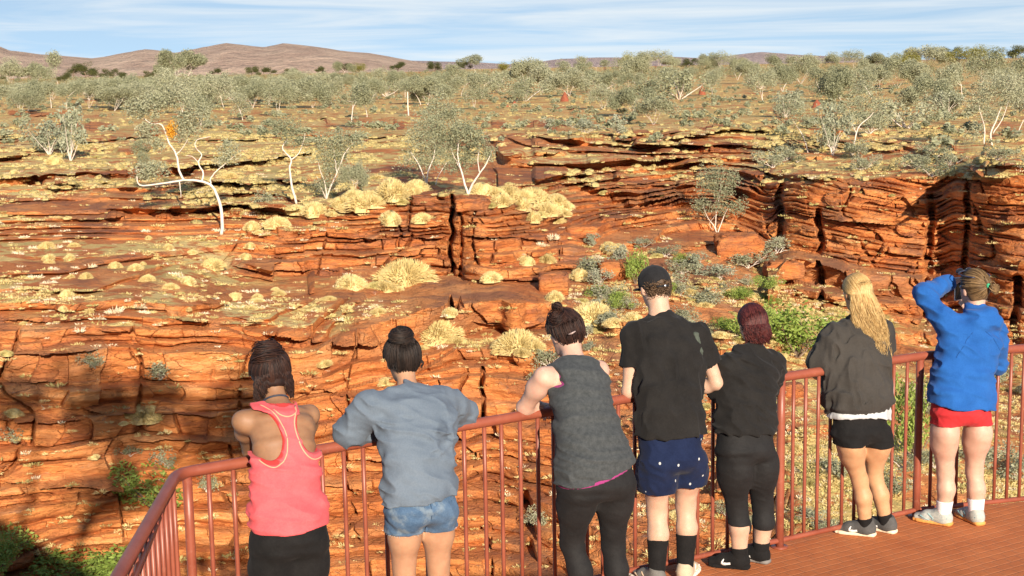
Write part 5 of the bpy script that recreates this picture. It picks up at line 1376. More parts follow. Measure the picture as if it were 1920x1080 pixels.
def bun_strands(p, mat, parent, c, R, n, seed, rad=.003, mess=.15, axis=None, K=16):
    rs = np.random.default_rng(seed); r, f, u = head_frame(p); ax = u if axis is None else unit(axis)
    e1 = unit(np.cross(ax, f)); e2 = np.cross(ax, e1); C = []
    for i in range(n):
        a0 = rs.uniform(0, 6.28); tw = rs.uniform(2.0, 4.5) * rs.choice([-1, 1], p=[.2, .8]); t = np.linspace(0, 1, K); a = a0 + tw * t
        el = rs.uniform(-1.2, 1.2) + rs.uniform(-1, 1) * .5 * np.sin(3 * t + a0); rr = 1 + rs.normal(0, mess * .5) + mess * np.sin(5 * t + a0) * rs.random()
        C.append(c + R[0] * (rr * np.cos(a) * np.cos(el))[:, None] * e1 + R[1] * (rr * np.sin(a) * np.cos(el))[:, None] * e2 + (R[2] * rr * np.sin(el))[:, None] * ax)
    C = np.array(C); return strand_mesh('hair_bun', C, np.tile(np.linspace(rad, rad * .6, K), (n, 1)), mat, parent, rs)
def hanging(p, mat, parent, n, seed, length, name='hair_strands', wave=.012, wl=.07, rad=.0035, sweep=(0, 0), ymax=.2, spread=.0, K=26, region=None, back=.02, clump=10):
    """strands that follow the scalp down and then hang"""
    rs = np.random.default_rng(seed); r, f, u = head_frame(p); s = p.get('hs', 1.)
    d = hair_region(rs, n, ymax, -.2) if region is None else region(rs, n); C = np.zeros((n, K, 3))
    for i in range(n):
        L = length * rs.uniform(.55, 1.12); k0 = K // 3
        side = np.array([d[i][0] * 1.15 + .0, min(d[i][1], .25) * .4 - .55, 0]); side = side / (np.linalg.norm(side) + 1e-9)
        low = unit(np.array([side[0], side[1], -.25]))
        t = np.linspace(0, 1, k0)[:, None]
        top = slerp(np.tile(d[i], (k0, 1)), np.tile(low, (k0, 1)), t)
        C[i, :k0] = scalp(p, top, .010 + .010 * t)
        pr = C[i, k0 - 1]; outd = r * low[0] + f * low[1]; outd[2] = 0
        tt = np.linspace(0, 1, K - k0 + 1)[1:]; ph = d[i][0] * 7 + d[i][2] * 5 + rs.normal(0, .5); ph2 = ph + 1.3 + rs.normal(0, .4)
        am = wave * (tt ** .7) * rs.uniform(.6, 1.3)
        C[i, k0:] = pr + np.array([0, 0, -1.]) * (tt * L)[:, None] + p['r'] * (am * np.sin(tt * L / wl * 6.28 + ph) + sweep[0] * tt * L + spread * d[i][0] * tt * L)[:, None] \
            - p['f'] * (back * tt + am * .8 * np.cos(tt * L / wl * 5.2 + ph2) + sweep[1] * tt * L)[:, None] + outd * (.012 * np.sin(tt * 3.14))[:, None]
    sd_ = rs.choice(n, max(4, n // clump), False); own = np.argmin(((d[:, None] - d[sd_][None]) ** 2).sum(-1), 1); pull = np.linspace(0, 1, K)[None, :, None] ** 1.5 * .45
    C = C * (1 - pull) + (C[sd_][own] + rs.normal(0, .003, (n, 1, 3))) * pull
    R = np.tile(np.concatenate([np.full(K // 3, rad), np.linspace(rad, rad * .45, K - K // 3)]), (n, 1)) * rs.uniform(.7, 1.3, (n, 1))
    return strand_mesh(name, C, R, mat, parent, rs)

# ---- shoes
def shoe(p, sd, uppers, sole, accent=None, swoosh=None, L=.275, W=.046, collar=None, laces=None, knobs=None):
    an = p['an' + sd]; fd = unit(np.array([*p['toe' + sd][:2], 0])); rd = np.array([fd[1], -fd[0], 0]); up = np.array([0, 0, 1.])
    heel = np.array([an[0], an[1], 0]) - fd * .062
    o = lambda a, b, c: heel + fd * a + rd * b + up * c
    lo, hi = bounds([o(0, 0, 0), o(L, 0, .1), o(.06, 0, .13)], .07); lo[2] = -.004
    def bld(S):
        S.loft([(o(.045, 0, .045), W * .80, .040, rd), (o(.10, 0, .048), W * .86, .040, rd), (o(.17, 0, .042), W * .98, .033, rd), (o(.235, 0, .032), W * .86, .022, rd)], k=.02, cap=1.0, ex=2.2)
        S.ell(o(.045, 0, .05), (W * .82, .045, .05), (rd, fd, up), k=.02)
        S.cone(o(.062, 0, .05), o(.066, 0, .11), .043, .042, k=.03)
        S.cone(o(.10, 0, .075), o(.17, 0, .055), .022, .018, k=.03)
        S.plane(o(0, 0, .104), unit(up - fd * .18)); S.plane(o(0, 0, .016), (0, 0, -1))
    def sol(S):
        n = 9; xs = np.linspace(.02, L - .02, n)
        for i in range(n - 1):
            w = lambda x: W * (.78 + .28 * sstep(.06, .2, x) - .25 * sstep(.2, .29, x))
            S.loft([(o(xs[i], .004 * math.sin(xs[i] * 12), .014), w(xs[i]), .0145, rd), (o(xs[i + 1], .004 * math.sin(xs[i + 1] * 12), .014), w(xs[i + 1]), .0145, rd)], k=.008, cap=1.2, ex=3)
        S.ell(o(.03, 0, .018), (W * .84, .034, .017), (rd, fd, up), k=.01)
        S.plane(o(0, 0, .001), (0, 0, -1))
    m = p['root']
    sh = garment('shoe', p, uppers, bld, lo, hi, .0042)
    so = garment('sole', p, sole, sol, lo, hi, .0042, child_of=m); so.parent = sh
    if collar:
        def col_(S):
            S.cone(o(.060, 0, .07), o(.064, 0, .104), .0425, .0395, k=.01); S.plane(o(0, 0, .106), (0, 0, 1)); S.plane(o(0, 0, .082), (0, 0, -1))
        c = garment('collar', p, collar, col_, lo, hi, .0042); c.parent = sh
    surf = lambda a, c: W * (.80 + .2 * sstep(.08, .18, a) - .2 * sstep(.2, .27, a)) * math.sqrt(max(0.05, 1 - ((c - .043) / .047) ** 2)) + .0035
    if swoosh:
        for sg in (-1, 1):
            pts, wd = [], []
            for t in np.linspace(0, 1, 16):
                a = .165 - .125 * t; c = .058 - .036 * math.sin(math.pi * min(1, t * 1.15) * .62 + .1) * (1 - .35 * t) + .030 * t ** 2.2 if t > 0 else .058
                # tick shape: short hook at the toe end, long rising tail toward the heel
                if t < .22: a = .150 + .012 * math.sin(t / .22 * 1.57); c = .064 - .030 * (t / .22)
                else:
                    q = (t - .22) / .78; a = .162 - .125 * q; c = .034 + .006 * math.sin(q * 3.1) * -1 + .034 * q ** 1.25
                pts.append((a, c)); wd.append(.0085 * math.sin(math.pi * min(.97, (t * .93 + .05))) ** .8 * (1.15 if t < .4 else .8))
            P = np.array(pts); T = np.gradient(P, axis=0); T /= np.linalg.norm(T, axis=1)[:, None]; Nn = np.stack([-T[:, 1], T[:, 0]], 1); V, F_ = [], []
            for i in range(len(P)):
                for e in (-1, 1):
                    q = P[i] + Nn[i] * e * wd[i]
                    for off in (.0, .0025): V.append(o(q[0], sg * (surf(*q) + off), q[1]) - np.array(m.location))
            for i in range(len(P) - 1):
                a, b = i * 4, (i + 1) * 4
                for (s_, t_) in ((0, 1), (1, 3), (3, 2), (2, 0)): F_.append((a + s_, a + t_, b + t_, b + s_))
            mesh_np('tick_emblem', np.array(V), np.array(F_), swoosh, False, sh).parent = sh
    if accent:
        cur = []
        for sg in (-1, 1):
            for a0, a1, c0, c1 in ((.03, .10, .03, .075), (.09, .15, .028, .07), (.14, .20, .028, .052), (.02, .06, .06, .03), (.04, .12, .05, .04)):
                t = np.linspace(0, 1, 7); a = a0 + (a1 - a0) * t; c = c0 + (c1 - c0) * t
                cur.append([o(a[i], sg * (surf(a[i], c[i]) - .001), c[i]) for i in range(7)])
        V, Q = tubes_np(np.array(cur), np.full((len(cur), 7), .0052), 5); mesh_np('overlay_stripe', V - np.array(m.location), Q, accent, True, sh).parent = sh
    if laces:
        cur = []
        for j in range(5):
            a = .105 + .018 * j; h = .088 - .011 * j; t = np.linspace(-1, 1, 7); cur.append([o(a + .006 * q_, q_ * .019, h + .006 * (1 - q_ * q_)) for q_ in t])
        V, Q = tubes_np(np.array(cur), np.full((len(cur), 7), .003), 5); mesh_np('laces', V - np.array(m.location), Q, laces, True, sh).parent = sh
    return sh
def sock(p, sd, mat, ztop, name='sock', band=None):
    an = p['an' + sd]; kn = p['kn' + sd]; ax = unit(kn - an); top = an + ax * max(.01, (ztop - an[2]) / ax[2])
    lm = p.get('leg', 1.0)
    def b(S): add_body(S, p, .0045, ('legs',)); S.cone(np.array([an[0], an[1], .05]), an, .036, .038, k=.02); S.plane(top, ax); S.plane(np.array([0, 0, .05]), (0, 0, -1))
    lo, hi = bounds([np.array([an[0], an[1], .03]), top], .065); return garment(name, p, mat, b, lo, hi, .005, lambda x, y, z: (.0012 * np.sin(z * 700)).astype(np.float32))

from mathutils.bvhtree import BVHTree
def trim_tube(name, p, target, curve, r, mat, org_):
    """a sewn edge laid on the back of a garment: curve is [(across, up)] about org_"""
    me = target.data; bv = BVHTree.FromPolygons([v.co[:] for v in me.vertices], [q.vertices[:] for q in me.polygons]); base = np.array(target.parent.location); pts = []
    for a, z in curve:
        o = org_ + p['r'] * a + np.array([0, 0, z]) - p['f'] * .5 - base
        h = bv.ray_cast(Vector(o), Vector(p['f']), 1.0)
        if h[0] is not None: pts.append(np.array(h[0]) + base)
    if len(pts) < 4: return
    pts = np.array(pts); k = np.array([.25, .5, .25])
    for _ in range(2): pts[1:-1] = pts[:-2] * .25 + pts[1:-1] * .5 + pts[2:] * .25
    v, q = tube_np(pts, r, 6); return mesh_np(name, v - base, q, mat, True, target)
# ---------------------------------------------------------------- the seven visitors, left to right
def hull(p, keys, m): return bounds([p[k] for k in keys], m)
def rowz(p, rows): return secs_of(p, 0, rows=rows)
def legs_cut(S, p, off, t, k=.02, mul=1.0, flare=0.0, t_in=None):
    """trouser legs from hip down to fraction t of hip-ankle length"""
    lm = p.get('leg', 1.0); m = p.get('mass', 1.0)
    for sd in ('L', 'R'):
        h, kn, an = p['hip' + sd], p['kn' + sd], p['an' + sd]
        S.cone(h, kn, .083 * m * lm + off, .054 * lm + off + flare, k=.03)
        S.ell(h * .72 + kn * .28 - p['f'] * .01, (.076 * m * lm + off,) * 3, None, k=.06)
        if t > .5:
            mid = kn * .68 + an * .32 - p['f'] * .018
            S.cone(kn, mid, .050 * lm + off + flare, .054 * lm + off + flare, k=.03); S.cone(mid, an, .054 * lm + off + flare, .034 * lm + off + flare * 1.5, k=.03)
def seat(S, p, off):
    m = p.get('mass', 1.0)
    for sd in ('L', 'R'):
        S.ell(p['hip' + sd] - p['f'] * .050, (.078 * m + off, .072 * m + off, .090 * m + off), (p['r'], p['f'], (0, 0, 1)), k=.04)
def legplane(S, p, sd, q, away=True):
    pass
def cut_legs_at(S, p, qL, qR, tilt=0.0):
    """trim each leg tube below its own hem point"""
    X, Y, Z = S.grid(S.full()); mid = (p['hipL'] + p['hipR']) / 2
    a = (X - mid[0]) * p['r'][0] + (Y - mid[1]) * p['r'][1]
    b = (X - mid[0]) * p['f'][0] + (Y - mid[1]) * p['f'][1]
    zl, zr = qL[2], qR[2]; zz = np.where(a < (p.get('gap', 0)), zl, zr) + tilt * np.abs(a) + .0 * b
    S.cut(zz - Z, .003)
def sleeve(S, p, sd, off, t0=0.0, t1=1.0, fore=True, am=None):
    am = am or p.get('arm', 1.0); a, e, w = p['sh' + sd], p['el' + sd], p['wr' + sd]
    S.cone(a, e, .046 * am + off, .038 * am + off, k=.04); S.ell(a * .65 + e * .35, (.045 * am + off,) * 3, None, k=.05)
    if fore: S.cone(e, e * .1 + w * .9, .041 * am + off, .030 * am + off, k=.025)
def shoulders(S, p, off):
    m = p.get('mass', 1.0)
    S.cone(p['secs_top'], p['secs_top'] * .35 + p['neckb'] * .65, .062 + off, .058 + off, k=.05)
    for sd in ('L', 'R'): S.cone(p['secs_top'] * .6 + p['sh' + sd] * .4, p['sh' + sd], .042 + off, .043 * m + off, k=.05)
def neckhole(S, p, dz, rad=.075, back=0.0):
    ax = unit(p['head'] - p['neckb']); c = p['neckb'] + ax * dz
    X, Y, Z = S.grid(S.full()); d = np.sqrt((X - c[0]) ** 2 + (Y - c[1]) ** 2 + ((Z - c[2]) * 1.0) ** 2) - rad
    S.sub(S.full(), d, .004)
def torso_uv(S, p, org):
    X, Y, Z = S.grid(S.full()); a = (X - org[0]) * p['r'][0] + (Y - org[1]) * p['r'][1]; return a, Z - org[2] + 0 * a, (X - org[0]) * p['f'][0] + (Y - org[1]) * p['f'][1] + 0 * a

def bottoms(S, p, off, ztop, qL=None, qR=None, loose=None, tilt=0.0):
    add_body(S, p, off, ('torso', 'legs') if not loose else ('torso',))
    if loose:
        lm = p.get('leg', 1.0); m = p.get('mass', 1.0)
        for sd in 'LR':
            T = Vol(S.lo, S.lo + (S.n - 1) * S.h - 1e-6, S.h); h, kn = p['hip' + sd], p['kn' + sd]
            T.cone(h, kn, .083 * m * lm + off + loose[0], .054 * lm + off + loose[1], k=.035); T.ell(h * .72 + kn * .28 - p['f'] * .01, (.076 * m * lm + off + loose[0],) * 3, None, k=.06)
            n_ = np.minimum(T.F.shape, S.F.shape); sl = tuple(slice(0, q) for q in n_); S.union(sl, T.F[sl], .012)
    S.plane(np.array([0, 0, ztop + .07]), (0, 0, 1))
    if qL is not None: cut_legs_at(S, p, qL, qR, tilt)

# 1 ---- woman in the coral racerback top
p, R_ = person('woman in coral pink racerback top and black trousers leaning on the railing', dict(
    yawd=27, secs=[(474, 612, 1075, 6.54, .115), (470, 614, 1012, 6.56, .125), (474, 606, 950, 6.62, .105), (478, 594, 890, 6.68, .092), (472, 594, 840, 6.76, .10), (462, 592, 800, 6.84, .105), (476, 580, 776, 6.90, .07)],
    head=(507, 702, 7.03), neckb=(519, 764, 6.93), look=(-.38, .80, -.42), hs=1.0, nr=.050,
    shL=(455, 790, 6.80), shR=(580, 778, 6.98), elL=(468, 845, 7.06), elR=(570, 832, 7.22), wrL=(520, 800, 7.24), wrR=(548, 790, 7.30),
    hipL=(510, 1020, 6.56), hipR=(573, 1014, 6.64), knL=(508, 1172, 6.62), knR=(577, 1164, 6.70), anL=(506, 1322, 6.55), anR=(580, 1305, 6.65),
    toeL=(-.35, .9, 0), toeR=(-.25, .95, 0), arm=.98, bodyfx=lambda S, p: [S.ell(p['secs_top'] + p['r'] * s_ * .085 - p['f'] * .075 - np.array([0, 0, .075]), (.05, .018, .07), (p['r'], p['f'], (0, 0, 1)), k=.03) for s_ in (-1, 1)]
        + [S.cone(p['secs_top'] - p['f'] * .112, p['secs_top'] - p['f'] * .125 - np.array([0, 0, .3]), .010, .010, k=.03, sub=True)]), SK_TAN)
P1 = p
coral, _, _ = cloth_mat('coral_stretch_fabric', (.60, .082, .095), (.72, .12, .13), sheen=.2)
peach, _, _ = cloth_mat('peach_piping', (.66, .30, .18), (.72, .36, .23))
crim, _, _ = cloth_mat('crimson_bra_fabric', (.40, .03, .03), (.48, .045, .042))
blk, _, _ = cloth_mat('black_fabric', (.007, .007, .0075), (.014, .0135, .014), sheen=.12)
blk2, _, _ = cloth_mat('black_stretch_fabric', (.011, .011, .012), (.019, .019, .02), rough=.75, sheen=.1)
top_rows = [(470, 611, 998, 6.56, .132)] + [(470, 608, 975, 6.585, .13)] + p['secs'][2:]
def hem_rows(rows): return rows
org = J(533, 806, 6.80)
def racer(S, rx, rz, ax_, zc, w=0):
    a, z, b = torso_uv(S, p, org)
    zz = z - zc
    return [np.sqrt(((a - s_ * ax_) / rx) ** 2 + (zz / rz) ** 2 ) * min(rx, rz) - min(rx, rz) for s_ in (-1, 1)]
lo, hi = bounds([s_[0] for s_ in rowz(p, p['secs'])] + [p['shL'], p['shR'], p['neckb']], .19)
def top1(S, off=.0065, cutrx=.088, cutz=.128, band=None, rows=None, nr=.085):
    add_body(S, p, off, ('torso',)); S.loft(secs_of(p, off, rows=rows or top_rows), k=.018)
    S.plane(J(540, 998, 6.45) + np.array([0, 0, .0]), (0, 0, -1)) if rows is None else None
    ds = racer(S, cutrx, cutz, .118, .0); a, z, b = torso_uv(S, p, org)
    for d in ds: S.cut(-d, .003)
    S.cut(np.abs(a) - .128 + 0 * z - np.where(z < -.09, .3, 0), .004)
    if rows is None:
        X, Y, Z = S.grid(S.full()); c = p['neckb'] - p['f'] * .05 + np.array([0, 0, .030]); S.sub(S.full(), np.sqrt((X - c[0]) ** 2 + (Y - c[1]) ** 2 + (Z - c[2]) ** 2) - .084, .004)
    neckhole(S, p, .012, nr)
def hemcurve(S, p, z0, curve, org_):
    a, z, b = torso_uv(S, p, org_); S.cut(-(z - z0 + curve * a * a), .003)
def b1(S):
    top1(S)
TT = garment('tank_top', p, coral, b1, lo, hi, .006, folds(.0085, .16, .040, 21, .25, p))
for s_ in (-1, 1):
    c_ = [(s_ * .118 + s_ * -.088 * math.cos(t) * 1.0, .128 * math.sin(t)) for t in np.linspace(-2.6, 1.4, 50)]
    trim_tube('piping', p, TT, [(a * 1.0 - s_ * .004, z) for a, z in c_], .0034, peach, org)
nz_ = p['neckb'][2] + .074 - org[2]; na_ = float((p['neckb'] - org) @ p['r'])
trim_tube('piping', p, TT, [(na_ + .076 * math.sin(t), nz_ - .079 * math.cos(t)) for t in np.linspace(-1.0, 1.0, 24)], .0034, peach, org)

def b1b(S):
    top1(S, .0035, .074, .105, rows=p['secs'][3:]); a, z, b = torso_uv(S, p, org); S.cut(-(z + .145), .003)
garment('sports_bra', p, crim, b1b, lo, hi, .0055)
def b1t(S):
    bottoms(S, p, .0055, J(535, 955, 6.55)[2]); legs_cut(S, p, .014, 1, flare=.010); S.plane(np.array([0, 0, .09]), (0, 0, -1))
lo, hi = hull(p, ['hipL', 'hipR', 'anL', 'anR'], .19); lo[2] = .05
garment('trousers', p, blk, b1t, lo, hi, .0085, folds(.004, .10, .07, 22, .5, p))
for sd in 'LR': shoe(p, sd, blk, blk, L=.25, W=.042)
cap_ = hair_cap(p, H_BRN, .022, [(scalp(p, np.array([[-.12, -.55, .62]]), .012)[0], (.072, .056, .056))], zcut=-.085)
updo_strands(p, H_BRN, cap_.parent, (-.1, -.72, .62), 1100, 31, .0018, .027)
bun_strands(p, H_BRN, R_, scalp(p, np.array([[-.15, -.62, .58]]), .018)[0], (.074, .056, .062), 320, 33, .0022, .22)
hanging(p, H_BRN, R_, 380, 35, .055, wave=.006, wl=.06, rad=.0019, back=.0, region=lambda rs, n: np.array([unit((rs.uniform(-.9, .9), -rs.uniform(.5, 1), rs.uniform(-.6, .1))) for _ in range(n)]), name='nape_hair', clump=5)
hanging(p, H_BRN, R_, 640, 34, .135, wave=.010, wl=.06, rad=.0019, ymax=.35, spread=.05, back=.0, region=lambda rs, n: np.array([unit((s_ * rs.uniform(.30, 1), rs.uniform(-.95, .2), rs.uniform(-.2, .35))) for s_ in rs.choice([-1, 1], n, p=[.35, .65])]), name='loose_hair')
# dark cord round the neck with a clasp
rr_, ff_, uu_ = head_frame(p); nc_ = p['neckb'] + unit(p['head'] - p['neckb']) * .038
a = np.linspace(0, 2 * math.pi, 33); nn = unit(p['head'] - p['neckb']); e1 = unit(np.cross(nn, p['f'])); e2 = np.cross(nn, e1)
cordm = simple_mat('dark_navy_cord', (.02, .025, .04), (.04, .05, .08), 30, .6)
v, q = tube_np(nc_ + .062 * (np.cos(a)[:, None] * e1 + np.sin(a)[:, None] * e2) - nn * (.02 * np.cos(a * 1))[:, None] * 0, .0055, 8, False)
cd = mesh_np('neck_cord', v - np.array(R_.location), q, cordm, True, R_)
S = Vol(nc_ - .1, nc_ + .1, .004); cc = nc_ - p['f'] * .068 + p['r'] * .005
S.ell(cc, (.020, .010, .014), (p['r'], p['f'], (0, 0, 1)), k=.01); S.ell(cc + nn * .014, (.010, .008, .010), None, k=.01)
o_ = finish('clasp', S, cordm, R_); o_.parent = cd

# 2 ---- woman in the grey blue sweatshirt
p, R_ = person('woman in grey blue sweatshirt and frayed denim shorts, black hair in a high bun', dict(
    yawd=28, secs=[(728, 848, 1005, 6.93, .11), (720, 853, 955, 6.95, .125), (726, 848, 915, 6.98, .105), (730, 842, 870, 7.03, .095), (722, 840, 820, 7.1, .10), (712, 842, 775, 7.18, .105), (724, 822, 745, 7.26, .07)],
    head=(754, 676, 7.40), neckb=(766, 738, 7.29), look=(-.42, .86, -.25), hs=1.0, nr=.048,
    shL=(695, 762, 7.12), shR=(832, 750, 7.36), elL=(652, 810, 7.16), elR=(868, 776, 7.58), wrL=(738, 806, 7.36), wrR=(800, 796, 7.46),
    hipL=(758, 962, 6.94), hipR=(819, 957, 7.04), knL=(758, 1112, 6.99), knR=(823, 1104, 7.08), anL=(756, 1254, 6.92), anR=(826, 1238, 7.02), toeL=(-.4, .9, 0), toeR=(-.3, .95, 0), arm=.92, leg=.98), SK_OLV)
P2 = p
greyb, nt, b = cloth_mat('grey_blue_jersey', (.095, .125, .165), (.130, .165, .210), scale=5, bs=300, bstr=.4)
# damp patch on the back: a stain with its own outline
spot = J(829, 812, 7.05)
g = nt.nodes.new('ShaderNodeNewGeometry'); vs = nt.nodes.new('ShaderNodeVectorMath'); vs.operation = 'SUBTRACT'; nt.links.new(g.outputs['Position'], vs.inputs[0]); vs.inputs[1].default_value = tuple(spot)
vm_ = nt.nodes.new('ShaderNodeVectorMath'); vm_.operation = 'MULTIPLY'; nt.links.new(vs.outputs[0], vm_.inputs[0]); vm_.inputs[1].default_value = (1 / .030, 0.0, 1 / .052)
vl = nt.nodes.new('ShaderNodeVectorMath'); vl.operation = 'LENGTH'; nt.links.new(vm_.outputs[0], vl.inputs[0])
st = smooth_rng(nt, mth(nt, 'ADD', vl.outputs['Value'], mth(nt, 'MULTIPLY', noise_node(nt, 40, 3, .6, g.outputs['Position']), .5)), 1.5, .9)
oldc = b.inputs['Base Color'].links[0].from_socket; nt.links.new(mixc(nt, mth(nt, 'MULTIPLY', st, .55), oldc, (.055, .070, .095)), b.inputs['Base Color'])
rows = [(722, 852, 930, 6.97, .128), (722, 849, 905, 6.99, .122), (722, 848, 870, 7.03, .115), (714, 848, 825, 7.1, .115), (704, 846, 782, 7.18, .118), (716, 832, 748, 7.25, .078)]
lo, hi = hull(p, ['shL', 'shR', 'elL', 'elR', 'wrL', 'wrR', 'hipL', 'hipR', 'neckb'], .17)
def b2(S):
    add_body(S, p, .010, ('torso',)); S.loft(secs_of(p, .008, rows=rows), k=.018)
    for sd in 'LR': sleeve(S, p, sd, .026)
    S.ell(p['elL'] + np.array([.01, .0, .0]), (.062, .055, .05), None, k=.05); S.ell(p['elR'], (.055, .05, .05), None, k=.05)
    a, z, b = torso_uv(S, p, J(790, 925, 6.95)); S.cut(-(z + .012 - .06 * a), .004); neckhole(S, p, .025, .066)
f0 = folds(.0095, .11, .05, 41, .35, p); f1 = folds(.012, .05, .028, 43, .0, p)
def f2(x, y, z):
    w = np.exp(-(((x - p['elR'][0] + .06) ** 2 + (z - p['elR'][2]) ** 2) / .006)); w2 = np.exp(-((z - (secs_of(p, 0, rows=rows)[0][0][2] + .035)) / .035) ** 2)
    return f0(x, y, z) + w * f1(x, y, z) + w2 * .6 * folds(.008, .2, .03, 44, .1, p)(x, y, z)
garment('sweatshirt', p, greyb, b2, lo, hi, .0065, f2)
den, nt, b = cloth_mat('faded_denim', (.035, .075, .145), (.085, .145, .235), scale=7, bs=500, bstr=.6)
fd_ = smooth_rng(nt, noise_node(nt, 9, 4, .6, nt.nodes.new('ShaderNodeTexCoord').outputs['Object']), .50, .64); oldc = b.inputs['Base Color'].links[0].from_socket
nt.links.new(mixc(nt, mth(nt, 'MULTIPLY', fd_, .45), oldc, (.24, .29, .32)), b.inputs['Base Color'])
lo, hi = hull(p, ['hipL', 'hipR'], .22)
def b2s(S): bottoms(S, p, .007, J(790, 895, 6.95)[2], J(757, 1004, 6.86), J(822, 994, 6.98), (.006, .016), .0)
DS = garment('denim_shorts', p, den, b2s, lo, hi, .006, folds(.0034, .05, .03, 45, .6, p))
stitch = cloth_mat('denim_stitching', (.020, .045, .09), (.035, .07, .13))[0]; o2_ = J(790, 955, 6.95)
for s_ in (-1, 1):
    a0 = .085 * s_; w_ = .052
    trim_tube('pocket_seam', p, DS, [(a0 - w_, .045), (a0 - w_ * .98, .0), (a0 - w_ * .9, -.045), (a0, -.068), (a0 + w_ * .9, -.045), (a0 + w_ * .98, .0), (a0 + w_, .045)], .0018, stitch, o2_)
trim_tube('centre_seam', p, DS, [(.004, z) for z in np.linspace(.09, -.10, 14)], .0022, stitch, o2_)
trim_tube('waistband_seam', p, DS, [(a, .085 + .0 * a) for a in np.linspace(-.16, .16, 20)], .0018, stitch, o2_)
# frayed hem threads
rs = np.random.default_rng(46); cur = []
for sd, q0 in (('L', J(757, 1003, 6.86)), ('R', J(822, 992, 6.98))):
    h_, k_ = p['hip' + sd], p['kn' + sd]; t = (h_[2] - q0[2]) / (h_[2] - k_[2]); c = h_ + (k_ - h_) * t; rr0 = (.083 + (.054 - .083) * t) * p['leg'] + .018
    for i in range(170):
        a_ = rs.uniform(0, 6.28); e = np.array([math.cos(a_), math.sin(a_), 0]); st_ = np.array([c[0], c[1], q0[2] + .004]) + e * rr0; l = rs.uniform(.005, .020)
        cur.append([st_, st_ + np.array([rs.normal(0, .003), rs.normal(0, .003), -l * .5]), st_ + e * rs.normal(0, .003) + np.array([rs.normal(0, .005), 0, -l])])
V, Q = tubes_np(np.array(cur), np.full((len(cur), 3), .0011), 3); mesh_np('frayed_hem', V - np.array(R_.location), Q, cloth_mat('white_thread', (.45, .5, .55), (.6, .65, .68))[0], False, R_)
for sd in 'LR': shoe(p, sd, blk, blk, L=.25, W=.042)
bunc = J(752, 629, 7.36)
cap_ = hair_cap(p, H_DARK, .018, zcut=-.05)
updo_strands(p, H_DARK, R_, (-.05, -.30, .95), 1100, 47, .0017, .022)
bdir = unit(bunc - p['head'])
S = Vol(bunc - .12, bunc + .12, .005); S.ell(bunc, (.058, .050, .038), head_frame(p), k=.01); finish('bun_core', S, H_DARK, R_, lambda V: {'hue': np.full(len(V), .3)})
bun_strands(p, H_DARK, R_, bunc, (.064, .056, .044), 380, 48, .0022, .08, axis=bdir)
hanging(p, H_DARK, R_, 46, 49, .045, wave=.006, wl=.04, rad=.0018, region=lambda rs, n: np.array([unit((s_ * rs.uniform(.5, 1), rs.uniform(-.8, -.1), rs.uniform(-.35, .0))) for s_ in rs.choice([-1, 1], n, p=[.3, .7])]), name='loose_hair')
cur = [[bunc + p['r'] * (.02 + .03 * t + .002 * j) + np.array([0, 0, .030 - .075 * t * t]) - p['f'] * (.01 + .002 * j) for t in np.linspace(0, 1, 8)] for j in range(4)]
strand_mesh('stray_lock', np.array(cur), np.full((4, 8), .0016), H_DARK, R_, rs)

# 3 ---- woman in the charcoal tank top
p, R_ = person('woman in charcoal tank top with magenta hem and black leggings, messy brown bun', dict(
    yawd=30, mass=1.12, secs=[(1056, 1180, 965, 7.36, .12), (1043, 1189, 910, 7.38, .145), (1044, 1188, 872, 7.41, .145), (1046, 1172, 835, 7.46, .125), (1042, 1156, 795, 7.52, .115), (1036, 1142, 755, 7.60, .12), (1030, 1140, 718, 7.68, .115), (1044, 1122, 688, 7.75, .075)],
    head=(1060, 627, 7.88), neckb=(1076, 682, 7.77), look=(-.55, .76, -.36), hs=1.03, nr=.055,
    shL=(1020, 708, 7.62), shR=(1122, 696, 7.84), elL=(984, 764, 7.74), elR=(1112, 752, 8.08), wrL=(1040, 770, 7.95), wrR=(1062, 765, 8.03),
    hipL=(1082, 918, 7.37), hipR=(1150, 908, 7.47), knL=(1072, 1018, 7.47), knR=(1150, 1022, 7.55), anL=(1112, 1176, 7.40), anR=(1158, 1162, 7.50), toeL=(-.5, .85, 0), toeR=(-.3, .95, 0), arm=1.22, leg=1.08), SK_PINK)
P3 = p
char_, nt, b = cloth_mat('charcoal_marl_jersey', (.034, .039, .042), (.062, .068, .072), scale=40, bs=300, bstr=.4)
mag, _, _ = cloth_mat('magenta_fabric', (.24, .03, .14), (.30, .045, .18))
lo, hi = bounds([s_[0] for s_ in rowz(p, p['secs'])] + [p['shL'], p['shR'], p['neckb']], .2)
org3 = J(1085, 700, 7.65)
def tank(S, off, zoff, wmax=.135, nh=.088):
    add_body(S, p, off, ('torso',)); S.loft(secs_of(p, off, rows=[(1042, 1191, 905, 7.38, .15)] + p['secs'][2:]), k=.018)
    a, z, b = torso_uv(S, p, J(1115, 890, 7.3)); S.cut(-(z + zoff - .19 * a), .004)
    a, z, b = torso_uv(S, p, org3)
    S.cut(np.abs(a - .015) - wmax - np.clip(-z - .04, 0, 1) * 1.6, .006)
    sl = S.full()
    for sd in 'LR':
        v_ = p['el' + sd] - p['sh' + sd]; S.cone(p['sh' + sd] + v_ * .28, p['el' + sd], .082, .06, k=.01, sub=True)
    neckhole(S, p, .02, nh)
garment('tank_top', p, char_, lambda S: tank(S, .011, .012), lo, hi, .0065, folds(.0065, .22, .034, 51, .1, p))
garment('undershirt', p, mag, lambda S: tank(S, .0065, .034, .142, .078), lo, hi, .0065)
lo, hi = hull(p, ['hipL', 'hipR', 'anL', 'anR', 'knL', 'knR'], .2); lo[2] = .05
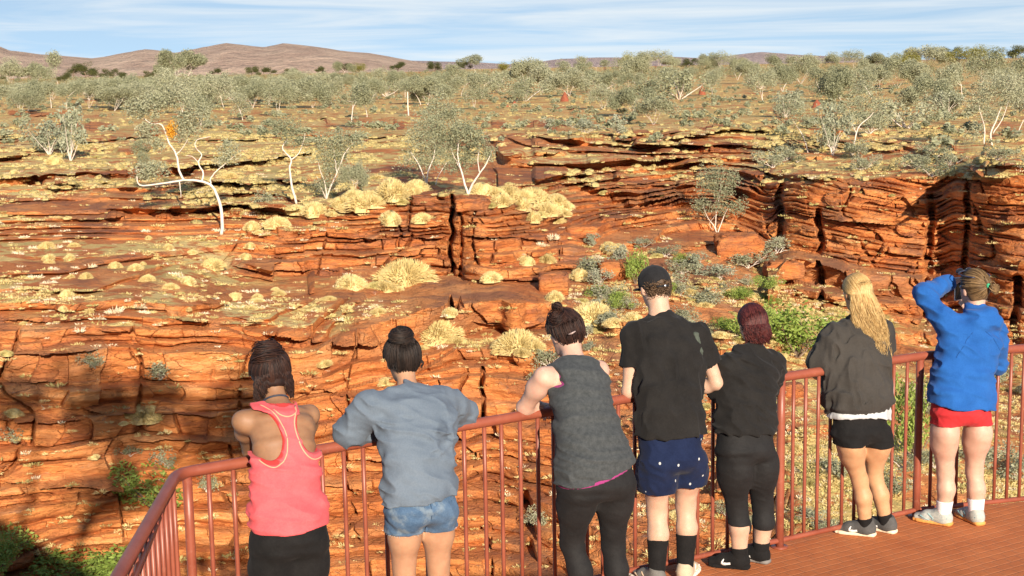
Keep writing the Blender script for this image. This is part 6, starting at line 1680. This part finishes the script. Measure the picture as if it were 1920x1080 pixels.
def b3l(S): bottoms(S, p, .004, J(1110, 850, 7.4)[2]); S.plane(np.array([0, 0, .12]), (0, 0, -1))
garment('leggings', p, blk2, b3l, lo, hi, .008, folds(.0018, .08, .03, 52, .3, p))
for sd in 'LR': shoe(p, sd, blk, blk, L=.255, W=.044)
cap_ = hair_cap(p, H_BRN, .022, zcut=-.05)
updo_strands(p, H_BRN, R_, (-.25, -.1, .96), 1100, 53, .0018, .026)
bunc = J(1045, 596, 7.84)
bun_strands(p, H_BRN, R_, bunc, (.046, .042, .044), 260, 54, .0024, .30, axis=unit(bunc - p['head']))
bun_strands(p, H_BRN, R_, J(1044, 578, 7.83), (.026, .024, .026), 80, 55, .0024, .40, axis=(.3, 1, .2))
S = Vol(bunc - .1, bunc + .1, .005); S.ell(bunc, (.036, .034, .034), None, k=.01); finish('bun_core', S, H_BRN, R_, lambda V: {'hue': np.full(len(V), .25)})
clip_m = simple_mat('pale_hair_clip', (.3, .22, .2), (.5, .4, .38), 20, .3, spec=.7)
v, q = tube_np([J(1066, 627, 7.735), J(1072, 625, 7.73), J(1079, 621, 7.735)], [.003, .0055, .003], 8); mesh_np('hair_clip', v - np.array(R_.location), q, clip_m, True, R_)
hanging(p, H_BRN, R_, 30, 56, .03, wave=.005, wl=.04, rad=.0018, region=lambda rs, n: np.array([unit((rs.uniform(-.8, .8), rs.uniform(-.9, -.4), rs.uniform(-.5, -.2))) for _ in range(n)]), name='loose_hair')

# 4 ---- man in the black T-shirt
p, R_ = person('tall man in black T-shirt, black cap and navy shorts with small white motifs', dict(
    yawd=20, mass=1.0, secs=[(1202, 1318, 905, 7.92, .115), (1197, 1320, 862, 7.95, .125), (1198, 1316, 818, 7.98, .11), (1200, 1308, 765, 8.04, .10), (1194, 1312, 705, 8.12, .108), (1186, 1322, 652, 8.2, .115), (1208, 1300, 612, 8.26, .078)],
    head=(1227, 538, 8.34), neckb=(1238, 598, 8.27), look=(-.36, .90, -.22), hs=1.06, nr=.060,
    shL=(1188, 630, 8.14), shR=(1310, 632, 8.25), elL=(1179, 735, 8.10), elR=(1344, 718, 8.24), wrL=(1225, 722, 8.30), wrR=(1288, 734, 8.36),
    hipL=(1231, 872, 7.95), hipR=(1289, 866, 8.05), knL=(1232, 958, 8.03), knR=(1286, 946, 8.12), anL=(1231, 1092, 7.95), anR=(1284, 1080, 8.05), toeL=(-.45, .7, 0), toeR=(.35, .9, 0), arm=1.10, leg=1.08), SK_FAIR)
P4 = p
tee, _, _ = cloth_mat('black_cotton', (.009, .0085, .0085), (.017, .016, .0155), scale=6)
rows = [(1194, 1322, 822, 7.97, .135), (1194, 1318, 780, 8.01, .125), (1192, 1314, 735, 8.07, .12), (1188, 1318, 690, 8.14, .122), (1184, 1324, 650, 8.2, .12), (1204, 1304, 612, 8.26, .082)]
lo, hi = hull(p, ['shL', 'shR', 'elL', 'elR', 'hipL', 'hipR', 'neckb'], .17)
def b4(S):
    add_body(S, p, .008, ('torso',)); S.loft(secs_of(p, .007, rows=rows), k=.018)
    a, z, b = torso_uv(S, p, J(1258, 815, 7.9)); S.cut(-(z + .0 + .01 * a), .004); neckhole(S, p, .012, .070)
    T = Vol(lo, hi, .0065)
    for sd in 'LR':
        v_ = p['el' + sd] - p['sh' + sd]; e = p['sh' + sd] + v_ * .54; T.F[:] = .5
        T.cone(p['sh' + sd] - v_ * .05, e + v_ * .12, .062, .066, k=.02); T.plane(e, unit(v_) + np.array([0, 0, 0])); S.union(S.full(), T.F, .03)
TS = garment('tshirt', p, tee, b4, lo, hi, .0065, folds(.0105, .07, .15, 61, .4, p))
hemm = cloth_mat('black_hem_stitching', (.004, .004, .004), (.007, .007, .007))[0]
trim_tube('hem_stitching', p, TS, [(a, -.285 - .0 * a) for a in np.linspace(-.2, .2, 30)], .0016, hemm, J(1256, 715, 8.1))
navy, nt, b = cloth_mat('navy_printed_cotton', (.005, .010, .034), (.010, .018, .055), scale=8)
tcn = nt.nodes.new('ShaderNodeTexCoord'); vo = nt.nodes.new('ShaderNodeTexVoronoi'); vo.inputs['Scale'].default_value = 15; vo.inputs['Randomness'].default_value = .75
mp_ = nt.nodes.new('ShaderNodeMapping'); mp_.inputs['Scale'].default_value = (1.0, 1.0, .8); mp_.inputs['Rotation'].default_value = (0, .6, 0); nt.links.new(tcn.outputs['Object'], mp_.inputs[0]); nt.links.new(mp_.outputs[0], vo.inputs['Vector'])
dot = smooth_rng(nt, vo.outputs['Distance'], .115, .085); oldc = b.inputs['Base Color'].links[0].from_socket; nt.links.new(mixc(nt, dot, oldc, (.45, .47, .47)), b.inputs['Base Color'])
lo, hi = hull(p, ['hipL', 'hipR', 'knL', 'knR'], .17)
def b4s(S): bottoms(S, p, .012, J(1258, 770, 8.0)[2], J(1231, 924, 7.92), J(1290, 910, 8.02), (.010, .026))
garment('shorts', p, navy, b4s, lo, hi, .0065, folds(.0045, .07, .05, 62, .5, p))
for sd in 'LR':
    sock(p, sd, blk, .27 if sd == 'L' else .27)
white_m = simple_mat('off_white_rubber', (.62, .58, .50), (.74, .70, .62), 20, .6)
greym = cloth_mat('grey_shoe_mesh', (.10, .10, .095), (.17, .165, .155))[0]
tanm = cloth_mat('tan_shoe_suede', (.42, .32, .22), (.52, .42, .31))[0]
shoe(p, 'L', greym, white_m, accent=tanm, L=.29, W=.050, laces=white_m); shoe(p, 'R', tanm, white_m, accent=white_m, L=.29, W=.050, laces=white_m)
# cap
capm, _, _ = cloth_mat('black_cap_twill', (.010, .010, .011), (.020, .020, .022), scale=20)
r, f, u = head_frame(p); c = p['head'] + u * .022; s = p['hs']
def bcap(S):
    S.ell(c + u * .010 - f * .004, (.094, .112, .098), (r, f, u), k=.02)
    X, Y, Z = S.grid(S.full()); q = lambda v: (X - c[0]) * v[0] + (Y - c[1]) * v[1] + (Z - c[2]) * v[2]
    S.cut(-(q(u) + .030), .003)
    S.sub(S.full(), np.sqrt((q(r) / 1.15) ** 2 + ((q(u) + .020) / .85) ** 2) - .036 + np.clip(q(f) + .02, 0, 1) * 3, .003)
    S.ell(c + u * .108 - f * .004, (.008, .008, .005), (r, f, u), k=.003)
lo, hi = bounds([c], .16); cp = garment('cap', p, capm, bcap, lo, hi, .0045)
def bbrim(S):
    S.ell(c - u * .018 + f * .125, (.082, .085, .016), (r, f, u), k=.01); X, Y, Z = S.grid(S.full()); q = lambda v: (X - c[0]) * v[0] + (Y - c[1]) * v[1] + (Z - c[2]) * v[2]
    S.cut(-(q(f) - .085), .003); S.cut(q(u) + .012 + q(r) ** 2 * 3, .003)
lo, hi = bounds([c, c + f * .2], .12); garment('brim', p, capm, bbrim, lo, hi, .0045).parent = cp
st_ = [c + r * .095 * math.sin(a_) - f * .112 * math.cos(a_) - u * .026 for a_ in np.linspace(-.42, .42, 13)]
v, q = tube_np(st_, .007, 8, flat=1); so_ = mesh_np('strap', v - np.array(R_.location), q, capm, True, R_); so_.parent = cp
S = Vol(c - .2, c + .2, .004); S.ell(c - f * .116 - u * .026 + r * .012, (.009, .004, .011), (r, f, u), k=.002); o_ = finish('buckle', S, simple_mat('silver_buckle', (.6, .6, .6), (.75, .75, .75), 10, .25, metallic=.9), R_); o_.parent = cp
cap_ = hair_cap(p, H_CAPB, .006, zcut=-.075)
rs = np.random.default_rng(63); n = 420; d = np.array([unit((rs.uniform(-.95, .95), rs.uniform(-1, -.25), rs.uniform(-.75, .15))) for _ in range(n)]); C = []
for i in range(n):
    b_ = scalp(p, d[i:i + 1], .004)[0]; o2 = unit(b_ - p['head']); tt = np.linspace(0, 1, 8); ph = rs.uniform(0, 6.28)
    C.append(b_ + o2 * (.012 * tt)[:, None] + np.array([0, 0, -1.]) * (.022 * tt)[:, None] + r * (.007 * np.sin(tt * 7 + ph))[:, None] + u * (.005 * np.cos(tt * 7 + ph))[:, None])
strand_mesh('hair_curls', np.array(C), np.tile(np.linspace(.0028, .0015, 8), (n, 1)), H_CAPB, R_, rs)
# bag strap over the right shoulder
olive, _, _ = cloth_mat('dark_olive_webbing', (.045, .055, .045), (.075, .09, .075), scale=60)
sR, nb_ = p['shR'], p['secs_top']; st0 = sR * .62 + nb_ * .38
st0 = st0 - p['f'] * .012
pts = [st0 - p['f'] * .105 + np.array([.02, 0, -.17]), st0 - p['f'] * .110 + np.array([.022, 0, -.09]), st0 - p['f'] * .075 + np.array([.012, 0, .01]), st0 + np.array([.0, 0, .066]), st0 + p['f'] * .10 + np.array([0, 0, 0]), st0 + p['f'] * .12 + np.array([0, 0, -.12])]
def bst(S):
    for a_, b_ in zip(pts[:-1], pts[1:]): S.loft([(np.array(a_), .016, .006, p['r']), (np.array(b_), .016, .006, p['r'])], k=.006, cap=1.0)
lo, hi = bounds(pts, .05); garment('bag_strap', p, olive, bst, lo, hi, .0045)

# 5 ---- woman with burgundy hair
p, R_ = person('woman with burgundy hair, black long sleeved top and black cropped leggings', dict(
    yawd=28, mass=1.06, secs=[(1350, 1448, 885, 8.16, .115), (1337, 1455, 845, 8.18, .138), (1342, 1454, 808, 8.21, .125), (1350, 1448, 768, 8.25, .105), (1352, 1452, 728, 8.31, .11), (1356, 1458, 694, 8.37, .108), (1376, 1446, 668, 8.42, .07)],
    head=(1410, 606, 8.50), neckb=(1415, 660, 8.43), look=(-.30, .93, -.18), hs=.98, nr=.050,
    shL=(1366, 688, 8.30), shR=(1448, 681, 8.48), elL=(1350, 734, 8.33), elR=(1446, 722, 8.62), wrL=(1398, 726, 8.56), wrR=(1412, 716, 8.66),
    hipL=(1374, 872, 8.17), hipR=(1424, 866, 8.26), knL=(1382, 952, 8.24), knR=(1430, 946, 8.32), anL=(1387, 1056, 8.22), anR=(1426, 1042, 8.32), toeL=(-.93, .36, 0), toeR=(-.80, .6, 0), arm=1.05, leg=1.06), SK_FAIR)
P5 = p
rows = [(1336, 1457, 815, 8.21, .145), (1342, 1454, 785, 8.24, .13), (1346, 1452, 750, 8.28, .12), (1350, 1456, 712, 8.34, .118), (1372, 1450, 672, 8.41, .078)]
lo, hi = hull(p, ['shL', 'shR', 'elL', 'elR', 'wrL', 'wrR', 'hipL', 'hipR', 'neckb'], .15)
def b5(S):
    add_body(S, p, .009, ('torso',)); S.loft(secs_of(p, .007, rows=rows), k=.018)
    for sd in 'LR': sleeve(S, p, sd, .016)
    S.ell(p['elL'] * .6 + p['shL'] * .4 + np.array([-.005, 0, -.02]), (.055, .06, .075), None, k=.05)
    a, z, b = torso_uv(S, p, J(1396, 808, 8.1)); S.cut(-(z + .01 + .07 * a), .004); neckhole(S, p, .006, .068)
garment('long_sleeved_top', p, tee, b5, lo, hi, .0065, folds(.0105, .10, .05, 71, .6, p))
lo, hi = hull(p, ['hipL', 'hipR', 'anL', 'anR'], .18)
def b5l(S): bottoms(S, p, .004, J(1396, 735, 8.2)[2], J(1383, 984, 8.2), J(1429, 990, 8.3))
garment('cropped_leggings', p, blk2, b5l, lo, hi, .0065, folds(.0016, .08, .03, 72, .3, p))
wht = cloth_mat('white_shoe_mark', (.66, .66, .64), (.74, .74, .72))[0]
darksole = simple_mat('grey_rubber_sole', (.13, .12, .11), (.20, .19, .18), 20, .7)
for sd in 'LR': shoe(p, sd, blk, darksole if sd == 'R' else blk, swoosh=wht, L=.255, W=.043); sock(p, sd, blk, .135)
cap_ = hair_cap(p, H_RED, .014, zcut=-.08, hue=.25)
hanging(p, H_RED, R_, 1900, 73, .115, wave=.012, wl=.07, rad=.0016, ymax=.3, spread=-.18, back=.02, clump=30)
tatm = simple_mat('dark_ink', (.05, .045, .06), (.10, .09, .10), 60, .7)
nx = p['neckb'] + unit(p['head'] - p['neckb']) * .022; V, F_ = [], []
cur = []
for i, (a_, h_, l_) in enumerate(((.15, .0, .012), (.32, -.004, .014), (.5, .002, .012), (.24, -.014, .016), (.42, -.013, .013))):
    e = -p['f'] * math.cos(a_ * 1.6) + p['r'] * math.sin(a_ * 1.6); b_ = nx + e * .0640 + np.array([0, 0, h_]); cur.append([b_ + p['r'] * .004 * math.sin(t * 5 + i) + np.array([0, 0, l_ * (t - .5)]) for t in np.linspace(0, 1, 7)])
V, Q = tubes_np(np.array(cur), np.full((len(cur), 7), .0018), 4); mesh_np('neck_tattoo', V - np.array(R_.location), Q, tatm, True, R_)

# 6 ---- blonde woman
p, R_ = person('woman with long wavy blonde hair, charcoal sweatshirt and black shorts', dict(
    yawd=24, mass=1.0, secs=[(1562, 1668, 846, 8.70, .105), (1555, 1671, 812, 8.72, .12), (1560, 1666, 785, 8.74, .11), (1566, 1654, 740, 8.78, .092), (1562, 1656, 692, 8.83, .10), (1560, 1660, 645, 8.88, .105), (1578, 1644, 614, 8.92, .07)],
    head=(1606, 549, 8.97), neckb=(1611, 606, 8.93), look=(-.36, .90, -.20), hs=1.0, nr=.048,
    shL=(1568, 630, 8.82), shR=(1652, 624, 8.97), elL=(1538, 678, 8.80), elR=(1650, 682, 9.12), wrL=(1580, 684, 9.0), wrR=(1610, 680, 9.10),
    hipL=(1590, 830, 8.70), hipR=(1641, 826, 8.79), knL=(1612, 900, 8.77), knR=(1640, 894, 8.85), anL=(1624, 996, 8.78), anR=(1664, 992, 8.84), toeL=(-.88, .42, 0), toeR=(-.70, .66, 0), arm=.95, leg=.93), SK_GOLD)
P6 = p
csw, _, _ = cloth_mat('charcoal_sweatshirt_fleece', (.032, .029, .026), (.050, .046, .042), scale=5)
rows = [(1543, 1672, 772, 8.74, .14), (1543, 1674, 752, 8.76, .14), (1545, 1672, 720, 8.80, .135), (1546, 1668, 682, 8.84, .128), (1552, 1664, 642, 8.89, .12), (1574, 1648, 616, 8.92, .078)]
lo, hi = hull(p, ['shL', 'shR', 'elL', 'elR', 'wrL', 'wrR', 'hipL', 'hipR', 'neckb'], .16)
def b6(S):
    add_body(S, p, .012, ('torso',)); S.loft(secs_of(p, .009, rows=rows), k=.018)
    for sd in 'LR': sleeve(S, p, sd, .028)
    a, z, b = torso_uv(S, p, J(1608, 775, 8.65)); S.cut(-(z + .0 - .02 * a), .004); neckhole(S, p, .02, .066)
f0 = folds(.0115, .055, .16, 81, .55, p)
def f6(x, y, z):
    z0 = secs_of(p, 0, rows=rows)[0][0][2]; w = np.exp(-((z - z0 - .02) / .022) ** 2); return f0(x, y, z) * (1 - .7 * w) + (.004 * w * 1.0 + .002 * w * np.sin((x * p['r'][0] + y * p['r'][1]) * 700)).astype(np.float32)
garment('sweatshirt', p, csw, b6, lo, hi, .0065, f6)
wsh, _, _ = cloth_mat('white_marl_cotton', (.36, .38, .40), (.50, .51, .52), scale=50)
lo, hi = hull(p, ['hipL', 'hipR'], .22)
def b6w(S):
    add_body(S, p, .009, ('torso',)); S.plane(J(1600, 735, 8.8), (0, 0, 1)); S.loft(secs_of(p, .006, rows=[(1548, 1673, 786, 8.73, .135), (1550, 1670, 764, 8.76, .128), (1555, 1666, 740, 8.79, .12)]), k=.03); a, z, b = torso_uv(S, p, J(1608, 787, 8.62)); S.cut(-(z - .0 + .7 * a * a - .015), .004)
garment('white_undershirt', p, wsh, b6w, lo, hi, .006, folds(.004, .04, .1, 82, .3, p))
def b6s(S): bottoms(S, p, .006, J(1608, 765, 8.7)[2], J(1590, 836, 8.62), J(1640, 838, 8.72), (.006, .016))
lo, hi = hull(p, ['hipL', 'hipR'], .2)
garment('black_shorts', p, blk, b6s, lo, hi, .006, folds(.004, .05, .05, 83, .5, p))
shm = cloth_mat('dark_grey_shoe_mesh', (.055, .055, .055), (.10, .10, .10))[0]
beige = cloth_mat('beige_shoe_lining', (.42, .34, .26), (.52, .43, .34))[0]
cream = simple_mat('cream_rubber_sole', (.62, .52, .38), (.74, .64, .48), 20, .6)
for sd in 'LR': shoe(p, sd, shm, cream, swoosh=wht, collar=beige, L=.265, W=.044, laces=shm); sock(p, sd, blk, .125)
cap_ = hair_cap(p, H_BLD, .012, zcut=-.08, hue=.45)
hanging(p, H_BLD, R_, 2800, 84, .42, wave=.014, wl=.12, rad=.0016, sweep=(.07, .02), ymax=.3, spread=.12, back=.085, K=34)
# 7 ---- woman in the blue fleece
p, R_ = person('woman in bright blue fleece and red shorts taking a picture with a phone', dict(
    yawd=18, mass=1.0, secs=[(1746, 1854, 808, 8.91, .12), (1741, 1860, 778, 8.93, .132), (1748, 1858, 742, 8.96, .118), (1756, 1852, 702, 9.01, .102), (1760, 1860, 662, 9.06, .112), (1770, 1872, 632, 9.10, .112), (1792, 1860, 606, 9.13, .075)],
    head=(1826, 541, 9.18), neckb=(1828, 597, 9.14), look=(-.40, .91, -.02), hs=1.02, nr=.052,
    shL=(1785, 622, 9.06), shR=(1866, 622, 9.18), elL=(1731, 551, 9.16), elR=(1870, 686, 9.30), wrL=(1782, 530, 9.34), wrR=(1826, 590, 9.44),
    hipL=(1768, 808, 8.92), hipR=(1830, 808, 8.97), knL=(1773, 886, 8.98), knR=(1827, 884, 9.03), anL=(1768, 978, 8.97), anR=(1830, 982, 8.98), toeL=(-.80, .62, 0), toeR=(-.28, .95, 0), arm=1.08, leg=1.0,
    hdL=np.array([.55, .25, .12]), pnL=np.array([.5, -.2, -.5]), hdR=np.array([-.5, .2, .7]), pnR=np.array([0, 1, 0]), curl=.7, res=.0062), SK_PINK)
P7 = p
blue, _, _ = cloth_mat('royal_blue_fleece', (.010, .070, .26), (.018, .105, .36), scale=6, sheen=.5)
red, _, _ = cloth_mat('red_shorts_fabric', (.36, .018, .024), (.46, .032, .036), scale=10)
rows = [(1737, 1866, 772, 8.93, .145), (1738, 1865, 745, 8.96, .14), (1748, 1863, 705, 9.0, .128), (1756, 1868, 665, 9.06, .125), (1764, 1880, 634, 9.1, .122), (1786, 1866, 606, 9.13, .08)]
lo, hi = hull(p, ['shL', 'shR', 'elL', 'elR', 'wrL', 'wrR', 'hipL', 'hipR', 'neckb'], .17)
def b7(S):
    add_body(S, p, .010, ('torso',)); S.loft(secs_of(p, .008, rows=rows), k=.018)
    for sd in 'LR': sleeve(S, p, sd, .014)
    a, z, b = torso_uv(S, p, J(1802, 762, 8.85)); S.cut(-(z + .0 + .13 * a), .004)
    nb_ = p['neckb']; sb = p['secs_top']
    # collar and folded hood on the back
    S.cone(sb, nb_ + np.array([0, 0, .045]), .070, .066, k=.03)
    S.ell(nb_ - p['f'] * .085 + p['r'] * .020 + np.array([0, 0, -.015]), (.125, .060, .062), (p['r'], p['f'], (0, 0, 1)), k=.03)
    S.ell(nb_ - p['f'] * .060 + p['r'] * .012 + np.array([0, 0, .042]), (.105, .060, .030), (p['r'], p['f'], (0, 0, 1)), k=.015)
    neckhole(S, p, .085, .062)
f0 = folds(.0095, .12, .06, 91, .3, p)
def f7(x, y, z):
    n_ = p['neckb']; w = np.exp(-(((x - n_[0]) ** 2 + (y - n_[1]) ** 2 + (z - n_[2]) ** 2) / .012)); a = (x - n_[0]) * p['r'][0] + (y - n_[1]) * p['r'][1]
    return f0(x, y, z) + (w * .006 * np.sin((z - n_[2] + .35 * a) * 150)).astype(np.float32)
BF = garment('blue_fleece', p, blue, b7, lo, hi, .0065, f7)
seamm = cloth_mat('dark_blue_seam', (.005, .040, .16), (.009, .06, .22))[0]; o7 = J(1822, 640, 9.05)
for s_ in (-1, 1): trim_tube('raglan_seam', p, BF, [(s_ * (.045 + .13 * t), .075 - .155 * t ** 1.3) for t in np.linspace(0, 1, 24)], .0018, seamm, o7)
seam = []
for s_ in (-1, 1):
    seam.append([J(1826 + s_ * (6 + 44 * t), 618 + 26 * t * t + (2 if s_ > 0 else 0), 8.975 + .03 * t + (.035 * t if s_ > 0 else .0)) for t in np.linspace(0, 1, 9)])
lo, hi = hull(p, ['hipL', 'hipR'], .22)
def b7s(S): bottoms(S, p, .007, J(1800, 735, 8.9)[2], J(1767, 800, 8.83), J(1828, 797, 8.9), (.006, .014))
garment('red_shorts', p, red, b7s, lo, hi, .006, folds(.003, .05, .05, 93, .5, p))
teal = simple_mat('pale_teal_shoe_mesh', (.12, .28, .34), (.30, .42, .42), 35, .7); wmesh = simple_mat('white_shoe_mesh', (.26, .30, .30), (.46, .47, .43), 50, .7)
gum_s = simple_mat('orange_gum_sole', (.55, .24, .06), (.66, .33, .10), 20, .6); sockw = cloth_mat('white_sock', (.66, .64, .68), (.78, .76, .78))[0]; yellm = simple_mat('ochre_overlay', (.55, .42, .15), (.65, .52, .22), 20, .6)
for sd in 'LR':
    s_ = shoe(p, sd, wmesh, gum_s, accent=teal if sd == 'L' else teal, collar=teal, L=.265, W=.045, laces=wmesh); sock(p, sd, sockw, .165)
cap_ = hair_cap(p, H_MOUSE, .010, zcut=-.08, hue=.4)
updo_strands(p, H_MOUSE, R_, (.10, -.98, .10), 560, 94, .0026, .013)
tie = scalp(p, np.array([[.10, -.98, .08]]), .020)[0]
rr_, ff_, uu_ = head_frame(p)
tiem = simple_mat('green_hair_tie', (.03, .28, .13), (.06, .42, .22), 40, .7)
S = Vol(tie - .05, tie + .05, .0035); S.ell(tie - ff_ * .004, (.017, .012, .017), (rr_, ff_, uu_), k=.003); S.disp(lambda x, y, z: (.002 * vnoise(x * 200, y * 200, z * 200, 1)).astype(np.float32)); finish('hair_tie', S, tiem, R_)
rs = np.random.default_rng(95); n = 150; C = []
for i in range(n):
    tt = np.linspace(0, 1, 12); ph = rs.uniform(0, 6.28); e = rs.normal(0, 1, 2)
    C.append(tie - ff_ * (.012 + .030 * np.sin(tt * 2.4))[:, None] + rr_ * (.050 * tt + .012 * e[0] * np.sin(tt * 3.14) + .004 * np.sin(tt * 6 + ph))[:, None] - uu_ * (.040 * tt ** 1.3 + .014 * e[1] * np.sin(tt * 3.14))[:, None])
strand_mesh('ponytail', np.array(C), np.tile(np.linspace(.0034, .0018, 12), (n, 1)), H_MOUSE, R_, rs)
# sunglasses pushed up on the head
lens_m = simple_mat('dark_lens', (.01, .012, .02), (.02, .025, .04), 10, .1, spec=.8); frame_m = simple_mat('blue_black_frame', (.015, .02, .05), (.03, .04, .09), 10, .3, spec=.6)
hc = p['head'] + uu_ * .022
fr_pts = [hc + rr_ * .098 * math.cos(a_) + ff_ * (.098 * math.sin(a_)) + uu_ * (.072 + .012 * math.sin(a_)) for a_ in np.linspace(-.9, math.pi + .9, 25)]
v, q = tube_np(fr_pts, .0035, 6); sg_ = mesh_np('sunglasses', v - np.array(R_.location), q, frame_m, True, R_)
for s_ in (-1, 1):
    S = Vol(hc - .16, hc + .18, .0045); S.ell(hc + rr_ * s_ * .036 + ff_ * .100 + uu_ * .088, (.030, .006, .022), (rr_, unit(ff_ + uu_ * .5), unit(uu_ - ff_ * .5)), k=.002); o_ = finish('lens', S, lens_m, R_); o_.parent = sg_
# phone held at the left of her face (rests in her hand, so it is a thing of its own)
pc = J(1797, 543, 9.40); pr_ = unit(np.array([.80, .52, 0])); pu = np.array([0, 0, 1.]); pf = np.cross(pu, pr_)
phm = simple_mat('dark_phone_glass', (.02, .022, .025), (.03, .032, .036), 10, .15, spec=.7); phe = simple_mat('silver_phone_edge', (.55, .56, .58), (.68, .69, .70), 10, .3, metallic=.7)
ph_ = empty('phone', pc, 'slim phone held up before the face of the woman in the blue fleece', 'phone')
def slab(w, h, d, r_=.008):
    a_ = np.linspace(0, 2 * math.pi, 33)[:-1]; x = np.sign(np.cos(a_)) * (w - r_) + r_ * np.cos(a_); z = np.sign(np.sin(a_)) * (h - r_) + r_ * np.sin(a_); V = []
    for k_, s2 in ((-d, .93), (-d * .6, 1), (d * .6, 1), (d, .93)): V += [pr_ * x_ * s2 + pu * z_ * (1 - (1 - s2) * .5) + pf * k_ for x_, z_ in zip(x, z)]
    n_ = 32; F_ = [(i * n_ + j, i * n_ + (j + 1) % n_, (i + 1) * n_ + (j + 1) % n_, (i + 1) * n_ + j) for i in range(3) for j in range(n_)]
    V += [pf * -d, pf * d]
    for j in range(0, n_, 2): F_.append((4 * n_, (j + 2) % n_, (j + 1) % n_, j)); F_.append((4 * n_ + 1, 3 * n_ + j, 3 * n_ + j + 1, 3 * n_ + (j + 2) % n_))
    return np.array(V), np.array(F_)
v, q = slab(.036, .073, .0042); mesh_np('phone_case', v, q, phe, False, ph_)
v, q = slab(.033, .069, .0020); mesh_np('screen', v - pf * .0032, q, phm, False, ph_)

# ---------------------------------------------------------------- labels for the repeated plants: size, band and the visitor they stand above
def relabel():
    bpy.context.view_layer.update()
    marks = [(-999, 'at the left edge'), (80, 'near the left edge'), (180, 'left of the coral visitor'), (300, 'beside the coral visitor'), (430, 'above the coral visitor'), (620, 'above the sweatshirt visitor'), (900, 'above the tank top visitor'), (1130, 'above the capped man'),
             (1340, 'above the redhead'), (1480, 'above the blonde visitor'), (1690, 'above the blue fleece visitor'), (1880, 'at the right edge')]
    base = {'gum trees scattered on the plain': 'pale gum tree', 'spinifex tussocks on the gorge rock': 'straw tussock', 'green spinifex tussocks': 'greenish tussock', 'bleached dead grass clumps on the rock': 'bleached grass clump',
            'grey green shrubs on the far ground': 'grey green shrub', 'dark green trees along the horizon': 'dark green tree', 'yellow green trees along the horizon': 'yellow green tree', 'silvery shrubs on the far slopes': 'silvery shrub', 'small green bushes on the scree': 'small green bush'}
    G = {}
    for o in list(coll.objects):
        g = o.get('group')
        if g not in base or o.parent: continue
        px, py, w = project(np.array(o.location)); px, py = float(px), float(py); q = py - horizon(px) + 124
        if 'tree' in base[g] or 'shrub' in base[g] or 'bush' in base[g]: band = 'on the horizon' if q < 141 else 'in the far belt' if q < 158 else 'on the mid plain' if q < 200 else 'near the rim' if q < 420 else 'on the gorge slope' if q < 690 else 'behind the railing'
        else: band = 'on the upper slope' if q < 330 else 'on the rim ledges' if q < 440 else 'on the middle ledges' if q < 560 else 'on the lower rock' if q < 700 else 'behind the railing'
        mk = [t for a, t in marks if px >= a][-1]; sz = o.scale[2]
        G.setdefault((g, band, mk), []).append([px, sz, o])
    ordn = ['first', 'second', 'third', 'fourth', 'fifth', 'sixth', 'seventh', 'eighth', 'ninth', 'tenth', 'eleventh', 'twelfth']
    for (g, band, mk), L in G.items():
        L.sort(key=lambda t: t[0]); n = len(L); b = base[g]
        for i, (px, sz, o) in enumerate(L):
            if n == 1: o['label'] = f'{b} {band} {mk}, alone'
            elif n == 2: o['label'] = f'{b} {band} {mk}, {"left" if i == 0 else "right"} one of two'
            elif i == 0: o['label'] = f'{b} {band} {mk}, leftmost there'
            elif i == n - 1: o['label'] = f'{b} {band} {mk}, rightmost there'
            elif i < len(ordn): o['label'] = f'{b} {band} {mk}, {ordn[i]} from left'
            else: o['label'] = f'{b} {band} {mk}, {ordn[n - 1 - i]} from right' if n - i <= 12 else f'{b} {band} {mk}, mid group'
relabel()
